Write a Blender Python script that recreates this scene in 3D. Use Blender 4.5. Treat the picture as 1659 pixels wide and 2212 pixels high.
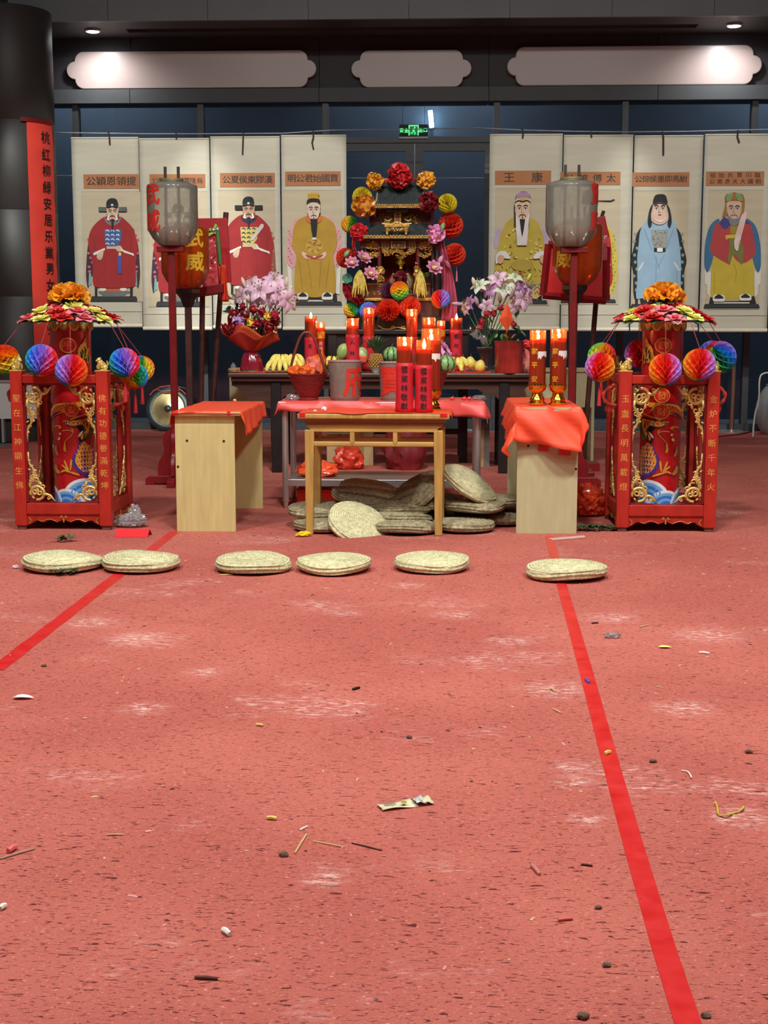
import bpy, bmesh, math, random
from mathutils import Vector, Matrix, Euler, noise

for _o in list(bpy.data.objects):
	bpy.data.objects.remove(_o, do_unlink=True)
SC = bpy.context.scene
COL = SC.collection
PI = math.pi
rad = math.radians
V = Vector

# ------------------------------------------------------------------ camera
IW, IH, FPX = 1659.0, 2212.0, 2900.0
CAM_H = 1.45
PITCH = math.atan((IH / 2 - 705.0) / FPX)
YAW = rad(2.2)
cam_d = bpy.data.cameras.new('camera')
cam_d.sensor_fit = 'HORIZONTAL'
cam_d.sensor_width = 36.0
cam_d.lens = 36.0 * FPX / IW
cam_d.clip_start = 0.05
cam_d.clip_end = 200
cam = bpy.data.objects.new('camera', cam_d)
COL.objects.link(cam)
cam.location = (0, 0, CAM_H)
cam.rotation_euler = (PI / 2 - PITCH, 0, YAW)
SC.camera = cam
CAMR = Euler((PI / 2 - PITCH, 0, YAW)).to_matrix()

# ------------------------------------------------------------------ world (night outside)
world = bpy.data.worlds.new('night_sky')
SC.world = world
world.use_nodes = True
_bg = world.node_tree.nodes['Background']
_bg.inputs[0].default_value = (0.010, 0.016, 0.026, 1)
_bg.inputs[1].default_value = 1.0

# ------------------------------------------------------------------ exposure, the hall's ceiling lights and added fill lamps
SC.view_settings.view_transform = 'Standard'
SC.view_settings.look = 'None'
SC.view_settings.exposure = 0.0
SC.view_settings.gamma = 1.0
SC.view_settings.use_curve_mapping = False


def area_light(name, loc, target, size, watts, color=(1, 1, 1), spread=180):
	d = bpy.data.lights.new(name, 'AREA')
	d.shape = 'SQUARE'
	d.size = size
	d.energy = watts
	d.color = color
	d.spread = rad(spread)
	o = bpy.data.objects.new(name, d)
	COL.objects.link(o)
	o.location = loc
	o.rotation_euler = (V(target) - V(loc)).to_track_quat('-Z', 'Y').to_euler()
	return o


for _x in (-3.6, 0.0, 3.6):
	area_light('hall_downlight', (_x, 5.0, 7.9), (_x * 0.9, 8.2, 0), 0.7, 205, (0.98, 1.0, 0.94), 135)
	area_light('hall_downlight', (_x, 1.2, 7.9), (_x * 0.9, 2.4, 0), 0.7, 68, (0.98, 1.0, 0.94), 125)
	area_light('hall_fill_far', (_x, -3.0, 8.6), (_x, 18.0, 4.0), 0.7, 60, (1.0, 0.98, 0.96), 180)  # unseen fill added behind the camera to lift the fascia
	area_light('porch_fill', (_x * 1.5, 20.6, 6.4), (_x * 1.5, 21.0, 0), 0.5, 190, (0.92, 0.96, 1.0), 160)  # fill added beyond the glass to brighten the porch wall
for _x in (-3.75, -1.9, -0.4, 1.7, 3.7):                 # unseen spots added to brighten the wall of scrolls
	_l = bpy.data.lights.new('fill_spot', 'SPOT')
	_l.energy = 3300 if _x < 0 else 2000
	_l.color = (0.96, 1.0, 0.94)
	_l.spot_size = rad(17.5)
	_l.spot_blend = 0.35
	_l.shadow_soft_size = 0.12
	_o = bpy.data.objects.new('fill_spot', _l)
	COL.objects.link(_o)
	_o.location = (_x, 7.5, 8.0)
	_t = V((_x - 0.25, 17.9, 2.45))
	if _x == -0.4:                                # the one added to brighten the altar and the shrine
		_t, _l.energy, _l.spot_size, _l.spot_blend = V((-0.5, 14.0, 1.75)), 1500, rad(30), 0.6
	_o.rotation_euler = (_t - _o.location).to_track_quat('-Z', 'Y').to_euler()


# ------------------------------------------------------------------ helpers: pixel rays to points in the room
def ray(px, py):
	return CAMR @ V(((px - IW / 2) / FPX, -(py - IH / 2) / FPX, -1.0))


def at(px, py, y):
	d = ray(px, py)
	return V((0, 0, CAM_H)) + d * (y / d.y)


def floor_at(px, py, z=0.0):
	d = ray(px, py)
	return V((0, 0, CAM_H)) + d * ((z - CAM_H) / d.z)


def mpp(y):
	return y / FPX


# ------------------------------------------------------------------ materials
def lin(c):
	return tuple(((x / 255) / 12.92 if x / 255 <= 0.04045 else ((x / 255 + 0.055) / 1.055) ** 2.4) for x in c)


_mats = {}


def mat(name, rgb, rough=0.6, metal=0.0, var=0.12, scale=8.0, bump=0.0, bscale=None, stretch=(1, 1, 1),
		emit=None, estr=0.0, spec=0.5, sss=0.0, trans=0.0, rgb2=None, coat=0.0, sharp=False):
	if name in _mats:
		return _mats[name]
	m = bpy.data.materials.new(name)
	m.use_nodes = True
	nt = m.node_tree
	N, L = nt.nodes, nt.links
	b = N['Principled BSDF']
	c = lin(rgb)
	c2 = lin(rgb2) if rgb2 else tuple(x * (1 - var * 1.6) for x in c)
	c1 = c if rgb2 else tuple(min(1, x * (1 + var)) for x in c)
	b.inputs['Roughness'].default_value = rough
	b.inputs['Metallic'].default_value = metal
	b.inputs['Specular IOR Level'].default_value = spec
	if coat:
		b.inputs['Coat Weight'].default_value = coat
		b.inputs['Coat Roughness'].default_value = 0.12
	if sss:
		b.inputs['Subsurface Weight'].default_value = sss
		b.inputs['Subsurface Radius'].default_value = (0.03, 0.012, 0.006)
	tc = N.new('ShaderNodeTexCoord')
	mp = N.new('ShaderNodeMapping')
	mp.inputs['Scale'].default_value = stretch
	L.new(tc.outputs['Object'], mp.inputs[0])
	nz = N.new('ShaderNodeTexNoise')
	nz.inputs['Scale'].default_value = scale
	nz.inputs['Detail'].default_value = 5
	L.new(mp.outputs[0], nz.inputs['Vector'])
	rp = N.new('ShaderNodeValToRGB')
	rp.color_ramp.elements[0].position = 0.46 if sharp else 0.3
	rp.color_ramp.elements[1].position = 0.54 if sharp else 0.7
	rp.color_ramp.elements[0].color = (*c2, 1)
	rp.color_ramp.elements[1].color = (*c1, 1)
	L.new(nz.outputs['Fac'], rp.inputs[0])
	L.new(rp.outputs[0], b.inputs['Base Color'])
	if bump:
		nb = nz
		if bscale:
			nb = N.new('ShaderNodeTexNoise')
			nb.inputs['Scale'].default_value = bscale
			nb.inputs['Detail'].default_value = 3
			L.new(mp.outputs[0], nb.inputs['Vector'])
		bp = N.new('ShaderNodeBump')
		bp.inputs['Strength'].default_value = bump
		bp.inputs['Distance'].default_value = 0.01
		L.new(nb.outputs['Fac'], bp.inputs['Height'])
		L.new(bp.outputs[0], b.inputs['Normal'])
	if emit:
		b.inputs['Emission Color'].default_value = (*lin(emit), 1)
		b.inputs['Emission Strength'].default_value = estr
	if trans:
		out = N['Material Output']
		tl = N.new('ShaderNodeBsdfTranslucent')
		L.new(rp.outputs[0], tl.inputs[0])
		mx = N.new('ShaderNodeMixShader')
		mx.inputs[0].default_value = trans
		L.new(b.outputs[0], mx.inputs[1])
		L.new(tl.outputs[0], mx.inputs[2])
		L.new(mx.outputs[0], out.inputs[0])
	_mats[name] = m
	return m


def film(name, rgb, alpha=0.3, rough=0.15, body=None, gloss=0.12):
	"""thin see-through sheet: part clear, part tinted, part mirror (Fresnel)"""
	if name in _mats:
		return _mats[name]
	m = bpy.data.materials.new(name)
	m.use_nodes = True
	nt = m.node_tree
	N, L = nt.nodes, nt.links
	N.remove(N['Principled BSDF'])
	out = N['Material Output']
	tr = N.new('ShaderNodeBsdfTransparent')
	tr.inputs[0].default_value = (*lin(body or (255, 255, 255)), 1)
	df = N.new('ShaderNodeBsdfDiffuse')
	df.inputs[0].default_value = (*lin(rgb), 1)
	tl = N.new('ShaderNodeBsdfTranslucent')
	tl.inputs[0].default_value = (*lin(rgb), 1)
	m0 = N.new('ShaderNodeMixShader')
	m0.inputs[0].default_value = 0.5
	L.new(df.outputs[0], m0.inputs[1])
	L.new(tl.outputs[0], m0.inputs[2])
	m1 = N.new('ShaderNodeMixShader')
	nz = N.new('ShaderNodeTexNoise')
	nz.inputs['Scale'].default_value = 9
	mr = N.new('ShaderNodeMapRange')
	mr.inputs['To Min'].default_value = alpha * 0.8
	mr.inputs['To Max'].default_value = min(1, alpha * 1.2)
	L.new(nz.outputs['Fac'], mr.inputs[0])
	L.new(mr.outputs[0], m1.inputs[0])
	L.new(tr.outputs[0], m1.inputs[1])
	L.new(m0.outputs[0], m1.inputs[2])
	gl = N.new('ShaderNodeBsdfGlossy')
	gl.inputs['Roughness'].default_value = rough
	lw = N.new('ShaderNodeFresnel')
	lw.inputs['IOR'].default_value = 1.45
	ad = N.new('ShaderNodeMath')
	ad.operation = 'MULTIPLY_ADD'
	ad.inputs[1].default_value = 1.0
	ad.inputs[2].default_value = max(0, gloss - 0.04)
	L.new(lw.outputs[0], ad.inputs[0])
	m2 = N.new('ShaderNodeMixShader')
	L.new(ad.outputs[0], m2.inputs[0])
	L.new(m1.outputs[0], m2.inputs[1])
	L.new(gl.outputs[0], m2.inputs[2])
	L.new(m2.outputs[0], out.inputs[0])
	_mats[name] = m
	return m


def glow(name, rgb, s):
	if name in _mats:
		return _mats[name]
	m = bpy.data.materials.new(name)
	m.use_nodes = True
	b = m.node_tree.nodes['Principled BSDF']
	b.inputs['Base Color'].default_value = (*lin(rgb), 1)
	b.inputs['Emission Color'].default_value = (*lin(rgb), 1)
	b.inputs['Emission Strength'].default_value = s
	_mats[name] = m
	return m


# ------------------------------------------------------------------ mesh builder
class MB:
	def __init__(s):
		s.v, s.f, s.mi = [], [], []

	def add(s, vs, fs, mi=0, M=None):
		o = len(s.v)
		if M is not None:
			vs = [M @ V(p) for p in vs]
		s.v.extend([tuple(p) for p in vs])
		for f in fs:
			s.f.append([i + o for i in f])
			s.mi.append(mi)
		return s

	def box(s, c, size, mi=0, M=None, rot=None):
		x, y, z = size[0] / 2, size[1] / 2, size[2] / 2
		vs = [V((a, b, d)) for d in (-z, z) for a, b in ((-x, -y), (x, -y), (x, y), (-x, y))]
		if rot:
			E = Euler(rot).to_matrix()
			vs = [E @ p for p in vs]
		vs = [p + V(c) for p in vs]
		return s.add(vs, [(3, 2, 1, 0), (4, 5, 6, 7), (0, 1, 5, 4), (1, 2, 6, 5), (2, 3, 7, 6), (3, 0, 4, 7)], mi, M)

	def box2(s, a, b, mi=0, M=None):
		a, b = V(a), V(b)
		return s.box((a + b) / 2, [abs(q) for q in (b - a)], mi, M)

	def lathe(s, prof, n=24, c=(0, 0, 0), mi=0, M=None, sq=(1, 1), a0=0.0, a1=2 * PI):
		vs, fs = [], []
		full = abs(a1 - a0 - 2 * PI) < 1e-6
		k = n if full else n + 1
		for r, z in prof:
			for i in range(k):
				t = a0 + (a1 - a0) * i / n
				vs.append((c[0] + r * math.cos(t) * sq[0], c[1] + r * math.sin(t) * sq[1], c[2] + z))
		for j in range(len(prof) - 1):
			for i in range(n):
				i2 = (i + 1) % k
				fs.append((j * k + i, j * k + i2, (j + 1) * k + i2, (j + 1) * k + i))
		if full and prof[0][0] > 1e-5:
			fs.append(tuple(reversed(range(k))))
		if full and prof[-1][0] > 1e-5:
			fs.append(tuple(range((len(prof) - 1) * k, len(prof) * k)))
		return s.add(vs, fs, mi, M)

	def tube(s, pts, r, n=8, mi=0, M=None, flat=1.0, cap=True, up=None):
		pts = [V(p) for p in pts]
		vs, fs = [], []
		prev = None
		for i, p in enumerate(pts):
			a = pts[max(0, i - 1)]
			b = pts[min(len(pts) - 1, i + 1)]
			t = (b - a)
			t = t.normalized() if t.length > 1e-9 else V((0, 0, 1))
			if up is not None:
				u = V(up)
				u = (u - t * u.dot(t)).normalized()
			elif prev is None:
				u = t.orthogonal().normalized()
			else:
				u = (prev - t * prev.dot(t))
				u = u.normalized() if u.length > 1e-6 else t.orthogonal().normalized()
			prev = u
			w = t.cross(u)
			rr = r[i] if isinstance(r, (list, tuple)) else r
			for k in range(n):
				q = 2 * PI * k / n
				vs.append(p + u * math.cos(q) * rr * flat + w * math.sin(q) * rr)
		for i in range(len(pts) - 1):
			for k in range(n):
				k2 = (k + 1) % n
				fs.append((i * n + k, i * n + k2, (i + 1) * n + k2, (i + 1) * n + k))
		if cap:
			fs.append(tuple(reversed(range(n))))
			fs.append(tuple(range((len(pts) - 1) * n, len(pts) * n)))
		return s.add(vs, fs, mi, M)

	def prism(s, poly, d0, d1, mi=0, M=None, plane='xz'):
		"""poly in the plane, extruded between d0 and d1 along the remaining axis"""
		n = len(poly)
		if plane == 'xz':
			f = lambda p, d: (p[0], d, p[1])
		elif plane == 'xy':
			f = lambda p, d: (p[0], p[1], d)
		else:
			f = lambda p, d: (d, p[0], p[1])
		vs = [f(p, d0) for p in poly] + [f(p, d1) for p in poly]
		fs = [tuple(range(n)), tuple(range(2 * n - 1, n - 1, -1))]
		fs += [(i, n + i, n + (i + 1) % n, (i + 1) % n) for i in range(n)]
		return s.add(vs, fs, mi, M)

	def sphere(s, c, r, n=16, m=10, mi=0, M=None, sc=(1, 1, 1), rot=None):
		vs, fs = [], []
		E = Euler(rot).to_matrix() if rot else None
		for j in range(m + 1):
			ph = -PI / 2 + PI * j / m
			for i in range(n):
				t = 2 * PI * i / n
				p = V((math.cos(t) * math.cos(ph) * r * sc[0], math.sin(t) * math.cos(ph) * r * sc[1], math.sin(ph) * r * sc[2]))
				if E:
					p = E @ p
				vs.append(p + V(c))
		for j in range(m):
			for i in range(n):
				i2 = (i + 1) % n
				fs.append((j * n + i, j * n + i2, (j + 1) * n + i2, (j + 1) * n + i))
		return s.add(vs, fs, mi, M)

	def grid(s, fn, nu, nv, mi=0, M=None):
		vs = [fn(i / nu, j / nv) for j in range(nv + 1) for i in range(nu + 1)]
		k = nu + 1
		fs = [(j * k + i, j * k + i + 1, (j + 1) * k + i + 1, (j + 1) * k + i) for j in range(nv) for i in range(nu)]
		return s.add(vs, fs, mi, M)

	def petal(s, M, L, W, e0, e1, cup=0.15, mi=0, nu=4, nv=5, wave=0.0, tipw=0.0, ph=0.0):
		"""a petal that leaves the origin along +x; its slope turns from e0 to e1"""
		vs = []
		x = z = 0.0
		rows = []
		for j in range(nv + 1):
			v = j / nv
			e = e0 + (e1 - e0) * v
			if j:
				x += math.cos(e) * L / nv
				z += math.sin(e) * L / nv
			w = W * (max(0.0, math.sin(PI * min(1, v ** 0.75 * 0.96 + 0.04))) ** 0.8 * (1 - tipw) + tipw * min(1, v * 2))
			if j == 0:
				w = W * 0.12
			rows.append((x, z, e, w, v))
		for x, z, e, w, v in rows:
			for i in range(nu + 1):
				u = -1 + 2 * i / nu
				h = cup * abs(u) ** 2 * w + wave * math.sin(u * 4 + ph + v * 5) * W * v
				vs.append((x - math.sin(e) * h, u * w, z + math.cos(e) * h))
		k = nu + 1
		fs = [(j * k + i, j * k + i + 1, (j + 1) * k + i + 1, (j + 1) * k + i) for j in range(nv) for i in range(nu)]
		return s.add(vs, fs, mi, M)

	def obj(s, name, mats, parent=None, smooth=True, bevel=0.0, angle=40, loc=None, solid=0.0, rot=None):
		if not isinstance(mats, (list, tuple)):
			mats = [mats]
		me = bpy.data.meshes.new(name)
		me.from_pydata(s.v, [], s.f)
		for m in mats:
			me.materials.append(m)
		if len(mats) > 1:
			me.polygons.foreach_set('material_index', s.mi)
		if smooth:
			me.polygons.foreach_set('use_smooth', [True] * len(s.f))
			me.set_sharp_from_angle(angle=rad(angle))
		me.update()
		o = bpy.data.objects.new(name, me)
		COL.objects.link(o)
		if parent is not None:
			o.parent = parent
		if loc is not None:
			o.location = loc
		if rot is not None:
			o.rotation_euler = rot
		if bevel:
			bv = o.modifiers.new('edge', 'BEVEL')
			bv.width = bevel
			bv.segments = 2
			bv.limit_method = 'ANGLE'
			bv.angle_limit = rad(50)
		if solid:
			so = o.modifiers.new('thickness', 'SOLIDIFY')
			so.thickness = solid
		return o


def thing(name, label, cat, loc=(0, 0, 0), rz=0.0, group=None, rot=None):
	o = bpy.data.objects.new(name, None)
	COL.objects.link(o)
	o.empty_display_size = 0.1
	o.location = loc
	o.rotation_euler = rot if rot else (0, 0, rz)
	o['label'] = label
	o['category'] = cat
	if group:
		o['group'] = group
	return o


def tag(o, label, cat, group=None, kind=None):
	o['label'] = label
	o['category'] = cat
	if group:
		o['group'] = group
	if kind:
		o['kind'] = kind
	return o


def struct(o):
	o['kind'] = 'structure'
	return o


def share(src, parent=None, loc=None, rot=None, scale=None):
	o = src.copy()
	COL.objects.link(o)
	o.parent = parent
	if loc is not None:
		o.location = loc
	if rot is not None:
		o.rotation_euler = rot
	if scale is not None:
		o.scale = scale if isinstance(scale, (tuple, list)) else (scale,) * 3
	return o


def copy_tree(root, label=None, loc=None, rot=None, scale=None, group=None):
	r = share(root, None, loc, rot, scale)
	if label:
		r['label'] = label
	if group:
		r['group'] = group
	for ch in list(root.children):
		c = share(ch, r)
		for g in list(ch.children):
			share(g, c)
	return r


def RotTo(d, roll=0.0):
	"""matrix turning +Z to d"""
	return V(d).to_track_quat('Z', 'Y').to_matrix().to_4x4() @ Matrix.Rotation(roll, 4, 'Z')


def TR(loc):
	return Matrix.Translation(V(loc))


# ------------------------------------------------------------------ lettering (Blender's own font has the Chinese glyphs)
_glyph = {}


def glyph(ch, bold=0.0):
	key = (ch, bold)
	if key not in _glyph:
		c = bpy.data.curves.new('letters', 'FONT')
		c.body = ch
		c.size = 1.0
		c.resolution_u = 2
		o = bpy.data.objects.new('letters', c)
		me = bpy.data.meshes.new_from_object(o)
		xs = [v.co.x for v in me.vertices]
		ys = [v.co.y for v in me.vertices]
		cx, cy = (min(xs) + max(xs)) / 2, (min(ys) + max(ys)) / 2
		_glyph[key] = ([(v.co.x - cx, v.co.y - cy) for v in me.vertices], [tuple(p.vertices) for p in me.polygons],
					   max(xs) - min(xs), max(ys) - min(ys))
		bpy.data.objects.remove(o)
		bpy.data.meshes.remove(me)
		bpy.data.curves.remove(c)
	return _glyph[key]


def letters(mb, s, cx, cz, size, y=0.0, mi=0, vertical=False, pitch=None, bold=0.012, wscale=1.0, M=None):
	"""flat characters facing -Y, the row (or column) centred on cx, cz"""
	pitch = pitch or size * 1.05
	n = len(s)
	for i, ch in enumerate(s):
		if ch == ' ':
			continue
		vs, fs, w, h = glyph(ch)
		k = (i - (n - 1) / 2) * pitch
		ox, oz = (cx, cz - k) if vertical else (cx + k, cz)
		q = bold * 0.9
		for e, (da, db) in enumerate(((-q, 0), (q, 0), (0, -q), (0, q)) if bold > 0.005 else ((0, 0),)):
			mb.add([(ox + (a + da) * size * wscale, y + e * 0.0003, oz + (b + db) * size) for a, b in vs], fs, mi, M)
	return mb


def wrap(mb, flat, R, c=(0, 0, 0), mi=None, a0=-PI / 2, step=0.02):
	"""bend a flat pattern (x = arc length, z = height, y = lift outward) round a vertical cylinder of radius R(z)"""
	bm = bmesh.new()
	bv = [bm.verts.new(p) for p in flat.v]
	for f, k in zip(flat.f, flat.mi):
		try:
			fc = bm.faces.new([bv[i] for i in f])
			fc.material_index = k
		except ValueError:
			pass
	bmesh.ops.triangulate(bm, faces=[f for f in bm.faces if len(f.verts) > 4])
	xs = [v.co.x for v in bm.verts]
	x = math.floor(min(xs) / step) * step
	while x < max(xs):
		g = bm.verts[:] + bm.edges[:] + bm.faces[:]
		bmesh.ops.bisect_plane(bm, geom=g, plane_co=(x, 0, 0), plane_no=(1, 0, 0))
		x += step
	bm.verts.index_update()
	vs = []
	for v in bm.verts:
		rr = (R(v.co.z) if callable(R) else R)
		t = a0 + v.co.x / (R(0) if callable(R) and False else (R if not callable(R) else R(v.co.z)))
		rr2 = rr + v.co.y
		vs.append((c[0] + rr2 * math.cos(t), c[1] + rr2 * math.sin(t), c[2] + v.co.z))
	o = len(mb.v)
	mb.v.extend(vs)
	for f in bm.faces:
		mb.f.append([v.index + o for v in f.verts])
		mb.mi.append(f.material_index if mi is None else mi)
	bm.free()
	return mb


def smooth_poly(pts, n=4, closed=True):
	"""Catmull-Rom through the points"""
	out = []
	k = len(pts)
	P = [V((p[0], p[1], 0)) for p in pts]
	for i in range(k if closed else k - 1):
		p0 = P[(i - 1) % k] if closed or i else P[0]
		p1, p2 = P[i], P[(i + 1) % k]
		p3 = P[(i + 2) % k] if closed or i + 2 < k else P[-1]
		for j in range(n):
			t = j / n
			q = 0.5 * ((2 * p1) + (p2 - p0) * t + (2 * p0 - 5 * p1 + 4 * p2 - p3) * t * t + (3 * p1 - p0 - 3 * p2 + p3) * t ** 3)
			out.append((q.x, q.y))
	if not closed:
		out.append((P[-1].x, P[-1].y))
	return out


def ell(cx, cy, rx, ry, n=16, a0=0.0, a1=2 * PI):
	return [(cx + rx * math.cos(a0 + (a1 - a0) * i / n), cy + ry * math.sin(a0 + (a1 - a0) * i / n)) for i in range(n if a1 - a0 > 6.2 else n + 1)]


def spiral(cx, cz, r0, r1, t0, t1, n=18):
	return [(cx + (r0 + (r1 - r0) * i / n) * math.cos(t0 + (t1 - t0) * i / n), 0, cz + (r0 + (r1 - r0) * i / n) * math.sin(t0 + (t1 - t0) * i / n)) for i in range(n + 1)]


def crumple(mb, c, size, seed=0, amp=0.3, freq=3.0, mi=0, sub=3, flat_bottom=True):
	bm = bmesh.new()
	bmesh.ops.create_icosphere(bm, subdivisions=sub, radius=1.0)
	vs = []
	for v in bm.verts:
		d = v.co.normalized()
		k = 1 + amp * (noise.noise(d * freq + V((seed, 0, 0))) + 0.6 * abs(noise.noise(d * freq * 2.3 + V((0, seed, 0)))))
		p = V((d.x * size[0], d.y * size[1], d.z * size[2])) * k
		if flat_bottom and p.z < -size[2] * 0.75:
			p.z = -size[2] * 0.75
		vs.append(p + V(c))
	mb.add(vs, [[v.index for v in f.verts] for f in bm.faces], mi)
	bm.free()
	return mb


def fib(n, i):
	ph = PI * (3 - math.sqrt(5)) * i
	z = 1 - 2 * (i + 0.5) / n
	r = math.sqrt(max(0, 1 - z * z))
	return V((r * math.cos(ph), r * math.sin(ph), z))

# ================================================================== materials used again and again
M_DARK = mat('dark_panel', (74, 77, 80), 0.55, var=0.06, scale=3)
M_DARK2 = mat('dark_soffit', (52, 51, 55), 0.6, var=0.06, scale=3)
M_MULL = mat('mullion_metal', (72, 73, 76), 0.45, metal=0.3, var=0.05)
M_RED = mat('red_lacquer', (180, 44, 33), 0.38, var=0.16, scale=14, bump=0.05, stretch=(1, 1, 0.35))
M_DRED = mat('dark_red_lacquer', (128, 18, 24), 0.4, var=0.15, scale=10)
M_GOLD = mat('gold_leaf', (226, 196, 116), 0.36, metal=0.45, var=0.14, scale=30)
M_GOLDP = mat('gold_paint', (214, 160, 62), 0.45, metal=0.3, var=0.15, scale=40)
M_INK = mat('black_ink', (22, 20, 22), 0.6, var=0.1)
M_CHROME = mat('steel', (214, 214, 214), 0.36, metal=0.85, var=0.06, scale=20, stretch=(1, 1, 0.1))
M_CLOTH = mat('red_table_paper', (255, 90, 56), 0.5, var=0.04, scale=5, bump=0.25, bscale=7, trans=0.12)
M_CLOTH2 = mat('red_table_plastic', (246, 92, 88), 0.4, var=0.04, scale=5, bump=0.2, bscale=6, trans=0.1)
M_TAPE = mat('red_tape', (198, 22, 24), 0.35, var=0.08, scale=12, rgb2=(212, 50, 50))
M_PAPER = mat('old_scroll_paper', (198, 192, 174), 0.85, var=0.05, scale=3, bump=0.35, bscale=5, stretch=(0.5, 1, 3.5))
M_PAPER2 = mat('painting_silk', (194, 180, 154), 0.85, var=0.05, scale=3, bump=0.3, bscale=5, stretch=(0.5, 1, 3.5))
M_WOODP = mat('pale_laminate', (208, 192, 132), 0.5, var=0.08, scale=6, stretch=(5, 5, 0.5))
M_WOODG = mat('grey_laminate', (190, 184, 142), 0.55, var=0.06, scale=7, stretch=(3, 3, 0.6))
M_WOODH = mat('honey_wood', (190, 150, 82), 0.38, var=0.16, scale=5, stretch=(6, 6, 0.6))
M_WOODD = mat('dark_altar_wood', (72, 46, 38), 0.4, var=0.2, scale=6, stretch=(0.6, 4, 4))
M_BLACKW = mat('black_wood', (30, 24, 26), 0.4, var=0.2)

# ================================================================== the hall: floor, carpet, wall, glass, soffit
WY = floor_at(830, 929).y                        # the glass wall stands on this line
CEIL = at(830, 80, WY).z                         # underside of the soffit
mb = MB()
mb.box2((-12, -5, -0.06), (12, 30, -0.012))
struct(mb.obj('floor', mat('stone_floor', (118, 116, 114), 0.45, var=0.08, scale=2), smooth=False))

# carpet: worn red needle felt with dark creases, pale scuffs
m = bpy.data.materials.new('red_carpet')
m.use_nodes = True
nt = m.node_tree
N, L = nt.nodes, nt.links
b = N['Principled BSDF']
b.inputs['Roughness'].default_value = 0.95
b.inputs['Specular IOR Level'].default_value = 0.15
tc = N.new('ShaderNodeTexCoord')


def _noise(scale, stretch=(1, 1, 1), detail=4, rough=0.5, rot=0.0, dist=0.0):
	mp = N.new('ShaderNodeMapping')
	mp.inputs['Scale'].default_value = stretch
	mp.inputs['Rotation'].default_value = (0, 0, rot)
	L.new(tc.outputs['Object'], mp.inputs[0])
	z = N.new('ShaderNodeTexNoise')
	z.inputs['Scale'].default_value = scale
	z.inputs['Detail'].default_value = detail
	z.inputs['Roughness'].default_value = rough
	z.inputs['Distortion'].default_value = dist
	L.new(mp.outputs[0], z.inputs['Vector'])
	return z.outputs['Fac']


def _step(src, a, bb):
	r = N.new('ShaderNodeMapRange')
	r.interpolation_type = 'SMOOTHSTEP'
	r.inputs['From Min'].default_value = a
	r.inputs['From Max'].default_value = bb
	L.new(src, r.inputs[0])
	return r.outputs[0]


def _mul(a, bb):
	q = N.new('ShaderNodeMath')
	q.operation = 'MULTIPLY'
	L.new(a, q.inputs[0])
	if isinstance(bb, float):
		q.inputs[1].default_value = bb
	else:
		L.new(bb, q.inputs[1])
	return q.outputs[0]


def _mix(fac, a, col):
	q = N.new('ShaderNodeMix')
	q.data_type = 'RGBA'
	L.new(fac, q.inputs['Factor'])
	if isinstance(a, tuple):
		q.inputs['A'].default_value = (*lin(a), 1)
	else:
		L.new(a, q.inputs['A'])
	q.inputs['B'].default_value = (*lin(col), 1)
	return q.outputs['Result']


col = _mix(_step(_noise(0.9, detail=3), 0.35, 0.65), (182, 95, 85), (198, 110, 98))
col = _mix(_mul(_step(_noise(230, (1, 1.6, 1), 2), 0.35, 0.75), 0.55), col, (156, 82, 74))
col = _mix(_mul(_step(_noise(160, (0.6, 1, 1), 2), 0.60, 0.72), 0.5), col, (226, 150, 138))
crease = _step(_noise(42, (0.6, 2.0, 1), 2.5, 0.6, 0.05, 0.8), 0.62, 0.655)
col = _mix(_mul(crease, 0.85), col, (74, 24, 26))
crease2 = _step(_noise(95, (0.5, 1.8, 1), 2, 0.55, -0.12, 0.5), 0.605, 0.65)
col = _mix(_mul(crease2, 0.7), col, (92, 30, 30))
flake = _step(_noise(70, (0.8, 1.6, 1), 2, 0.5, 0.3), 0.665, 0.70)
col = _mix(_mul(flake, 0.8), col, (226, 150, 138))
scuff = _mul(_step(_noise(1.35, (0.8, 1.0, 1), 4, 0.6), 0.55, 0.70), _step(_noise(38, (0.5, 1.4, 1), 4, 0.7), 0.46, 0.68))
col = _mix(_mul(scuff, 0.9), col, (232, 190, 182))
patch = None
_fine = _step(_noise(34, (0.6, 1.3, 1), 4, 0.75), 0.44, 0.70)
for _px, _py, _r in ((745, 1325, 0.13), (980, 1328, 0.17), (1100, 1385, 0.16), (290, 1380, 0.20), (312, 1530, 0.14), (1530, 1372, 0.26), (1600, 1765, 0.15), (1240, 1690, 0.10), (200, 1345, 0.2),
					 (1200, 1490, 0.22), (880, 1265, 0.16), (440, 1452, 0.12), (1240, 1660, 0.10), (700, 1900, 0.09), (1320, 1335, 0.2), (1480, 1530, 0.18), (1270, 1770, 0.09)):
	_p = floor_at(_px, _py)
	mp = N.new('ShaderNodeMapping')
	mp.inputs['Location'].default_value = (-_p.x / _r, -_p.y / (_r * 0.9), 0)
	mp.inputs['Scale'].default_value = (1 / _r, 1 / (_r * 0.9), 0)
	L.new(tc.outputs['Object'], mp.inputs[0])
	ln = N.new('ShaderNodeVectorMath')
	ln.operation = 'LENGTH'
	L.new(mp.outputs[0], ln.inputs[0])
	k = _step(ln.outputs['Value'], 1.0, 0.1)
	if patch is None:
		patch = k
	else:
		q = N.new('ShaderNodeMath')
		q.operation = 'MAXIMUM'
		L.new(patch, q.inputs[0])
		L.new(k, q.inputs[1])
		patch = q.outputs[0]
col = _mix(_mul(_mul(patch, _fine), 0.85), col, (238, 206, 198))
L.new(col, b.inputs['Base Color'])
bp = N.new('ShaderNodeBump')
bp.inputs['Strength'].default_value = 0.5
bp.inputs['Distance'].default_value = 0.006
L.new(_noise(150, (0.7, 1.3, 1), 4, 0.7), bp.inputs['Height'])
L.new(bp.outputs[0], b.inputs['Normal'])
M_CARPET = m
mb = MB()
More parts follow.
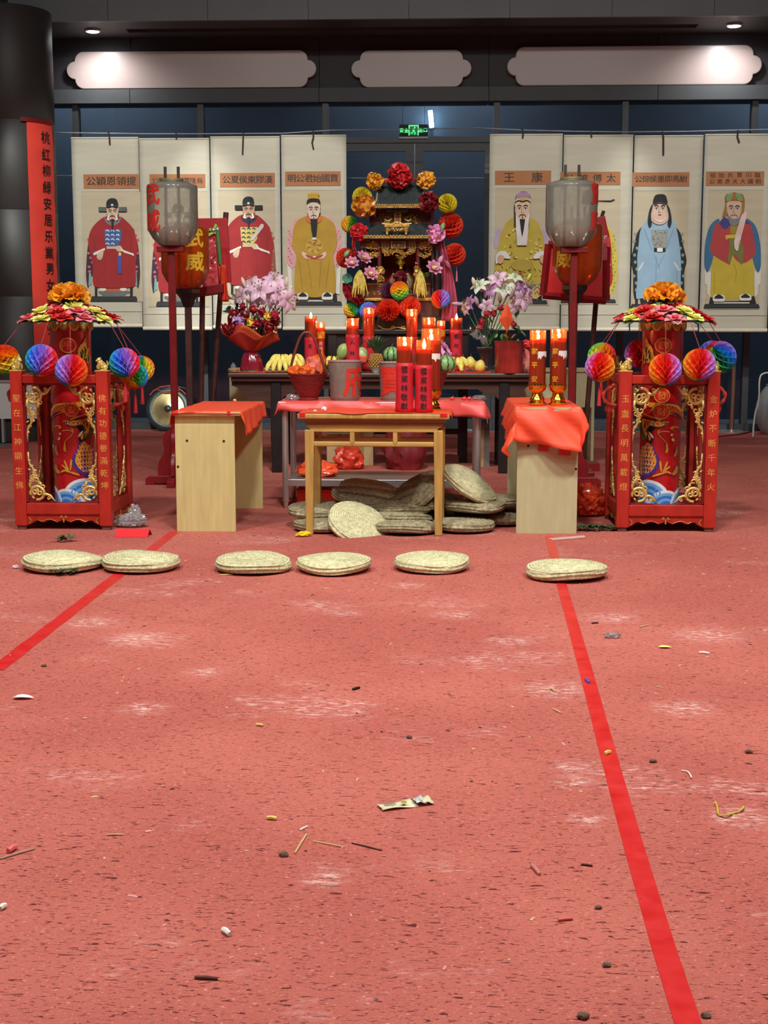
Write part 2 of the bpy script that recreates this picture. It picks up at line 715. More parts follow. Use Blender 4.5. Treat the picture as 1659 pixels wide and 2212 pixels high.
_c = [floor_at(2, 968), floor_at(70, 938), floor_at(250, 929)]
poly = [(-9, -3), (9, -3), (9, WY - 0.12), (_c[2].x, WY - 0.12), (_c[1].x, _c[1].y), (_c[0].x, _c[0].y), (-9, _c[0].y - 0.3)]
mb.prism(poly, -0.010, 0.0, plane='xy')
mb.f[0], mb.f[1] = mb.f[0][::-1], mb.f[1][::-1]
struct(mb.obj('floor_carpet', M_CARPET, smooth=False))

# fascia above the glass, with its ledge, in panels
zb = at(830, 219, WY - 0.12).z
zl = at(830, 188, WY - 0.12).z
par = struct(bpy.data.objects.new('wall_back', None))
COL.objects.link(par)
edges = [-11.0, at(283, 150, WY).x, at(690, 150, WY).x, at(1056, 150, WY).x, at(1420, 150, WY).x, 11.0]
for i in range(5):
	mb = MB()
	mb.box2((edges[i] + 0.004, WY, zl), (edges[i + 1] - 0.004, WY + 0.3, CEIL))
	mb.obj('fascia_panel', M_DARK2, par, smooth=False)
	mb = MB()
	mb.box2((edges[i] + 0.004, WY - 0.12, zb), (edges[i + 1] - 0.004, WY + 0.3, zl - 0.004))
	mb.obj('ledge_panel', M_DARK, par, smooth=False)

# soffit with its long slot, and the beam face that comes down before it
YB = None
for k in range(400):                              # where the beam's lower edge shows at y = 42
	yy = WY - 0.01 * k
	if at(830, 41, yy).z >= CEIL:
		YB = yy
_z = CEIL
d = ray(830, 41)
YB = d.y * (CEIL - CAM_H) / d.z
mb = MB()
s0, s1 = at(268, 60, WY - 0.7).x, at(1512, 48, WY - 0.7).x
ya, yb_ = WY - 0.62, WY - 0.40
mb.box2((-11, YB + 0.0, CEIL), (11, ya, CEIL + 0.2))
mb.box2((-11, yb_, CEIL), (11, WY + 0.3, CEIL + 0.2))
mb.box2((-11, ya, CEIL), (s0, yb_, CEIL + 0.2))
mb.box2((s1, ya, CEIL), (11, yb_, CEIL + 0.2))
mb.box2((s0, ya, CEIL + 0.15), (s1, yb_, CEIL + 0.2), 1)
struct(mb.obj('ceiling_soffit', [M_DARK, M_INK], smooth=False))
par = struct(bpy.data.objects.new('trim_1', None))
COL.objects.link(par)
xs = [at(x, 20, YB).x for x in (20, 235, 450, 667, 883, 1101, 1321, 1541, 1760)]
for i in range(len(xs) - 1):
	mb = MB()
	mb.box2((xs[i] + 0.003, YB - 0.06, CEIL - 0.01), (xs[i + 1] - 0.003, YB, CEIL + 3.4))
	mb.obj('beam_panel', mat('beam_grey', (112, 120, 126), 0.5, var=0.04, scale=2), par, smooth=False)

# hall shell outside the frame (light walls and ceiling that bounce the hall lights)
M_SHELL = mat('hall_wall', (190, 188, 184), 0.8, var=0.03)
mb = MB()
mb.box2((-11.2, -5, -0.1), (-11, WY, 9))
struct(mb.obj('wall_left', M_SHELL, smooth=False))
mb = MB()
mb.box2((11, -5, -0.1), (11.2, WY, 9))
struct(mb.obj('wall_right', M_SHELL, smooth=False))
mb = MB()
mb.box2((-11, -5.2, -0.1), (11, -5, 9))
struct(mb.obj('wall_front', M_SHELL, smooth=False))
mb = MB()
mb.box2((-11, -5, 8.8), (11, WY, 9.0))
struct(mb.obj('ceiling', mat('hall_ceiling', (128, 128, 128), 0.85, var=0.03), smooth=False))

# glass wall: panes, mullions, kerb, the double door
M_GLASS = film('dark_glass', (30, 36, 44), alpha=0.10, rough=0.03, body=(190, 205, 220), gloss=0.05)
mx = [at(x, 226, WY).x for x in (164, 434, 703.5, 1073.5, 1350.5, 1630)]
mx = [mx[0] - 1.7] + mx + [mx[-1] + 1.7]
par = struct(bpy.data.objects.new('window_1', None))
COL.objects.link(par)
for x in mx:
	mb = MB()
	mb.box2((x - 0.042, WY - 0.06, 0), (x + 0.042, WY + 0.08, zb))
	mb.obj('mullion', M_MULL, par, smooth=False)
for i in range(len(mx) - 1):
	if i == 3:
		continue
	mb = MB()
	mb.box2((mx[i] + 0.042, WY, 0.10), (mx[i + 1] - 0.042, WY + 0.012, zb))
	mb.obj('pane', M_GLASS, par, smooth=False)
	mb = MB()
	mb.box2((mx[i] + 0.042, WY - 0.05, 0.0), (mx[i + 1] - 0.042, WY + 0.06, 0.10))
	mb.obj('bottom_rail', M_MULL, par, smooth=False)
zh0, zh1 = at(900, 309, WY).z, at(900, 296, WY).z
mb = MB()
mb.box2((mx[3] + 0.042, WY - 0.05, zh0), (mx[4] - 0.042, WY + 0.06, zh1))
mb.obj('transom', M_MULL, par, smooth=False)
mb = MB()
mb.box2((mx[3] + 0.042, WY, zh1), (mx[4] - 0.042, WY + 0.012, zb))
mb.obj('pane', M_GLASS, par, smooth=False)
for nm, xa, xb in (('door_1', mx[3] + 0.05, at(895, 350, WY).x), ('door_2', at(896.5, 350, WY).x, mx[4] - 0.05)):
	d_ = struct(bpy.data.objects.new(nm, None))
	COL.objects.link(d_)
	zt, zt2 = zh0 - 0.01, at(900, 327, WY).z
	st = 0.11
	for a, c_, q, w_, n_ in ((xa, xa + st, 0.02, zt, 'stile'), (xb - st, xb, 0.02, zt, 'stile'),
							 (xa + st, xb - st, zt2, zt, 'rail'), (xa + st, xb - st, 0.02, 0.16, 'rail')):
		mb = MB()
		mb.box2((a, WY - 0.03, q), (c_, WY + 0.03, w_))
		mb.obj(n_, M_MULL, d_, smooth=False)
	mb = MB()
	mb.box2((xa + st, WY - 0.005, 0.16), (xb - st, WY + 0.005, zt2))
	mb.obj('pane', M_GLASS, d_, smooth=False)

# the night side: porch wall and ground beyond the glass
mb = MB()
mb.box2((-14, WY + 2.6, -0.1), (14, WY + 2.8, 6.5))
struct(mb.obj('trim_2', mat('porch_wall', (80, 83, 86), 0.8, var=0.08, scale=2), smooth=False))

# round column at the corner
cx = at(18, 150, 17.3)
CR = 92 * mpp(17.3)
par = struct(bpy.data.objects.new('trim_3', None))
COL.objects.link(par)
zs = [0.0, at(20, 640, 16.8).z, at(20, 452, 16.8).z, at(20, 256, 16.8).z, CEIL]
for i in range(4):
	mb = MB()
	mb.lathe([(CR - 0.006, zs[i]), (CR, zs[i] + 0.008), (CR, zs[i + 1] - 0.008), (CR - 0.006, zs[i + 1])], 40)
	mb.obj('column_panel', mat('column_metal', (54, 52, 52), 0.5, var=0.05, scale=2), par, loc=(cx.x, 17.3, 0))

# ================================================================== recessed spotlights
for k, (px, py) in enumerate(((200, 64), (1586, 52))):
	d = ray(px, py)
	p = V((0, 0, CAM_H)) + d * ((CEIL - CAM_H) / d.z)
	r = thing('spotlight', ('round recessed soffit spotlight nearest the round column', 'round recessed soffit spotlight above the end of the plaque furthest from the column')[k],
			  'spotlight', (p.x, p.y, CEIL))
	mb = MB()
	mb.lathe([(0.105, 0.0), (0.105, -0.02), (0.085, -0.03), (0.08, 0.0)], 24)
	mb.obj('trim_ring', M_CHROME, r)
	mb = MB()
	mb.lathe([(0.0, -0.045), (0.06, -0.035), (0.08, -0.012), (0.08, -0.005)], 24)
	mb.obj('lens', glow('spot_lens', (250, 252, 255), 45), r)
	sd = bpy.data.lights.new('spot_beam', 'SPOT')
	sd.energy = 95
	sd.spot_size = rad(150)
	sd.spot_blend = 1.0
	sd.shadow_soft_size = 0.08
	so = bpy.data.objects.new('spot_beam', sd)
	COL.objects.link(so)
	so.location = (p.x, p.y, CEIL - 0.06)
	so.rotation_euler = (rad(14), 0, 0)

# ================================================================== the three plaques on the fascia
M_PLQ = mat('satin_plaque', (186, 168, 163), 0.32, metal=0.0, var=0.02, scale=2)
for px0, px1, py0, py1, lab in ((145, 683, 110, 190, 'long blank white cartouche plaque on the fascia next to the round column'),
								(759, 1019, 108, 188, 'short blank cartouche plaque on the fascia above the exit sign'),
								(1094.5, 1648, 98.5, 184, 'long blank cartouche plaque on the fascia over the blue robed portrait')):
	y = WY - 0.10
	a, b_ = at(px0, py1, y), at(px1, py0, y)
	x0, x1 = a.x, b_.x
	zc = (at((px0 + px1) / 2, py0, y).z + at((px0 + px1) / 2, py1, y).z) / 2
	h = (at((px0 + px1) / 2, py0, y).z - at((px0 + px1) / 2, py1, y).z)
	e = 0.115                       # lobe depth
	rc = 0.12
	pl = []
	for sx in (1, -1):
		half = []
		xe = (x1 if sx > 0 else x0)
		xb2 = xe - sx * e
		half += [(xb2 - sx * rc + sx * rc * math.sin(t), -h / 2 + rc - rc * math.cos(t)) for t in [PI / 2 * i / 6 for i in range(7)]]
		hl = h * 0.24
		half += [(xb2 + sx * e * math.cos(t), hl * math.sin(t)) for t in [-PI / 2 + PI * i / 12 for i in range(13)]]
		half += [(xb2 - sx * rc + sx * rc * math.cos(t), h / 2 - rc + rc * math.sin(t)) for t in [PI / 2 * i / 6 for i in range(7)]]
		pl += half if sx > 0 else half[::-1]
	mb = MB()
	mb.prism([(q[0], q[1] + zc) for q in pl], y, WY - 0.002)
	tag(mb.obj('cartouche_plaque', M_PLQ, smooth=False, bevel=0.015), lab, 'plaque')

# exit sign on its bracket, tube lamp on the porch wall
p = at(893.5, 283, WY - 0.06)
r = thing('exit_sign', 'green lit running man exit sign hanging above the double door', 'sign', p)
w, h = 60 * mpp(WY), 26 * mpp(WY)
mb = MB()
mb.box((0, 0.02, 0.012), (w, 0.04, h - 0.02))
mb.obj('housing', M_INK, r, bevel=0.004)
mb = MB()
mb.box((0, 0.015, -h / 2 - 0.006), (w * 1.02, 0.06, 0.022))
mb.obj('base_strip', mat('sign_aluminium', (190, 182, 168), 0.4), r)
mb = MB()
letters(mb, '安全', -w * 0.335, 0.010, 0.062, -0.003, bold=0.02)
letters(mb, '出口', w * 0.325, 0.010, 0.062, -0.003, bold=0.02)
mb.obj('lettering', glow('exit_green', (90, 255, 150), 1.6), r, smooth=False)
mb = MB()
q = h * 0.40
for a in ((-q, -q, -q * 0.82, q), (q * 0.82, -q, q, q), (-q * 0.82, q * 0.8, q * 0.82, q)):
	mb.box2((a[0], -0.004, a[1] + 0.01), (a[2], -0.001, a[3] + 0.01))
k = q / 100
man = [ell(22 * k, 52 * k, 14 * k, 14 * k, 12),
	   [(-20 * k, 32 * k), (22 * k, 34 * k), (30 * k, 22 * k), (10 * k, -18 * k), (-14 * k, -8 * k)],
	   [(-14 * k, -6 * k), (8 * k, -16 * k), (-22 * k, -44 * k), (-60 * k, -52 * k), (-60 * k, -64 * k), (-16 * k, -60 * k)],
	   [(-2 * k, -14 * k), (12 * k, -14 * k), (38 * k, -44 * k), (28 * k, -86 * k), (14 * k, -84 * k), (20 * k, -48 * k)],
	   [(-22 * k, 33 * k), (-14 * k, 22 * k), (-40 * k, 4 * k), (-64 * k, 12 * k), (-62 * k, 20 * k), (-42 * k, 18 * k)],
	   [(24 * k, 32 * k), (30 * k, 20 * k), (50 * k, 6 * k), (66 * k, 20 * k), (60 * k, 26 * k), (50 * k, 18 * k)]]
for pg in man:
	mb.prism([(a, b_ + 0.01) for a, b_ in pg], -0.004, -0.001)
mb.obj('running_man', glow('exit_green', (90, 255, 150), 1.6), r, smooth=False)
mb = MB()
mb.box2((-q * 0.82, -0.0025, -q + 0.01), (q * 0.82, -0.001, q * 0.8 + 0.01))
mb.obj('pictogram_field', glow('exit_dim', (8, 110, 46), 0.6), r, smooth=False)
for sx in (-0.15, 0.15):
	mb = MB()
	mb.tube([(sx, 0.02, h / 2), (sx, 0.02, h / 2 + zb - p.z - h / 2 + 0.02)], 0.003, 6)
	mb.obj('hanging_rod', M_MULL, r)

p = at(931, 257, WY + 2.5)
r = thing('tube_lamp', 'white tube lamp shining on the porch wall beyond the glass', 'lamp', p, rot=(0, rad(-6), 0))
hh = 17 * mpp(WY + 2.5)
mb = MB()
mb.lathe([(0.0, -hh), (0.036, -hh), (0.036, hh), (0.0, hh)], 12)
mb.obj('tube', glow('tube_white', (205, 245, 255), 70), r)
mb = MB()
mb.box((0, 0.07, 0), (0.06, 0.05, hh * 2.1))
mb.obj('batten', M_MULL, r)

# ================================================================== hanging wires
SY = 17.9                                        # plane of the scrolls
pts = []
for px, py in ((112, 286), (165, 287), (300, 289), (440, 289), (610, 288), (720, 281), (860, 280), (1030, 276), (1130, 281), (1250, 284), (1360, 285), (1480, 284), (1680, 279)):
	pts.append(at(px, py, SY))
mb = MB()
mb.tube(pts, 0.007, 6)
tag(mb.obj('hanging_wire', mat('wire_grey', (150, 152, 156), 0.6)), 'thin steel wire that carries the eight portrait scrolls', 'wire')
mb = MB()
mb.tube([at(px, py, SY + 0.5) for px, py in ((112, 379), (400, 381), (830, 385), (1060, 384), (1680, 380))], 0.004, 6)
tag(mb.obj('lower_wire', mat('wire_grey', (150, 152, 156), 0.6)), 'lower thin wire running behind the scrolls and above the shrine', 'wire')

# ================================================================== portrait scrolls
def pig(c):
	return mat('pigment_%d_%d_%d' % c, c, 0.8, var=0.07, scale=6, bump=0.15, bscale=9)


class Portrait:
	def __init__(s, ox, oz_, sc, loc):
		s.o, s.sc, s.loc = (ox, oz_), sc, loc
		s.mb, s.mats, s.k = MB(), [], 0

	def P(s, x, y, lift=0.0):
		w = at(s.o[0] + x / s.sc, s.o[1] + y / s.sc, SY) - s.loc
		return (w.x, w.z)

	def poly(s, pts, c, n=4):
		if n:
			pts = smooth_poly(pts, n)
		c = tuple(c)
		if c not in s.mats:
			s.mats.append(c)
		y = -0.008 - 0.0005 * s.k
		s.k += 1
		q = [s.P(*p) for p in pts]
		s.mb.add([(a, y, b_) for a, b_ in q], [tuple(range(len(q)))], s.mats.index(c))

	def rect(s, x0, y0, x1, y1, c):
		s.poly([(x0, y0), (x1, y0), (x1, y1), (x0, y1)], c, 0)

	def ell(s, cx, cy, rx, ry, c, n=18, a0=0, a1=2 * PI):
		s.poly(ell(cx, cy, rx, ry, n, a0, a1), c, 0)

	def line(s, pts, w, c, n=3):
		p = smooth_poly(pts, n, closed=False)
		L_, R_ = [], []
		for i, q in enumerate(p):
			a, b_ = V(p[max(0, i - 1)]), V(p[min(len(p) - 1, i + 1)])
			t = (b_ - a).normalized()
			ww = w * (0.5 + 0.5 * math.sin(PI * (0.12 + 0.76 * i / (len(p) - 1))))
			L_.append((q[0] - t.y * ww, q[1] + t.x * ww))
			R_.append((q[0] + t.y * ww, q[1] - t.x * ww))
		s.poly(L_ + R_[::-1], c, 0)

	def face(s, cx, cy, rx, ry, skin=(206, 176, 150), brow=(60, 45, 42), tilt=0.0):
		s.poly([(cx - rx, cy - ry * 0.9), (cx + rx, cy - ry * 0.9), (cx + rx * 1.02, cy), (cx + rx * 0.75, cy + ry * 0.75),
				(cx, cy + ry), (cx - rx * 0.75, cy + ry * 0.75), (cx - rx * 1.02, cy)], skin, 4)
		for e in (-1, 1):
			s.ell(cx + e * rx * 1.02, cy + ry * 0.02, rx * 0.13, ry * 0.24, tuple(int(v * 0.93) for v in skin), 10)
			s.ell(cx + e * rx * 0.45, cy - ry * 0.12, rx * 0.25, ry * 0.085, (236, 226, 212), 12)
			s.ell(cx + e * rx * 0.45, cy - ry * 0.12, rx * 0.10, ry * 0.085, (40, 32, 32), 10)
			s.line([(cx + e * rx * 0.16, cy - ry * 0.18), (cx + e * rx * 0.45, cy - ry * 0.24), (cx + e * rx * 0.74, cy - ry * 0.14)], rx * 0.05, brow)
			s.line([(cx + e * rx * 0.14, cy - ry * 0.36), (cx + e * rx * 0.5, cy - ry * 0.48), (cx + e * rx * 0.82, cy - ry * 0.34)], rx * 0.09, brow)
		s.line([(cx - rx * 0.10, cy - ry * 0.2), (cx - rx * 0.16, cy + ry * 0.22), (cx, cy + ry * 0.28), (cx + rx * 0.14, cy + ry * 0.22)], rx * 0.04, (150, 112, 96))
		s.ell(cx, cy + ry * 0.52, rx * 0.26, ry * 0.07, (168, 78, 70), 12)

	def beard(s, cx, y0, w, y1, c=(34, 32, 34), tip=0.5):
		s.poly([(cx - w, y0), (cx + w, y0), (cx + w * tip, y1), (cx - w * tip, y1)], c, 0)

	def moustache(s, cx, y, w, h, c=(40, 34, 34)):
		for e in (-1, 1):
			s.line([(cx, y), (cx + e * w * 0.6, y + h * 0.1), (cx + e * w, y + h)], w * 0.12, c)

	def platform(s, x0, x1, y0, y1, c=(54, 56, 60)):
		s.poly([(x0 + 12, y0), (x1 - 12, y0), (x1, y0 + (y1 - y0) * 0.5), (x1, y1), (x0, y1), (x0, y0 + (y1 - y0) * 0.5)], c, 0)
		s.rect(x0, y1 - 8, x1, y1, (28, 28, 32))

	def shoe(s, x0, x1, y0, y1, flip=False):
		s.poly([(x0, y1 - 6), (x0 + 4, y0 + 14), ((x0 + x1) / 2, y0), (x1 - 4, y0 + 12), (x1, y1 - 6), ((x0 + x1) / 2, y1)], (226, 222, 214), 4)
		s.poly([(x0 + 8, (y0 + y1) / 2), ((x0 + x1) / 2, y0 - 2), (x1 - 8, (y0 + y1) / 2), ((x0 + x1) / 2, (y0 + y1) / 2 + 8)], (40, 40, 44), 4)


def scroll(box, origin, sc, label, title, panel, inner, draw, cord=None, lines=1):
	x0, x1, y0, y1 = box
	bl, tr_ = at((x0 + x1) / 2, y1, SY), at((x0 + x1) / 2, y0, SY)
	w = (at(x1, (y0 + y1) / 2, SY).x - at(x0, (y0 + y1) / 2, SY).x)
	h = tr_.z - bl.z
	r = thing('portrait_scroll', label, 'scroll', bl, group='portrait scrolls on the wire')
	sd = x0 * 0.37

	def fn(u, v):
		return ((u - 0.5) * w, 0.003 + 0.003 * noise.noise(V((u * 2, v * 9, sd))), v * h)
	mb = MB()
	mb.grid(fn, 12, 40)
	mb.obj('mounting', M_PAPER, r, solid=0.002)
	P = Portrait(origin[0], origin[1], sc, bl)
	for nm, q, m_ in (('painting', inner, M_PAPER2), ('title_panel', panel, mat('title_silk', (176, 116, 76), 0.8, var=0.05, scale=5, bump=0.2, bscale=20))):
		mb = MB()
		a, b_ = P.P(q[0], q[3]), P.P(q[2], q[1])
		mb.box2((a[0], -0.0045, a[1]), (b_[0], -0.003, b_[1]))
		mb.obj(nm, m_, r, smooth=False)
	# narrow paper seams round the painting and across the foot
	mb = MB()
	M2 = mat('seam_paper', (164, 152, 132), 0.85)
	a, b_ = P.P(inner[0], inner[3]), P.P(inner[2], inner[1])
	pz = P.P(0, panel[3] + 22)[1]
	for za in (a[1], b_[1], h * 0.08):
		mb.box2((-w / 2 + 0.002 if za == h * 0.08 else a[0], -0.0052, za - 0.003), (w / 2 - 0.002 if za == h * 0.08 else b_[0], -0.003, za + 0.003))
	mb.obj('mount_seam', M2, r, smooth=False)
	mb = MB()
	for i, ln in enumerate(title):
		cx = (panel[0] + panel[2]) / 2
		n = len(title)
		cz = panel[1] + (panel[3] - panel[1]) * ((i + 0.5) / n * 0.86 + 0.05)
		X, Z = P.P(cx, cz)
		pw = (P.P(panel[2], 0)[0] - P.P(panel[0], 0)[0])
		ph_ = (P.P(0, panel[1])[1] - P.P(0, panel[3])[1])
		k = len([c_ for c_ in ln])
		size = min(pw * 0.90 / k, ph_ * 0.66 / n * (1.15 if n > 1 else 1.0)) if k > 2 else ph_ * 0.78
		letters(mb, ln, X, Z, size * 0.98, -0.0055, pitch=(pw * 0.92 / k if k > 2 else pw * 0.5), bold=0.012, wscale=1.12)
	mb.obj('title_lettering', M_INK, r, smooth=False)
	draw(P)
	P.mb.obj('portrait', [pig(c) for c in P.mats], r, smooth=False)
	mb = MB()
	mb.lathe([(0.0, -w / 2), (0.012, -w / 2), (0.012, w / 2), (0.0, w / 2)], 10, M=TR((0, 0.004, h)) @ Matrix.Rotation(PI / 2, 4, 'Y'))
	mb.obj('top_rod', M_PAPER, r)
	mb = MB()
	mb.lathe([(0.0, -w / 2), (0.026, -w / 2), (0.026, w / 2), (0.0, w / 2)], 14, M=TR((0, -0.004, 0.01)) @ Matrix.Rotation(PI / 2, 4, 'Y'))
	mb.obj('bottom_roller', mat('roller_paper', (222, 214, 196), 0.7, var=0.04), r)
	if cord:
		mb = MB()
		pts = [at(cx_, cy_, SY - 0.02) - bl for cx_, cy_ in cord]
		mb.tube(pts, 0.011, 6)
		mb.obj('hanging_cord', mat('dark_cord', (58, 40, 36), 0.8), r)
	return r


RED_, SKIN, BLK, WHT, GRY = (160, 42, 44), (208, 180, 152), (38, 38, 42), (226, 222, 212), (110, 112, 110)


def official(P, cx, wing, badge, badge2, blue, tablet):
	"""seated official in a red robe and winged black hat; cx = the face's centre, robe about 500 units wide"""
	d_ = cx - 510
	X = lambda pts: [(x + d_, y) for x, y in pts]
	P.platform(275 + d_, 765 + d_, 1805, 1862)
	P.rect(318 + d_, 1690, 345 + d_, 1815, BLK)
	P.rect(690 + d_, 1690, 718 + d_, 1815, BLK)
	P.rect(380 + d_, 1700, 660 + d_, 1752, (196, 96, 62))
	P.poly(X([(360, 1752), (690, 1752), (690, 1776), (650, 1782), (640, 1800), (400, 1800), (380, 1782), (360, 1776)]), GRY, 0)
	for e in (-1, 1):
		P.poly(X([(510 + e * 130, 1700), (510 + e * 90, 1700), (510 + e * 70, 1740), (510 + e * 105, 1752), (510 + e * 150, 1742)]), WHT, 0)
		P.poly(X([(510 + e * 215, 1090), (510 + e * 240, 1180), (510 + e * 265, 1270), (510 + e * 280, 1450), (510 + e * 284, 1600), (510 + e * 262, 1725),
				  (510 + e * 232, 1600), (510 + e * 190, 1560), (510 + e * 190, 1200)]), (66, 44, 60) if blue else (150, 84, 72), 3)
		for i in range(9):
			P.ell(510 + d_ + e * (236 + 22 * math.sin(i * 1.9)), 1160 + i * 48, 17, 15, (196, 98, 112) if blue else (178, 110, 92), 8)
		P.poly(X([(510 + e * 232, 1560), (510 + e * 250, 1560), (510 + e * 258, 1700), (510 + e * 222, 1680)]), (124, 168, 168) if blue else (120, 112, 104), 0)
	P.poly(X([(440, 965), (360, 1012), (290, 1090), (258, 1180), (252, 1270), (278, 1360), (300, 1500), (308, 1690), (420, 1716), (620, 1716),
			  (745, 1690), (750, 1500), (758, 1380), (775, 1280), (750, 1180), (722, 1090), (652, 1012), (580, 965)]), RED_, 4)
	for e in (-1, 1):
		P.line(X([(510 + e * 205, 1190), (510 + e * 190, 1300), (510 + e * 215, 1400)]), 4, (138, 30, 36))
		P.line(X([(510 + e * 60, 1330), (510 + e * 90, 1500), (510 + e * 80, 1690)]), 4, (150, 34, 40))
	P.poly(X([(425, 975), (440, 1030), (510, 1062), (580, 1030), (597, 975), (560, 1005), (510, 1020), (460, 1005)]), (122, 116, 122) if blue else (48, 46, 70), 4)
	P.poly(X([(420, 1098), (605, 1098), (598, 1220), (548, 1290), (460, 1295), (430, 1240)]), badge, 0)
	for i in range(11):
		P.line(X([(436 + (i % 3) * 55, 1120 + (i // 3) * 46), (455 + (i % 3) * 55, 1108 + (i // 3) * 46), (476 + (i % 3) * 52, 1126 + (i // 3) * 46)]), 7, badge2)
	P.rect(446 + d_, 1280, 556 + d_, 1308, (206, 178, 150))
	P.poly(X([(306, 1350), (400, 1308), (428, 1298), (430, 1318), (386, 1346), (312, 1378)]), WHT, 0)
	P.poly(X([(352, 1356), (412, 1318), (404, 1395), (382, 1425), (366, 1420), (344, 1400)]), SKIN, 3)
	for i in range(3):
		P.line(X([(356 + i * 16, 1395), (360 + i * 14, 1425)]), 5, (190, 156, 130))
	P.poly(X([(540, 1288), (585, 1272), (612, 1300), (606, 1334), (560, 1330)]), SKIN, 3)
	P.poly(X([(590, 1288), (622, 1316), (690, 1344), (730, 1356), (736, 1384), (700, 1366), (640, 1350), (600, 1326)]), WHT, 0)
	if tablet:
		P.poly(X([(520, 1240), (640, 1062), (668, 1068), (668, 1098), (560, 1238)]), (206, 192, 184), 0)
	else:
		P.rect(566 + d_, 1375, 606 + d_, 1568, (70, 86, 160))
		P.rect(574 + d_, 1345, 600 + d_, 1378, (220, 200, 140))
	for e in (-1, 1):
		P.poly(X([(510 + e * 50, 868), (510 + e * 148, 866), (510 + e * 148, 912), (510 + e * 50, 914)]), wing, 0)
	P.face(cx, 930, 56, 74, SKIN if blue else (192, 152, 122))
	P.poly(X([(466, 950), (450, 1000), (478, 1012), (490, 985)]), WHT, 0)
	P.poly(X([(554, 950), (570, 1000), (542, 1012), (530, 985)]), WHT, 0)
	P.moustache(cx, 960, 34, 34)
	P.beard(cx, 992, 14, 1105, (48, 38, 46) if blue else (40, 38, 56), 0.35)
	P.poly(X([(452, 880), (447, 822), (468, 787), (510, 774), (552, 787), (566, 822), (562, 882), (510, 868)]), BLK, 4)
	P.line(X([(452, 858), (510, 846), (564, 858)]), 5, (70, 70, 74))
	P.rect(497 + d_, 836, 519 + d_, 857, WHT)


def shift(P, dx, dy, fn):
	o = P.P
	P.P = lambda x, y, lift=0.0: o(x + dx, y + dy)
	fn(P)
	P.P = o


def draw1(P):
	official(P, 510, (98, 102, 98), (70, 98, 158), (206, 212, 224), True, False)


def draw2(P):
	shift(P, 690, 55, lambda q: official(q, 510, (92, 90, 92), (150, 120, 160), (206, 190, 214), True, False))


def draw3(P):
	shift(P, -28, -12, lambda q: official(q, 510, BLK, (206, 186, 110), (60, 66, 60), False, True))


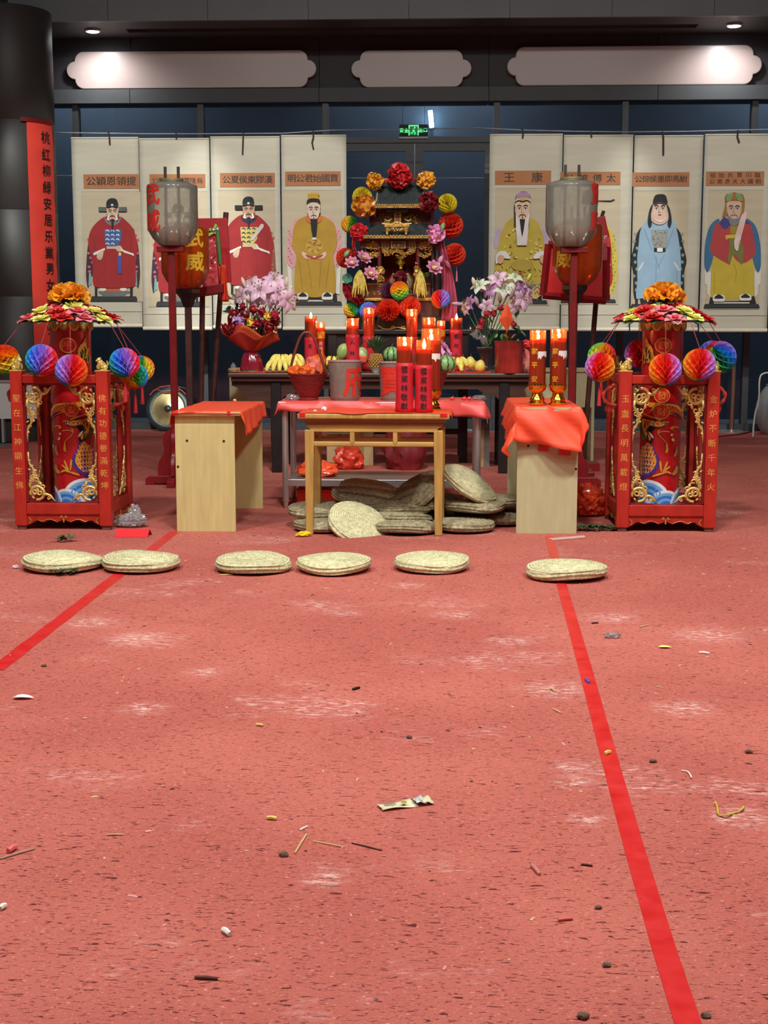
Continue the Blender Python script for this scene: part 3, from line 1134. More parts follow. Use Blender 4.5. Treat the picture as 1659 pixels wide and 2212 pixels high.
def draw4(P):
	OC, OC2 = (184, 144, 52), (150, 112, 38)
	P.platform(965, 1468, 1872, 1920)
	P.poly([(960, 1800), (1010, 1800), (1010, 1835), (1370, 1835), (1372, 1790), (1412, 1780), (1420, 1880), (965, 1880)], BLK, 0)
	P.rect(1000, 1858, 1372, 1874, (206, 200, 190))
	P.poly([(1000, 985), (940, 1050), (900, 1160), (880, 1320), (885, 1470), (940, 1530), (1000, 1500), (1400, 1500), (1420, 1540), (1468, 1470),
			(1470, 1280), (1440, 1120), (1370, 1010), (1300, 960)], (218, 160, 166), 3)
	for i in range(26):
		e = -1 if i % 2 else 1
		P.ell(1175 + e * (258 + 16 * math.sin(i * 2.1)), 1130 + (i // 2) * 30, 8, 9, (196, 120, 132), 7)
	for e in (-1, 1):
		P.poly([(1175 + e * 285, 1480), (1175 + e * 240, 1540), (1175 + e * 232, 1790), (1175 + e * 268, 1800)], (222, 216, 206), 0)
	P.poly([(1105, 965), (1010, 1010), (960, 1080), (945, 1200), (940, 1290), (985, 1390), (968, 1560), (972, 1790), (1060, 1795), (1110, 1822), (1180, 1832),
			(1250, 1822), (1300, 1795), (1392, 1790), (1396, 1560), (1380, 1390), (1412, 1290), (1412, 1180), (1390, 1060), (1310, 990), (1250, 965)], OC, 4)
	for x0, x1 in ((1010, 1050), (1100, 1150), (1250, 1230), (1340, 1300)):
		P.line([(x0, 1420), ((x0 + x1) / 2, 1560), (x1, 1740)], 3, OC2)
	P.ell(1175, 1290, 92, 88, (196, 156, 70), 20)
	for i in range(12):
		t = i * PI / 6
		P.line([(1175 + 40 * math.cos(t), 1290 + 36 * math.sin(t)), (1175 + 66 * math.cos(t + 0.4), 1290 + 60 * math.sin(t + 0.4)), (1175 + 80 * math.cos(t), 1290 + 74 * math.sin(t))], 5, OC2 if i % 2 else (222, 178, 92))
	P.ell(1175, 1262, 16, 18, (196, 92, 60), 10)
	for e in (-1, 1):
		P.poly([(1175 + e * 120, 1345), (1175 + e * 60, 1385), (1175 + e * 30, 1420), (1175 + e * 96, 1420), (1175 + e * 130, 1375)], (222, 190, 164), 3)
	P.poly([(1085, 1375), (1175, 1398), (1270, 1375), (1240, 1412), (1175, 1420), (1110, 1412)], (190, 74, 54), 3)
	P.ell(1178, 1400, 18, 8, WHT, 10)
	P.poly([(1110, 965), (1085, 985), (1100, 1030), (1170, 1060), (1240, 1030), (1258, 985), (1240, 965)], (206, 110, 66), 3)
	P.poly([(1098, 860), (1100, 808), (1130, 785), (1210, 785), (1238, 808), (1240, 870), (1236, 970), (1170, 1010), (1110, 970)], BLK, 3)
	P.face(1170, 915, 62, 90, (222, 194, 174))
	P.moustache(1172, 962, 30, 14)
	P.ell(1172, 985, 6, 8, BLK, 8)
	P.poly([(1135, 998), (1212, 998), (1205, 1110), (1195, 1196), (1160, 1196), (1145, 1110)], BLK, 0)
	P.poly([(1160, 1196), (1195, 1196), (1200, 1220), (1152, 1220)], WHT, 0)
	P.poly([(1098, 848), (1108, 808), (1168, 792), (1230, 808), (1240, 848), (1200, 822), (1140, 822)], BLK, 3)
	P.poly([(1108, 788), (1112, 760), (1105, 735), (1130, 726), (1168, 720), (1206, 726), (1230, 735), (1222, 762), (1226, 788), (1168, 780)], (208, 164, 60), 3)
	for i in range(5):
		P.line([(1122 + i * 23, 782), (1120 + i * 24, 752), (1116 + i * 26, 734)], 4, (168, 122, 36))
	P.shoe(1000, 1110, 1780, 1855)
	P.shoe(1262, 1370, 1780, 1855)


def draw5(P):
	Y1, Y2 = (190, 166, 66), (222, 202, 120)
	P.platform(500, 748, 1860, 1905)
	P.rect(650, 1800, 690, 1870, BLK)
	for e in (-1, 1):
		P.poly([(475 + e * 215, 1100), (475 + e * 280, 1140), (475 + e * 292, 1290), (475 + e * 255, 1310), (475 + e * 220, 1240)], (186, 166, 190), 3)
	P.poly([(250, 1660), (700, 1660), (690, 1780), (600, 1840), (540, 1780), (420, 1790), (330, 1740)], (112, 124, 128), 3)
	P.poly([(400, 985), (320, 1030), (275, 1110), (240, 1200), (225, 1300), (200, 1400), (185, 1500), (205, 1620), (330, 1680), (640, 1690), (745, 1620),
			(765, 1500), (745, 1390), (720, 1300), (710, 1200), (680, 1110), (640, 1030), (560, 985)], Y1, 4)
	rr = random.Random(5)
	for i in range(58):
		a = rr.uniform(0, 2 * PI)
		q = rr.uniform(0.35, 0.95)
		P.ell(475 + math.cos(a) * 225 * q, 1330 + math.sin(a) * 300 * q, rr.uniform(9, 17), rr.uniform(9, 16), Y2 if i % 3 else (160, 134, 46), 7)
	for i in range(9):
		P.line([(260 + i * 50, 1480 + 40 * math.sin(i)), (285 + i * 50, 1520 + 40 * math.sin(i)), (275 + i * 50, 1600)], 6, (206, 186, 80))
	P.ell(480, 1490, 120, 62, (176, 150, 60), 18)
	P.ell(465, 1578, 22, 12, (186, 70, 50), 10)
	P.poly([(640, 1690), (700, 1760), (690, 1800), (630, 1850), (585, 1840), (570, 1760)], (206, 172, 110), 0)
	P.line([(600, 1760), (640, 1720), (680, 1770)], 6, (120, 90, 70))
	P.line([(610, 1800), (640, 1770), (660, 1810)], 6, (120, 90, 70))
	for e in (-1, 1):
		P.poly([(475 + e * 120, 1420), (475 + e * 165, 1350), (475 + e * 240, 1345), (475 + e * 275, 1400), (475 + e * 268, 1480), (475 + e * 215, 1420)], (222, 216, 214), 3)
		P.poly([(475 + e * 190, 1395), (475 + e * 240, 1385), (475 + e * 262, 1430), (475 + e * 240, 1475), (475 + e * 200, 1460)], (208, 160, 130), 3)
		P.poly([(475 + e * 68, 850), (475 + e * 82, 850), (475 + e * 78, 1080), (475 + e * 62, 1080)], BLK, 0)
	P.poly([(410, 900), (560, 900), (545, 1090), (528, 1280), (425, 1280), (412, 1090)], (222, 212, 208), 0)
	P.face(482, 905, 70, 104, (220, 188, 166))
	P.moustache(482, 955, 36, 26, (70, 40, 38))
	P.ell(482, 985, 8, 12, (150, 60, 54), 8)
	P.poly([(452, 1003), (510, 1003), (496, 1110), (478, 1195), (464, 1110)], BLK, 0)
	P.poly([(402, 826), (418, 780), (480, 762), (556, 780), (568, 826), (520, 808), (480, 815), (440, 808)], (206, 186, 140), 3)
	P.line([(402, 828), (440, 808), (482, 818), (530, 806), (568, 828)], 7, BLK)
	P.poly([(410, 784), (420, 742), (455, 715), (490, 708), (528, 716), (558, 745), (566, 784), (490, 772)], (136, 104, 132), 3)
	for i in range(8):
		P.line([(425 + i * 18, 780), (432 + i * 16, 740), (440 + i * 14, 718)], 4, (206, 170, 200))
	P.ell(484, 795, 26, 16, (206, 166, 60), 12)


def draw6(P):
	cx = 1190
	P.platform(890, 1475, 1850, 1892)
	P.rect(1385, 1770, 1415, 1860, BLK)
	P.poly([(1080, 1010), (980, 1060), (930, 1200), (900, 1400), (905, 1700), (960, 1800), (1420, 1800), (1490, 1500), (1470, 1250), (1410, 1090), (1300, 1010)], (206, 186, 74), 4)
	for i in range(16):
		P.ell(1452 + 14 * math.sin(i * 2), 1180 + i * 38, 10, 11, (150, 160, 80), 7)
	P.poly([(1090, 1020), (1000, 1080), (960, 1250), (980, 1500), (990, 1740), (1400, 1740), (1430, 1420), (1420, 1250), (1380, 1090), (1280, 1020)], (178, 40, 44), 4)
	P.poly([(1390, 1440), (1412, 1462), (1418, 1490), (1398, 1490), (1382, 1464)], WHT, 3)
	P.poly([(1374, 1700), (1408, 1716), (1408, 1760), (1386, 1790), (1374, 1760)], WHT, 3)
	P.face(cx, 880, 62, 90)
	P.poly([(1110, 840), (1120, 720), (1180, 690), (1280, 690), (1285, 840)], BLK, 0)
	P.line([(1280, 695), (1280, 805)], 7, BLK)
	P.line([(1282, 806), (1420, 808), (1440, 797), (1462, 797)], 6, BLK)
	P.beard(cx, 950, 30, 1080)


def draw7(P):
	BL = (146, 176, 200)
	P.platform(158, 600, 1900, 1945)
	P.rect(205, 1850, 235, 1910, BLK)
	P.poly([(255, 1850), (300, 1795), (345, 1815), (345, 1905), (265, 1905)], BLK, 0)
	for e in (-1, 1):
		P.poly([(455 + e * 170, 1080), (455 + e * 230, 1150), (455 + e * 262, 1290), (455 + e * 295, 1440), (455 + e * 272, 1560), (455 + e * 270, 1760), (455 + e * 255, 1850),
				(455 + e * 220, 1850), (455 + e * 230, 1500), (455 + e * 200, 1200)], BLK, 3)
		for i in range(9):
			P.ell(455 + e * (246 + 16 * math.sin(i * 2.3)), 1160 + i * 74, 16, 19, (126, 158, 146), 7)
	P.poly([(340, 1010), (290, 1060), (255, 1140), (240, 1280), (225, 1420), (232, 1600), (215, 1830), (300, 1840), (620, 1840), (680, 1820), (688, 1600),
			(690, 1440), (675, 1280), (650, 1130), (612, 1020), (560, 1000), (460, 1040)], BL, 4)
	for x0, x1, y0, y1 in ((400, 470, 1370, 1540), (520, 440, 1370, 1520), (430, 420, 1400, 1800), (650, 640, 1560, 1800), (300, 380, 1100, 1330), (610, 530, 1100, 1330)):
		P.line([(x0, y0), ((x0 + x1) / 2, (y0 + y1) / 2), (x1, y1)], 3, (108, 138, 164))
	for e in (-1, 1):
		P.line([(455 + e * 160, 1455), (455 + e * 200, 1520), (455 + e * 222, 1548)], 8, (216, 214, 206))
	P.poly([(370, 1112), (550, 1112), (552, 1230), (538, 1300), (400, 1305), (376, 1220)], (150, 152, 146), 0)
	rr = random.Random(9)
	for i in range(26):
		P.ell(rr.uniform(390, 535), rr.uniform(1125, 1290), 8, 6, (128, 132, 130), 6)
	P.rect(403, 1306, 524, 1344, BLK)
	P.rect(434, 1306, 494, 1348, WHT)
	P.poly([(388, 850), (365, 930), (375, 1020), (460, 1062), (545, 1020), (556, 930), (540, 850)], (214, 176, 158), 4)
	P.face(462, 905, 72, 100, (216, 184, 164))
	P.poly([(392, 970), (410, 1010), (462, 1034), (515, 1010), (532, 970), (510, 1000), (462, 1016), (415, 1000)], (232, 216, 204), 3)
	for e in (-1, 1):
		P.poly([(462 + e * 72, 850), (462 + e * 100, 880), (462 + e * 120, 960), (462 + e * 125, 1040), (462 + e * 106, 1088), (462 + e * 84, 1050), (462 + e * 94, 960)], BLK, 4)
	P.poly([(392, 850), (400, 775), (425, 745), (465, 738), (510, 742), (534, 775), (540, 850), (465, 838)], BLK, 3)
	P.line([(394, 842), (465, 828), (540, 842)], 5, (74, 76, 80))
	P.shoe(330, 420, 1820, 1890)


def draw8(P):
	P.platform(935, 1525, 1900, 1948)
	P.poly([(988, 1900), (1005, 1820), (1040, 1830), (1040, 1868), (1430, 1868), (1430, 1830), (1470, 1810), (1490, 1900)], BLK, 0)
	P.rect(1040, 1880, 1420, 1895, (206, 200, 190))
	for e in (-1, 1):
		P.poly([(1240 + e * 300, 1530), (1240 + e * 232, 1560), (1240 + e * 232, 1830), (1240 + e * 270, 1790), (1240 + e * 270, 1700), (1240 + e * 295, 1690)], (222, 216, 206), 0)
	P.poly([(1050, 1390), (1020, 1520), (1008, 1700), (1010, 1825), (1140, 1845), (1310, 1845), (1460, 1815), (1466, 1700), (1460, 1520), (1440, 1400)], (196, 172, 58), 3)
	P.line([(1250, 1480), (1280, 1560), (1260, 1680)], 3, (156, 134, 40))
	P.line([(1050, 1560), (1045, 1780)], 3, (156, 134, 40))
	for e in (-1, 1):
		P.poly([(1240 + e * 140, 1000), (1240 + e * 240, 1070), (1240 + e * 290, 1250), (1240 + e * 300, 1450), (1240 + e * 288, 1540), (1240 + e * 260, 1560), (1240 + e * 210, 1420),
				(1240 + e * 180, 1200)], (60, 108, 146), 4)
	P.poly([(1110, 1030), (1040, 1090), (1020, 1200), (1000, 1330), (1060, 1400), (1180, 1470), (1215, 1470), (1240, 1300), (1250, 1400), (1340, 1470), (1450, 1410), (1482, 1340),
			(1460, 1180), (1430, 1060), (1370, 1010)], (176, 66, 66), 3)
	P.poly([(1160, 980), (1110, 1020), (1100, 1050), (1160, 1110), (1215, 1050)], (72, 66, 130), 3)
	P.poly([(1375, 1000), (1340, 1040), (1380, 1050), (1440, 1060)], (72, 66, 130), 0)
	P.poly([(1215, 1200), (1300, 1200), (1350, 1300), (1345, 1460), (1320, 1470), (1280, 1380), (1240, 1390), (1210, 1470), (1190, 1440), (1205, 1300)], (118, 122, 62), 3)
	P.poly([(1215, 1060), (1290, 1060), (1300, 1160), (1215, 1150)], (150, 136, 50), 0)
	P.poly([(1160, 1172), (1275, 1160), (1280, 1200), (1190, 1205), (1170, 1222)], (206, 180, 60), 0)
	P.poly([(1170, 740), (1160, 850), (1130, 980), (1190, 960), (1320, 960), (1360, 920), (1350, 740)], (150, 112, 58), 3)
	P.face(1255, 905, 70, 98, (206, 172, 146))
	P.poly([(1185, 965), (1215, 985), (1250, 1000), (1300, 985), (1325, 960), (1320, 1020), (1290, 1060), (1250, 1072), (1210, 1055)], (122, 126, 128), 4)
	P.moustache(1252, 955, 40, 20, (130, 124, 120))
	P.poly([(1165, 812), (1168, 742), (1210, 728), (1255, 716), (1300, 728), (1342, 738), (1348, 812), (1255, 800)], (168, 100, 50), 3)
	for e in (-1, 1):
		P.poly([(1255 + e * 12, 735), (1255 + e * 70, 735), (1255 + e * 84, 800), (1255 + e * 40, 802)], (126, 166, 110), 3)
		for i in range(4):
			P.line([(1255 + e * (24 + i * 15), 740), (1255 + e * (34 + i * 14), 796)], 2.5, (90, 130, 84))
	P.poly([(1255, 1310), (1262, 1180), (1330, 960), (1370, 915), (1388, 925), (1388, 960), (1330, 1180), (1296, 1320)], (222, 188, 178), 0)
	P.poly([(1255, 1220), (1300, 1170), (1326, 1180), (1320, 1220), (1290, 1240), (1300, 1310), (1280, 1340), (1256, 1300)], (228, 206, 200), 3)
	P.shoe(1030, 1150, 1800, 1875)
	P.shoe(1312, 1430, 1795, 1865)


scroll((165, 309, 298, 705), (140, 270), 4.879, 'portrait scroll of a red robed official with a blue badge and grey winged hat', ['公穎恩領提'],
	   (200, 518, 780, 672), (204, 702, 796, 1862), draw1, [(234, 284), (236, 296), (237, 312)])
scroll((309, 459.5, 300, 711), (140, 270), 4.879, 'portrait scroll mostly hidden behind the two lanterns and the crimson placard', ['公國始念祇賈隆烏'],
	   (895, 517, 1480, 664), (880, 702, 1500, 1915), draw2, [(380, 287), (381, 300)])
scroll((460.5, 609, 296, 708), (440, 270), 4.915, 'portrait scroll of a red robed official holding a white tablet over a yellow badge', ['公夏侯東膠漢'],
	   (175, 508, 756, 660), (172, 694, 756, 1900), draw3, [(526, 287), (525, 300), (524, 333)])
scroll((610.5, 750, 293, 711), (440, 270), 4.915, 'portrait scroll of an ochre robed nobleman with a long black beard', ['明公君始國賈'],
	   (865, 492, 1455, 648), (862, 692, 1466, 1930), draw4, [(676, 282), (677, 295), (674, 308), (677, 322)])
scroll((1053, 1209, 291, 711), (1030, 270), 4.915, 'portrait scroll of a bearded king in a yellow dragon robe above the lilies', ['王康'],
	   (192, 484, 790, 634), (184, 672, 790, 1915), draw5, [(1128, 276), (1130, 290), (1129, 298)])
scroll((1210, 1358.5, 293, 713), (1030, 270), 4.915, 'portrait scroll in red and yellow largely covered by a clear lantern', ['公誼傅太'],
	   (885, 496, 1526, 640), (880, 690, 1530, 1905), draw6, [(1276, 284), (1278, 296)])
scroll((1360, 1507, 294, 713), (1330, 270), 4.915, 'portrait scroll of a pale blue robed man in a black cap with long flaps', ['公琮侯墨即馬駙'],
	   (176, 502, 784, 652), (170, 698, 780, 1950), draw7, [(1431, 284), (1433, 296), (1433, 335)])
scroll((1509, 1657, 291, 715), (1330, 270), 4.915, 'portrait scroll of a grey bearded man in red jacket and yellow skirt', ['祖始氏賈川臨', '公甫彥夫大議朝'],
	   (955, 492, 1578, 646), (948, 690, 1566, 1955), draw8, [(1594, 281), (1593, 296), (1597, 308)])

# ================================================================== red couplet banner on the column
ya = 17.3
r = thing('couplet_banner', 'long red paper banner of black brush characters hung on the round column', 'banner', at(84, 760, 16.74))
zt = at(84, 254, 16.74).z - r.location.z
R0 = CR + 0.012
cc = V((cx.x, 17.3, 0)) - r.location
a_l = math.acos(max(-1, min(1, (at(57, 300, 16.9).x - cx.x) / R0)))
w_b = 0.42


def fn(u, v):
	t = -a_l + 0.04 + u * w_b / R0
	k = 0.008 * math.sin(v * 23) * (0.3 + u) + 0.006 * noise.noise(V((u * 2, v * 14, 3)))
	rr = R0 + 0.006 + abs(k)
	return (cc.x + rr * math.cos(t), cc.y + rr * math.sin(t), -0.05 + v * (zt + 0.05))


mb = MB()
mb.grid(fn, 10, 70)
mb.obj('paper', mat('banner_red', (222, 62, 48), 0.7, var=0.06, scale=3, bump=0.4, bscale=6), r)
flat = MB()
letters(flat, '桃红柳緑安居乐業男女老少平安', 0.05, zt * 0.47, 0.158, 0.02, vertical=True, pitch=zt * 0.0708, bold=0.014, wscale=0.95)
mb = MB()
wrap(mb, flat, R0, (cc.x, cc.y, 0), a0=-a_l + 0.04 + w_b * 0.50 / R0, step=0.05)
mb.obj('lettering', M_INK, r, smooth=False)
mb = MB()
mb.grid(lambda u, v: (cc.x + (R0 + 0.022) * math.cos(-a_l - 0.1 + u * (w_b / R0 + 0.12)), cc.y + (R0 + 0.022) * math.sin(-a_l - 0.1 + u * (w_b / R0 + 0.12)), zt - 0.03 + v * 0.05), 12, 1)
mb.obj('tape', mat('dark_tape', (110, 18, 20), 0.4), r, smooth=True)

# ================================================================== honeycomb paper balls (shared meshes)
def honey(name, cols, N_=28, freq=5, phase=0):
	"""tissue sheets from the axis outward, glued in turn to their neighbours"""
	mb = MB()
	M_ = freq * 4
	for k in range(N_):
		vs = []
		for i in range(M_ + 1):
			ph = -PI / 2 + PI * i / M_
			for r_ in (0.25, 0.72, 1.0):
				wv = 0.485 * math.cos(PI * 2 * freq * i / M_) * (-1) ** k * min(1.0, r_ * 1.05)
				t = 2 * PI / N_ * (k + wv)
				vs.append((r_ * math.cos(ph) * math.cos(t), r_ * math.cos(ph) * math.sin(t), r_ * math.sin(ph)))
		fs = []
		for i in range(M_):
			for q in range(2):
				fs.append((i * 3 + q, i * 3 + q + 1, (i + 1) * 3 + q + 1, (i + 1) * 3 + q))
		mb.add(vs, fs, int((k + phase) / N_ * len(cols)) % len(cols))
	me = bpy.data.meshes.new(name)
	me.from_pydata(mb.v, [], mb.f)
	for c in cols:
		me.materials.append(c)
	me.polygons.foreach_set('material_index', mb.mi)
	return me


def tissue(n, c):
	return mat('tissue_' + n, c, 0.75, var=0.05, scale=4, trans=0.36)


_hue = [(202, 160, 246), (240, 120, 190), (244, 44, 62), (250, 90, 44), (255, 146, 40), (255, 190, 52), (252, 232, 90), (180, 224, 90), (90, 206, 106), (60, 190, 180), (60, 168, 250), (130, 156, 250)]
H_RAIN = honey('rainbow_tissue', [tissue('hue_%d' % i, c) for i, c in enumerate(_hue)], phase=1.2)
H_RED = honey('vermilion_tissue', [tissue('vermilion', (242, 84, 52)), tissue('vermilion_b', (232, 72, 44))])
H_YEL = honey('yellow_tissue', [tissue('lemon', (240, 226, 60)), tissue('lemon_b', (230, 214, 50))], freq=5)
H_MAR = honey('maroon_tissue', [tissue('maroon', (120, 30, 44)), tissue('plum', (110, 50, 96))])


def ball(px, py, pr, y, mesh, label, rot=(0, 0, 0), group='honeycomb paper balls', string=None, tassel=False, cat='paper ball'):
	p = at(px, py, y)
	r_ = pr * mpp(y)
	t = thing('honeycomb_ball', label, cat, p, group=group)
	o = bpy.data.objects.new('tissue_leaves', mesh)
	COL.objects.link(o)
	o.parent = t
	o.scale = (r_,) * 3
	o.rotation_mode = 'ZXY'
	o.rotation_euler = rot
	if string is not None:
		mb = MB()
		q = V(string) - p
		mb.tube([(0, 0, r_ * 0.96), q], 0.0025, 5)
		mb.obj('string', mat('red_thread', (170, 60, 66), 0.7), t)
	if tassel:
		mb = MB()
		mb.tube([(0, 0, -r_ * 0.97), (0, 0.0, -r_ - 0.04)], 0.003, 5)
		mb.lathe([(0.001, -r_ - 0.03), (0.008, -r_ - 0.045), (0.010, -r_ - 0.07), (0.016, -r_ - 0.17), (0.0, -r_ - 0.172)], 10)
		mb.obj('tassel', mat('red_tassel', (190, 40, 44), 0.8, bump=0.3, bscale=60), t)
	return t


# ================================================================== scrollwork corner of a lantern stand
def corner_mesh():
	"""gilt openwork for a lower corner: grows right (+x) and up (+z) from the origin"""
	mb = MB()
	T = lambda pts, r0, r1=None, fl=0.9: mb.tube(pts, [1.35 * (r0 + ((r1 or r0) - r0) * i / (len(pts) - 1)) for i in range(len(pts))], 6, flat=fl)
	S = spiral
	T(S(0.058, 0.062, 0.048, 0.050, -PI * 0.55, PI * 1.1, 20), 0.0085)                 # big heart ring
	T(S(0.042, 0.075, 0.006, 0.030, 0.0, 2.6 * PI, 22), 0.004, 0.006)
	T(S(0.076, 0.066, 0.005, 0.022, PI, -1.4 * PI, 18), 0.004, 0.006)
	T([(0.012, 0, 0.09), (0.006, 0, 0.13), (0.030, 0, 0.165), (0.050, 0, 0.20), (0.030, 0, 0.245), (0.010, 0, 0.27), (0.004, 0, 0.31), (0.003, 0, 0.36)], 0.010, 0.004)
	T(S(0.022, 0.180, 0.004, 0.020, 0.5, 2.4 * PI, 16), 0.003, 0.006)
	T(S(0.056, 0.155, 0.004, 0.024, PI, 3.2 * PI, 16), 0.003, 0.006)
	T(S(0.040, 0.215, 0.003, 0.018, 0, -1.9 * PI, 14), 0.003, 0.005)
	T(S(0.018, 0.265, 0.003, 0.014, 0.3, 2.0 * PI, 12), 0.003, 0.004)
	T([(0.10, 0, 0.045), (0.125, 0, 0.055), (0.150, 0, 0.045), (0.170, 0, 0.018), (0.185, 0, 0.004)], 0.010, 0.004)
	T(S(0.102, 0.105, 0.004, 0.026, -PI / 2, 1.6 * PI, 16), 0.003, 0.006)
	T(S(0.136, 0.026, 0.003, 0.015, PI / 2, 2.6 * PI, 12), 0.003, 0.005)
	T([(0.085, 0, 0.105), (0.088, 0, 0.135), (0.070, 0, 0.15)], 0.007, 0.003)
	for x, z, a in ((0.012, 0.152, 0.6), (0.008, 0.232, 0.5), (0.008, 0.30, 0.3), (0.082, 0.128, 1.0), (0.155, 0.03, 2.2), (0.03, 0.03, 0.8), (0.055, 0.185, 2.4)):
		mb.sphere((x, 0, z), 0.013, 8, 6, sc=(1.0, 0.55, 0.5), rot=(0, a, 0))
	me = bpy.data.meshes.new('gilt_scrollwork')
	me.from_pydata(mb.v, [], mb.f)
	me.materials.append(M_GOLD)
	me.polygons.foreach_set('use_smooth', [True] * len(mb.f))
	return me


CORNER = corner_mesh()
STW, STH, PW = 0.70, 1.135, 0.086


def lion(parent, loc, face):
	mb = MB()
	c = lambda x, y, z: (x, y, z)
	mb.lathe([(0.0, 0), (0.034, 0), (0.034, 0.008), (0.0, 0.008)], 4, M=Matrix.Rotation(PI / 4, 4, 'Z'))
	mb.sphere((0.0, 0, 0.034), 0.026, 10, 8, sc=(1.25, 0.85, 1.0), rot=(0, -0.5, 0))
	mb.sphere((0.020, 0, 0.052), 0.020, 10, 8, sc=(0.9, 0.9, 1.1))
	mb.sphere((0.026, 0, 0.070), 0.017, 10, 8)
	mb.sphere((0.040, 0, 0.066), 0.009, 8, 6, sc=(1.1, 1, 0.8))
	for e in (-1, 1):
		mb.tube([(0.024, e * 0.013, 0.045), (0.034, e * 0.015, 0.025), (0.032, e * 0.015, 0.010)], [0.010, 0.008, 0.007], 7)
		mb.sphere((-0.016, e * 0.018, 0.020), 0.017, 8, 6, sc=(1.2, 0.7, 0.9))
		mb.sphere((0.018, e * 0.013, 0.084), 0.006, 6, 5)
		mb.sphere((0.036, e * 0.008, 0.074), 0.0035, 6, 5)
	mb.tube([(-0.028, 0, 0.02), (-0.040, 0, 0.045), (-0.030, 0, 0.065)], [0.006, 0.007, 0.005], 7)
	for i in range(7):
		mb.sphere((0.014 - 0.004 * abs(i - 3), (i - 3) * 0.006, 0.072 - abs(i - 3) * 0.006), 0.008, 6, 5)
	return mb.obj('lion_figurine', M_GOLD, parent, loc=loc, rot=(0, 0, face))


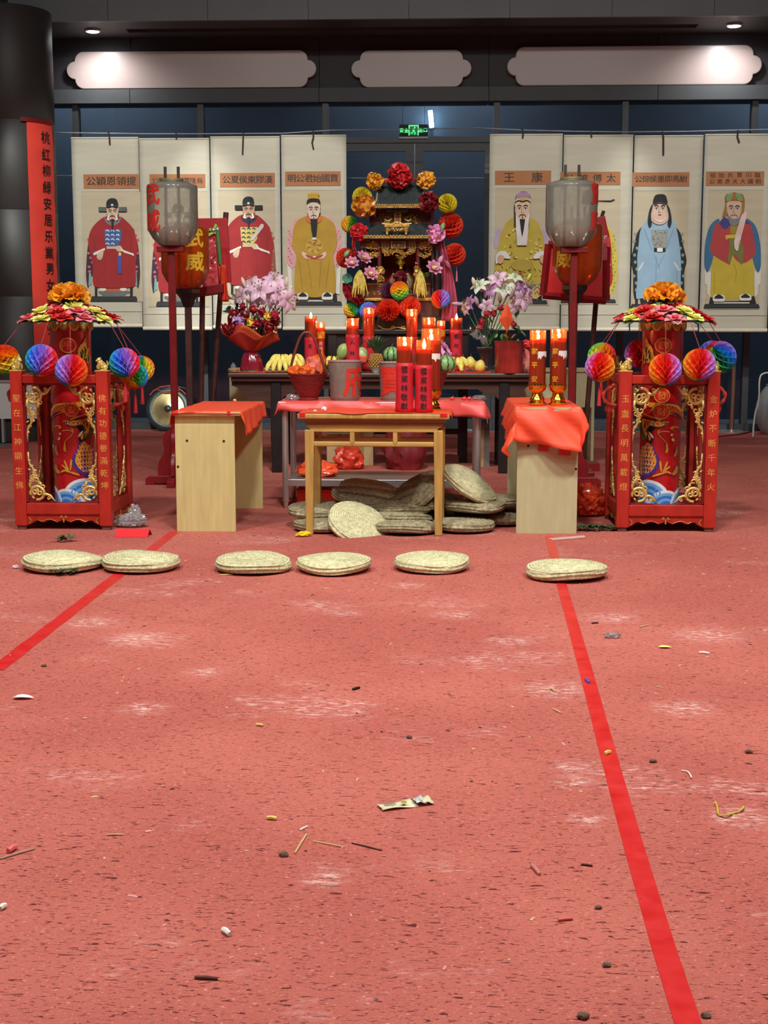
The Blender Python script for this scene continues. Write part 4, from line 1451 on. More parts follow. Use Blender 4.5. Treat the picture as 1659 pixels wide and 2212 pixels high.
def stand(name, label, p, left_text, right_text):
	r = thing(name, label, 'lantern stand', p)
	h2 = STW / 2
	pc = h2 - PW / 2
	for ix, sx in enumerate((-1, 1)):
		for iy, sy in enumerate((-1, 1)):
			mb = MB()
			mb.box2((sx * pc - PW / 2, sy * pc - PW / 2, 0.03), (sx * pc + PW / 2, sy * pc + PW / 2, STH))
			po = mb.obj('post', M_RED, r, bevel=0.004, smooth=False)
			mb = MB()
			mb.box2((sx * pc - 0.032, sy * pc - 0.032, 0.0), (sx * pc + 0.032, sy * pc + 0.032, 0.032))
			mb.obj('post_foot', mat('worn_foot', (112, 70, 60), 0.7, var=0.2, scale=20), po, bevel=0.004, smooth=False)
			mb = MB()
			mb.box2((sx * pc - PW / 2 - 0.003, sy * pc - PW / 2 - 0.003, STH), (sx * pc + PW / 2 + 0.003, sy * pc + PW / 2 + 0.003, STH + 0.008))
			mb.obj('gilt_cap', M_GOLD, po)
			lion(r, (sx * pc, sy * pc, STH + 0.008), (0 if sx < 0 else PI) + (0.5 if sx < 0 else -0.5) * (1 if sy > 0 else -1))
			if sy < 0:
				mb = MB()
				tx = left_text if sx < 0 else right_text
				letters(mb, tx, sx * pc, 0.635, 0.058, -h2 - 0.0015, vertical=True, pitch=0.62 / (len(tx) - 1), bold=0.004)
				mb.obj('gilt_lettering', mat('faded_gilt', (226, 160, 78), 0.5, var=0.15, scale=40), po, smooth=False)
	for k in range(4):
		Mx = Matrix.Rotation(k * PI / 2, 4, 'Z')
		w = h2 - PW
		mb = MB()
		mb.box2((-w, -h2 + 0.012, STH - 0.085), (w, -h2 + 0.060, STH - 0.025), M=Mx)
		mb.obj('top_rail', M_RED, r, bevel=0.004, smooth=False)
		mb = MB()
		mb.box2((-w, -h2 + 0.008, 0.112), (w, -h2 + 0.062, 0.192), M=Mx)
		mb.obj('bottom_rail', M_RED, r, bevel=0.004, smooth=False)
		mb = MB()                                       # inner frame
		for a in ((-w, -w + 0.014, 0.192, STH - 0.085), (w - 0.014, w, 0.192, STH - 0.085), (-w, w, STH - 0.099, STH - 0.085)):
			mb.box2((a[0], -h2 + 0.02, a[2]), (a[1], -h2 + 0.05, a[3]), M=Mx)
		mb.prism([(-w, 0.192), (w, 0.192), (w, 0.20), (0.10, 0.20), (0.075, 0.193), (-0.075, 0.193), (-0.10, 0.20), (-w, 0.20)], -h2 + 0.02, -h2 + 0.05, M=Mx)
		mb.obj('inner_frame', M_DRED, r, smooth=False)
		ap = [(-w, 0.112), (-w, 0.032)]
		for i in range(0, 29):
			u = -1 + 2 * i / 28
			z = 0.050 + 0.020 * abs(math.cos(u * PI * 2.5)) * (1 - 0.2 * abs(u)) - (0.010 if abs(u) > 0.86 else 0)
			ap.append((u * (w - 0.02), z))
		ap += [(w, 0.032), (w, 0.112)]
		mb = MB()
		mb.prism(ap, -h2 + 0.02, -h2 + 0.042, M=Mx)
		mb.obj('apron', M_RED, r, smooth=False)
		mb = MB()
		for e in (-1, 1):
			mb.tube([(q[0] * e, -h2 + 0.016, q[2]) for q in spiral(0.017, 0.094, 0.003, 0.011, 0, 2 * PI, 12)], 0.0025, 5, M=Mx)
			mb.tube([(e * (w - 0.01), -h2 + 0.016, 0.09), (e * (w - 0.028), -h2 + 0.016, 0.065), (e * (w - 0.016), -h2 + 0.016, 0.045)], 0.003, 5, M=Mx)
			mb.tube([(e * x, -h2 + 0.016, 0.058 + 0.018 * abs(math.cos(x / w * PI * 2.5))) for x in [0.05 + 0.012 * i for i in range(12)]], 0.0022, 5, M=Mx)
		mb.tube([(0, -h2 + 0.016, 0.055), (0, -h2 + 0.016, 0.088)], [0.006, 0.002], 6, M=Mx)
		mb.obj('gilt_line', M_GOLDP, r)
		for sx in (-1, 1):
			for top in (0, 1):
				o = bpy.data.objects.new('corner_scrollwork', CORNER)
				COL.objects.link(o)
				o.parent = r
				base = V((sx * (w - 0.014), -h2 + 0.034, STH - 0.100 if top else 0.200))
				o.location = Mx @ base
				o.rotation_euler = (0, 0, k * PI / 2)
				o.scale = (-sx * 1.03, 1, -1.12 if top else 1.0)
	mb = MB()
	mb.box2((-h2 + 0.05, -h2 + 0.05, 0.125), (h2 - 0.05, h2 - 0.05, 0.15))
	mb.obj('floor_board', M_DRED, r, smooth=False)
	mb = MB()
	mb.box2((-h2 + 0.05, -0.2, STH - 0.075), (h2 - 0.05, -0.165, STH - 0.045))
	mb.box2((-h2 + 0.05, 0.165, STH - 0.075), (h2 - 0.05, 0.2, STH - 0.045))
	mb.obj('cross_rail', M_DRED, r, smooth=False)
	# carved loop handles on the two flanks with hanging red leaves
	for sx in (-1, 1):
		mb = MB()
		for yy in (-0.12, ):
			pts = [(sx * (h2 + 0.095 * math.sin(t) - 0.01), yy, 0.955 - 0.07 * math.cos(t) * 1.0) for t in [0.0 + PI * i / 12 for i in range(13)]]
			mb.tube(pts, [0.013 + 0.004 * math.sin(i * 2.1) for i in range(13)], 8)
			mb.sphere((sx * (h2 + 0.012), yy, 1.03), 0.02, 8, 6, sc=(1.3, 0.8, 0.8))
			for i in range(4):
				mb.petal(TR((sx * (h2 + 0.02 + 0.012 * i), yy, 0.885)) @ Matrix.Rotation(0.7 * i, 4, 'Z'), 0.05, 0.016, -1.2, -1.5)
		mb.obj('carved_loop', mat('handle_red', (178, 52, 44), 0.45, var=0.2, scale=25), r)
	return r


def dragon_candle(label, p, flip, top_char, low_chars):
	"""p = stand root; candle stands on the stand's floor board"""
	r = thing('dragon_candle', label, 'candle', p + V((0, 0, 0.15)))
	RR, HH = 0.146, 1.33
	mb = MB()
	mb.lathe([(0.0, 0), (RR, 0), (RR, HH), (0.0, HH)], 48)
	mb.obj('body', mat('candle_red', (188, 22, 30), 0.28, var=0.08, scale=6, coat=0.4), r)
	mb = MB()
	mb.lathe([(0.0, 0), (RR + 0.035, 0), (RR + 0.035, 0.02), (RR + 0.001, 0.026)], 40)
	mb.obj('base_dish', M_DRED, r)
	fx = -1 if flip else 1
	cols = [M_GOLDP, M_INK, mat('print_white', (230, 232, 236), 0.4), mat('print_blue', (50, 120, 205), 0.4, var=0.05), mat('print_lightblue', (120, 170, 226), 0.4, var=0.05),
			mat('print_scale', (226, 152, 40), 0.45, var=0.12, scale=30), mat('print_purple', (74, 46, 132), 0.45), mat('print_green', (70, 84, 40), 0.5), mat('print_pale', (236, 206, 130), 0.45),
			mat('print_red', (200, 26, 30), 0.35), mat('print_olive', (150, 130, 60), 0.5)]
	GO, IN, WH, BLU, LB, SC_, PU, GR, PA, RE, OL = range(11)
	F = MB()
	lay = [0]

	def zm(z):
		return z if z < 0.47 or z > 1.0 else 0.47 + (z - 0.47) * 0.60

	def pg(pts, c, sm=3, raw=False):
		q = smooth_poly(pts, sm) if sm else pts
		if not raw:
			q = [(a, zm(b_)) for a, b_ in q]
		y = 0.001 + 0.0001 * lay[0]
		lay[0] += 1
		F.add([(a * fx, y, b_) for a, b_ in q], [tuple(range(len(q)))], c)

	def strip(pts, w, c):
		pts = smooth_poly(pts, 4, closed=False)
		Lf, Rt = [], []
		for i, q in enumerate(pts):
			a, b_ = V(pts[max(0, i - 1)]), V(pts[min(len(pts) - 1, i + 1)])
			t = (b_ - a).normalized()
			ww = w * (0.35 + 0.65 * math.sin(PI * min(1, 0.15 + 0.8 * i / (len(pts) - 1))))
			Lf.append((q[0] - t.y * ww, q[1] + t.x * ww))
			Rt.append((q[0] + t.y * ww, q[1] - t.x * ww))
		pg(Lf + Rt[::-1], c, 0)
	# waves at the foot (z from 0): concentric fans
	for cx_, cz_, s in ((0.10, 0.055, 1.15), (-0.03, 0.0, 1.0), (-0.20, 0.02, 1.0), (0.22, 0.0, 1.0)):
		for k, c in enumerate((WH, LB, BLU, LB, BLU)):
			q = s * (0.135 - 0.021 * k)
			pg([(cx_ + q * math.cos(t), cz_ + q * 0.92 * math.sin(t)) for t in [PI * i / 14 for i in range(15)]], c, 0)
	# lower body coil with scales
	pg([(0.02, 0.34), (0.035, 0.28), (0.09, 0.225), (0.16, 0.20), (0.20, 0.23), (0.20, 0.40), (0.14, 0.46), (0.10, 0.50), (0.06, 0.42)], PU)
	pg([(0.045, 0.34), (0.06, 0.29), (0.10, 0.245), (0.17, 0.225), (0.19, 0.26), (0.19, 0.40), (0.14, 0.45), (0.10, 0.47), (0.07, 0.41)], SC_)
	for i in range(7):
		for j in range(6):
			x = 0.062 + j * 0.024 + (i % 2) * 0.012
			z = 0.25 + i * 0.03
			if (x - 0.13) ** 2 / 0.0056 + (z - 0.345) ** 2 / 0.0125 < 1:
				strip([(x - 0.012, z + 0.012), (x, z - 0.004), (x + 0.012, z + 0.012)], 0.0022, PA)
				pg([(x - 0.006, z + 0.012), (x, z + 0.003), (x + 0.006, z + 0.012), (x, z + 0.018)], RE, 0)
	# claw
	for q in ([(-0.06, 0.245), (-0.03, 0.26), (0.0, 0.25), (0.04, 0.24)], [(-0.03, 0.335), (-0.015, 0.29), (0.0, 0.255)], [(0.02, 0.34), (0.015, 0.30), (0.01, 0.26)],
			  [(-0.05, 0.30), (-0.02, 0.275), (0.0, 0.255)], [(0.07, 0.225), (0.03, 0.24), (0.0, 0.252)]):
		strip(q, 0.007, GO)
	# mane, jaws and head
	pg([(0.16, 0.50), (0.19, 0.56), (0.20, 0.68), (0.15, 0.72), (0.10, 0.69), (0.12, 0.62), (0.10, 0.56), (0.10, 0.52)], GR)
	pg([(0.09, 0.46), (0.07, 0.53), (0.10, 0.58), (0.13, 0.63), (0.09, 0.66), (0.04, 0.645), (0.00, 0.665), (-0.02, 0.70), (0.03, 0.74), (0.10, 0.75), (0.17, 0.77), (0.17, 0.66), (0.15, 0.56)], IN)
	pg([(0.10, 0.49), (0.085, 0.53), (0.115, 0.58), (0.145, 0.63), (0.10, 0.675), (0.04, 0.66), (0.005, 0.675), (0.03, 0.725), (0.10, 0.735), (0.165, 0.75), (0.165, 0.66), (0.145, 0.57)], SC_)
	pg([(0.03, 0.69), (0.07, 0.72), (0.14, 0.725), (0.10, 0.70)], RE)
	pg([(0.07, 0.52), (0.075, 0.56), (0.105, 0.60), (0.09, 0.55)], WH)
	for ex, ez in ((0.075, 0.688), (-0.002, 0.692)):
		pg(ell(ex, zm(ez), 0.014, 0.010, 12), IN, 0, True)
		pg(ell(ex - 0.001, zm(ez), 0.012, 0.008, 12), WH, 0, True)
		pg(ell(ex - 0.004, zm(ez), 0.006, 0.007, 10), IN, 0, True)
		strip([(ex - 0.03, ez + 0.02), (ex, ez + 0.03), (ex + 0.026, ez + 0.012)], 0.008, GO)
	strip([(0.02, 0.735), (0.06, 0.765), (0.13, 0.80), (0.18, 0.83)], 0.008, GO)
	strip([(0.02, 0.64), (0.04, 0.60), (0.02, 0.54), (-0.02, 0.47), (-0.03, 0.41), (-0.01, 0.395)], 0.003, GO)
	strip([(-0.04, 0.60), (0.0, 0.61), (0.03, 0.595)], 0.004, PA)
	strip([(-0.12, 0.645), (-0.08, 0.66), (-0.05, 0.65), (-0.06, 0.625)], 0.010, SC_)
	pg(ell(-0.055, 0.565, 0.010, 0.016, 10), PA, 0)
	pg([(-0.08, 0.50), (-0.06, 0.53), (-0.055, 0.50), (-0.07, 0.485)], PA)
	strip([(-0.10, 0.44), (-0.10, 0.40), (-0.08, 0.37)], 0.012, OL)
	strip([(-0.11, 0.30), (-0.10, 0.26), (-0.07, 0.24)], 0.016, OL)
	# upper coil
	strip([(-0.16, 0.77), (-0.10, 0.83), (-0.02, 0.875), (0.05, 0.91), (0.12, 0.93)], 0.045, SC_)
	strip([(-0.16, 0.74), (-0.10, 0.80), (-0.04, 0.835)], 0.012, PU)
	strip([(-0.15, 0.83), (-0.09, 0.905), (0.0, 0.93), (0.06, 0.90), (0.09, 0.85)], 0.010, PA)
	for i in range(9):
		x, z = -0.135 + i * 0.024, 0.80 + i * 0.017
		pg([(x - 0.009, z), (x, z - 0.011), (x + 0.009, z), (x, z + 0.011)], RE, 0)
		pg([(x - 0.009 - 0.014, z + 0.024), (x - 0.014, z + 0.013), (x + 0.009 - 0.014, z + 0.024), (x - 0.014, z + 0.035)], RE, 0)

	def ring_char(cx_, cz_, rr, ch):
		pg(ell(cx_, cz_, rr, rr, 28), GO, 0, True)
		pg(ell(cx_, cz_, rr * 0.86, rr * 0.86, 28), RE, 0, True)
		lay[0] += 1
		vs, fs, w_, h_ = glyph(ch)
		y = 0.001 + 0.0001 * lay[0]
		F.add([(cx_ * fx + a * rr * 1.15, y, cz_ + b_ * rr * 1.15) for a, b_ in vs], fs, GO)
		lay[0] += 1
	# the flattened list of rings: positions are mirrored with the print, the characters are not
	for cx_, cz_, rr, ch in low_chars:
		ring_char(cx_, cz_, rr, ch)
	ring_char(0.02, 1.165, 0.056, top_char)
	# flames and clouds beside the top ring
	for x, z, s in ((0.10, 1.10, 1), (0.13, 1.13, 1.2), (0.085, 1.06, 0.8), (0.155, 1.08, 0.9)):
		strip([(x, z - 0.05 * s), (x + 0.012 * s, z - 0.01 * s), (x - 0.006, z + 0.02 * s), (x + 0.014 * s, z + 0.07 * s)], 0.013 * s, GO)
		strip([(x + 0.004, z - 0.04 * s), (x + 0.012 * s, z - 0.01 * s), (x, z + 0.02 * s)], 0.006 * s, IN)
	for i in range(8):
		x = -0.12 + i * 0.034
		strip([q[0:3:2] for q in spiral(x, 1.045 + 0.012 * (i % 2), 0.004, 0.016, 0, 2 * PI, 10)], 0.005, GO if i % 2 else SC_)
	# scalloped lotus border under the top
	for i in range(14):
		x = -0.46 + i * 0.0655
		pg([(x - 0.033, 1.335), (x - 0.03, 1.29), (x, 1.265), (x + 0.03, 1.29), (x + 0.033, 1.335)], OL if i % 2 else GO, 2)
		pg([(x - 0.024, 1.33), (x - 0.02, 1.30), (x, 1.28), (x + 0.02, 1.30), (x + 0.024, 1.33)], PA if i % 2 else OL, 2)
		pg([(x + 0.014, 1.33), (x + 0.033, 1.30), (x + 0.052, 1.33)], RE, 0)
	P_ = MB()
	wrap(P_, F, RR, step=0.025)
	P_.obj('printed_dragon', cols, r, smooth=True, angle=60)
	return r


def flower(mb, M, size, m_out, m_in, n=6, seed=0):
	rr = random.Random(seed)
	for ring, (k, e0, e1, s) in enumerate(((n, 0.35, -0.1, 1.0), (n, 0.75, 0.25, 0.78), (4, 1.15, 0.8, 0.5))):
		for i in range(k):
			a = 2 * PI * i / k + ring * 0.5 + rr.uniform(-0.1, 0.1)
			mb.petal(M @ Matrix.Rotation(a, 4, 'Z'), size * s, size * s * 0.46, e0, e1 + rr.uniform(-0.15, 0.15), 0.22, m_in if ring == 2 else m_out, 4, 4, wave=0.10, tipw=0.35, ph=rr.uniform(0, 6))
	return mb


M_LEAF = mat('silk_leaf', (52, 108, 62), 0.5, var=0.25, scale=10)
M_LEAF2 = mat('silk_leaf_pale', (124, 160, 112), 0.5, var=0.2, scale=10)
F_Y = mat('silk_yellow', (250, 248, 150), 0.6, var=0.05, trans=0.25)
F_R = mat('silk_red', (222, 52, 52), 0.6, var=0.08, trans=0.2)
F_P = mat('silk_pink', (250, 150, 166), 0.6, var=0.08, trans=0.25)
F_O = mat('silk_orange', (255, 176, 44), 0.6, var=0.06, trans=0.25)


def flower_crown(label, p, seed):
	"""p = centre of the ring on top of the candle"""
	r = thing('flower_crown', label, 'artificial flowers', p)
	rr = random.Random(seed)
	mb = MB()
	for R_, z in ((0.13, 0.012), (0.24, 0.010), (0.34, 0.004)):
		mb.tube([(R_ * math.cos(t), R_ * math.sin(t), z) for t in [2 * PI * i / 36 for i in range(37)]], 0.004, 5)
	for i in range(8):
		t = i * PI / 4
		mb.tube([(0.1 * math.cos(t), 0.1 * math.sin(t), 0.012), (0.34 * math.cos(t), 0.34 * math.sin(t), 0.004)], 0.003, 5)
	mb.obj('wire_ring', M_INK, r)
	cols = [F_Y, F_R, F_P]
	k = seed
	for R_, z, n, off in ((0.30, 0.022, 12, 0.1), (0.215, 0.068, 9, 0.35), (0.13, 0.098, 6, 0.0)):
		for i in range(n):
			t = 2 * PI * i / n + off
			c = cols[(k + i) % 3]
			mb = MB()
			M = Matrix.Rotation(t, 4, 'Z') @ Matrix.Rotation(0.35 + rr.uniform(-0.15, 0.15), 4, 'Y')
			flower(mb, M, 0.086 + rr.uniform(-0.006, 0.008), 0, 1, 5, seed * 100 + i)
			mb.obj('silk_flower', [c, F_R if c is F_P else (F_Y if c is F_Y else mat('silk_deep', (188, 26, 34), 0.6))], r, loc=(R_ * math.cos(t), R_ * math.sin(t), z + rr.uniform(-0.008, 0.008)))
			if z < 0.1:
				mb = MB()
				for e in (-0.35, 0.35):
					mb.petal(Matrix.Rotation(t + e, 4, 'Z'), 0.085, 0.026, -0.1, -0.5, 0.2, nv=5)
				mb.obj('silk_leaf', M_LEAF if i % 3 else M_LEAF2, r, loc=(R_ * math.cos(t), R_ * math.sin(t), z - 0.01))
	# big leaves and the great orange peony on top
	for i in range(8):
		mb = MB()
		mb.petal(Matrix.Rotation(i * PI / 4 + 0.3, 4, 'Z'), 0.15, 0.05, 0.15, -0.45, 0.2, nv=6)
		mb.obj('silk_leaf', mat('silk_leaf_teal', (70, 132, 108), 0.5, var=0.25, scale=12), r, loc=(0, 0, 0.155))
	mb = MB()
	mb.lathe([(0.05, 0.0), (0.03, 0.06), (0.05, 0.17)], 12)
	mb.obj('stem', M_LEAF, r)
	mb = MB()
	n = 70
	for i in range(n):
		d_ = fib(2 * n, i)
		d_.z = abs(d_.z)
		M = TR((d_.x * 0.09, d_.y * 0.09, 0.168 + d_.z * 0.055)) @ RotTo(V((d_.x, d_.y, d_.z * 0.9 + 0.15)), rr.uniform(0, 6)) @ Matrix.Rotation(-PI / 2 + rr.uniform(-0.4, 0.4), 4, 'Y')
		mb.petal(M, 0.070, 0.042, -0.1, 0.5, 0.3, 0, 4, 4, wave=0.16, tipw=0.5, ph=rr.uniform(0, 6))
	for i in range(14):
		a = i * 2 * PI / 14
		mb.petal(TR((0, 0, 0.168)) @ Matrix.Rotation(a, 4, 'Z'), 0.145, 0.045, 0.25, -0.25, 0.25, 0, 4, 5, wave=0.14, tipw=0.4, ph=i)
	mb.obj('orange_peony', F_O, r)
	return r


pL = floor_at(137, 1145) + V((0, STW / 2, 0))
pR = floor_at(1438, 1149.5) + V((0, STW / 2, 0))
stand('lantern_stand', 'red lacquer lantern stand with gilt scrollwork beside the round column', pL, '聖在江神顯生佛', '佛有功德譽滿乾坤')
stand('lantern_stand', 'red lacquer lantern stand with gilt scrollwork standing near the grey pot', pR, '玉盏長明萬載燈', '金炉不断千年火')
dragon_candle('huge red dragon candle inside the lantern stand beside the column', pL, False, '平', [(0.03, 0.70, 0.050, '安')])
dragon_candle('huge red dragon candle inside the lantern stand near the grey pot', pR, True, '四', [(0.02, 0.81, 0.054, '發'), (0.02, 0.695, 0.056, '财')])
zc = 0.15 + 1.33
fL, fR = pL + V((0, 0, zc)), pR + V((0, 0, zc))
flower_crown('tiered silk flower ring topped by an orange peony, beside the couplet banner', fL, 1)
flower_crown('tiered silk flower ring topped by an orange peony, before the blue robed portrait', fR, 2)


def hang(f, px, py, y):
	q = at(px, py, y)
	d_ = V((q.x - f.x, q.y - f.y, 0))
	d_ = d_.normalized() * 0.335
	return V((f.x + d_.x, f.y + d_.y, f.z + 0.006))


yl, yr = pL.y, pR.y
for px, py, pr, y, rot, lab in (
		(10, 777, 33, yl - 0.22, (-0.2, 1.2, 2.09), 'rainbow honeycomb ball cut by the frame edge, before the gilt lion'),
		(90, 778, 35, yl - 0.44, (-0.45, 0.1, 4.97), 'rainbow honeycomb ball, blue front, hanging before the top rail next to the banner'),
		(154, 800, 35, yl - 0.45, (-0.5, 0, 4.19), 'rainbow honeycomb ball hanging lowest before the dragon candle marked with a ring'),
		(269, 784, 33, yl - 0.16, (-0.35, -0.35, 5.24), 'blue green and violet honeycomb ball on the gong side of the stand'),
		(291, 813, 29, yl + 0.02, (-0.5, -0.5, 1.22), 'orange and yellow honeycomb ball behind the blue one, gong side'),
		(306, 796, 28, yl + 0.28, (-0.3, 3.4, 0.6), 'red honeycomb ball rearmost of the three on the gong side')):
	ball(px, py, pr, y, H_RAIN, lab, rot, string=hang(fL, px, py, y), tassel=px > 200)
for px, py, pr, y, rot, lab in (
		(1300, 771, 31, yr + 0.22, (-0.2, 3.4, 2.2), 'green and yellow honeycomb ball behind the violet one beside the altar'),
		(1296, 793, 32, yr - 0.12, (-0.35, 0.35, 3.14), 'violet red and orange honeycomb ball on the altar side of the stand'),
		(1380, 765, 31, yr + 0.30, (-0.3, 0, 3.14), 'violet and red honeycomb ball half hidden behind the dragon candle'),
		(1437, 798, 35, yr - 0.45, (0.45, 3.14, -2.62), 'rainbow honeycomb ball, orange to blue, before the dragon candle with two rings'),
		(1511, 788, 35, yr - 0.42, (0.45, 3.3, -2.62), 'rainbow honeycomb ball before the post ending in the fire character'),
		(1538, 765, 29, yr + 0.26, (-0.2, 0, 4.19), 'violet topped honeycomb ball rearmost on the grey pot side'),
		(1555, 772, 35, yr + 0.05, (0.55, -0.7, 0.0), 'green and blue honeycomb ball on the grey pot side of the stand')):
	ball(px, py, pr, y, H_RAIN, lab, rot, string=hang(fR, px, py, y), tassel=px in (1296, 1300))

# ================================================================== draped covers
def drape(name, label, m, loc, rz, hx, hy, half, off=(0, 0), rot=0.0, out=0.28, fold=0.012, nf=9, seed=0, wav=0.004, lim=None, cat='table cover', n=(44, 36), solid=0.0015):
	"""a sheet lying on a table top of half size hx, hy; what hangs over the edge falls"""
	mb = MB()
	ca, sa = math.cos(rot), math.sin(rot)

	def fn(u, v):
		a, b_ = (u * 2 - 1) * half[0], (v * 2 - 1) * half[1]
		a += 0.012 * noise.noise(V((v * 4, seed, 1.0)))
		b_ += 0.012 * noise.noise(V((u * 4, seed, 5.0)))
		x, y = a * ca - b_ * sa + off[0], a * sa + b_ * ca + off[1]
		if lim:
			x = max(lim[0], min(lim[1], x))
			y = max(lim[2], min(lim[3], y))
		cx_, cy_ = max(-hx, min(hx, x)), max(-hy, min(hy, y))
		ox, oy = x - cx_, y - cy_
		L_ = math.hypot(ox, oy)
		z = wav * (0.4 + noise.noise(V((x * 5, y * 5, seed))))
		if L_ < 1e-6:
			return (x, y, max(0.001, z + 0.002))
		dx, dy = ox / L_, oy / L_
		t = (x + y) * nf + seed
		w = fold * min(1, L_ / 0.12) * (math.sin(t * 2.0) + 0.5 * math.sin(t * 4.3 + 1))
		o_ = 0.006 + min(L_, 0.05) * 0.12 + out * max(0, L_ - 0.02) * (0.55 + 0.45 * noise.noise(V((x * 3, y * 3, seed + 3)))) + w
		return (cx_ + dx * o_, cy_ + dy * o_, 0.002 - L_ * 0.965)
	mb.grid(fn, n[0], n[1])
	o = mb.obj(name, m, None, loc=loc, rot=(0, 0, rz), solid=solid, angle=60)
	return tag(o, label, cat)


def tape_bits(parent, bits, d=0.002):
	for a, b_ in bits:
		mb = MB()
		mb.box2(a, b_)
		mb.obj('tape_strip', M_TAPE, parent, smooth=False)


# ================================================================== the two laminate desks seen end-on
def desk(label, px0, px1, pyb, h, depth, m, shift=0.0, hole_y=(), rz=0.0):
	a, b_ = floor_at(px0, pyb), floor_at(px1, pyb)
	w = b_.x - a.x
	r = thing('laminate_desk', label, 'desk', (a + b_) / 2, rz)
	mb = MB()
	mb.box2((-w / 2 - 0.012, -0.03, h - 0.026), (w / 2 + 0.012 + shift, depth + 0.03, h))
	top = mb.obj('desk_top', m, r, bevel=0.002, smooth=False)
	mb = MB()
	mb.box2((-w / 2, 0.0, 0.0), (w / 2, 0.018, h - 0.085))
	e = mb.obj('end_panel', m, r, bevel=0.0015, smooth=False)
	mb = MB()
	mb.box2((-w / 2, 0.008, h - 0.083), (w / 2, 0.022, h - 0.026))
	mb.obj('top_batten', m, r, smooth=False)
	mb = MB()
	mb.box2((-w / 2 + shift, depth - 0.018, 0.0), (w / 2 + shift, depth, h - 0.026))
	mb.obj('end_panel', m, r, bevel=0.0015, smooth=False)
	mb = MB()
	mb.box2((-w / 2 + 0.06, 0.018, 0.45), (-w / 2 + 0.076, depth - 0.018, h - 0.026))
	mb.obj('modesty_panel', m, r, smooth=False)
	for x, z in hole_y:
		mb = MB()
		mb.lathe([(0.0, 0), (0.008, 0), (0.009, 0.004)], 12, M=TR((x * w, -0.003, z)) @ Matrix.Rotation(-PI / 2, 4, 'X'))
		mb.obj('bolt_cap', M_INK, e)
	return r, w, top


hD = at(445, 889, floor_at(445, 1148).y).z
r, w, top = desk('pale laminate desk seen end-on under a flat sheet of red paper, gong behind', 382, 510, 1148.5, hD, 1.25, M_WOODP, 0.035, ((-0.30, hD - 0.205), (0.32, hD - 0.207), (-0.46, hD - 0.39)))
tape_bits(top, (((-w / 2 - 0.016, -0.034, hD - 0.022), (-w / 2 + 0.030, -0.028, hD + 0.004)), ((w / 2 - 0.045, -0.034, hD - 0.028), (w / 2 - 0.022, -0.028, hD + 0.004))))
DL = r
drape('red_paper_cover', 'orange red paper sheet taped flat over the pale desk that has nothing on it', M_CLOTH, DL.location + V((0.0175, 0.625, hD + 0.001)), 0, w / 2 + 0.030, 0.655,
	  (w / 2 + 0.17, 0.72), (0.0, 0.03), 0.06, out=0.32, seed=1, nf=11, lim=(-0.5, 0.6, -0.67, 0.9))

hD2 = at(1180, 880, floor_at(1180, 1153).y).z
r, w2, top = desk('greyish laminate desk seen end-on holding the pair of tall candles on gold feet', 1115, 1245, 1153, hD2, 1.15, M_WOODG, -0.005, ((0.47, hD2 - 0.43), (-0.32, hD2 - 0.27)))
DR = r
cov = drape('red_paper_cover', 'crumpled orange red paper sheet draped over the desk with the candle pair', M_CLOTH, DR.location + V((0, 0.575, hD2 + 0.001)), 0, w2 / 2 + 0.012, 0.60,
			(w2 / 2 + 0.22, 0.84), (0.02, -0.03), -0.17, out=0.42, fold=0.022, seed=7, nf=8, wav=0.008, n=(60, 56))
for a in ((-0.03, hD2 - 0.285, 0.075), (0.12, hD2 - 0.315, 0.08)):
	mb = MB()
	mb.box((a[0], -0.008, a[1]), (a[2], 0.006, 0.04), rot=(0, 0.06, 0))
	mb.obj('tape_strip', M_TAPE, DR, smooth=False)

# ================================================================== honey coloured wooden table
a, b_ = floor_at(659.5, 1155), floor_at(956, 1158.5)
p0 = (a + b_) / 2
wt = (b_ - a).length
HT = at(810, 893, p0.y).z
rz_ = math.atan2(b_.y - a.y, b_.x - a.x)
r = thing('wooden_table', 'honey coloured wooden table with framed apron over the heap of straw cushions', 'table', p0, rz_)
D_, lw = 0.47, 0.066
for sx in (-1, 1):
	for iy in (0, 1):
		mb = MB()
		x = sx * (wt / 2 - lw / 2)
		y = lw / 2 if iy == 0 else D_ - lw / 2
		vs = []
		for z, k in ((0, 0.80), (HT - 0.115, 1.0)):
			q = lw / 2 * k
			ox = sx * (1 - k) * lw * 0.3
			vs += [(x + ox - q, y - q, z), (x + ox + q, y - q, z), (x + ox + q, y + q, z), (x + ox - q, y + q, z)]
		mb.add(vs, [(3, 2, 1, 0), (4, 5, 6, 7), (0, 1, 5, 4), (1, 2, 6, 5), (2, 3, 7, 6), (3, 0, 4, 7)])
		mb.obj('leg', M_WOODH, r, bevel=0.006, smooth=False)
mb = MB()
mb.box2((-wt / 2 - 0.045, -0.045, HT - 0.038), (wt / 2 + 0.045, D_ + 0.045, HT))
mb.obj('table_board', M_WOODH, r, bevel=0.010, smooth=False)
mb = MB()
mb.box2((-wt / 2 - 0.02, -0.02, HT - 0.056), (wt / 2 + 0.02, D_ + 0.02, HT - 0.038))
mb.box2((-wt / 2 + 0.004, 0.006, HT - 0.086), (wt / 2 - 0.004, D_ - 0.006, HT - 0.056))
mb.obj('waist_moulding', mat('honey_wood_dark', (150, 100, 48), 0.4, var=0.15, scale=5, stretch=(0.6, 6, 6)), r, smooth=False)
M_WH2 = mat('honey_wood_x', (194, 154, 84), 0.38, var=0.16, scale=5, stretch=(0.6, 6, 6))
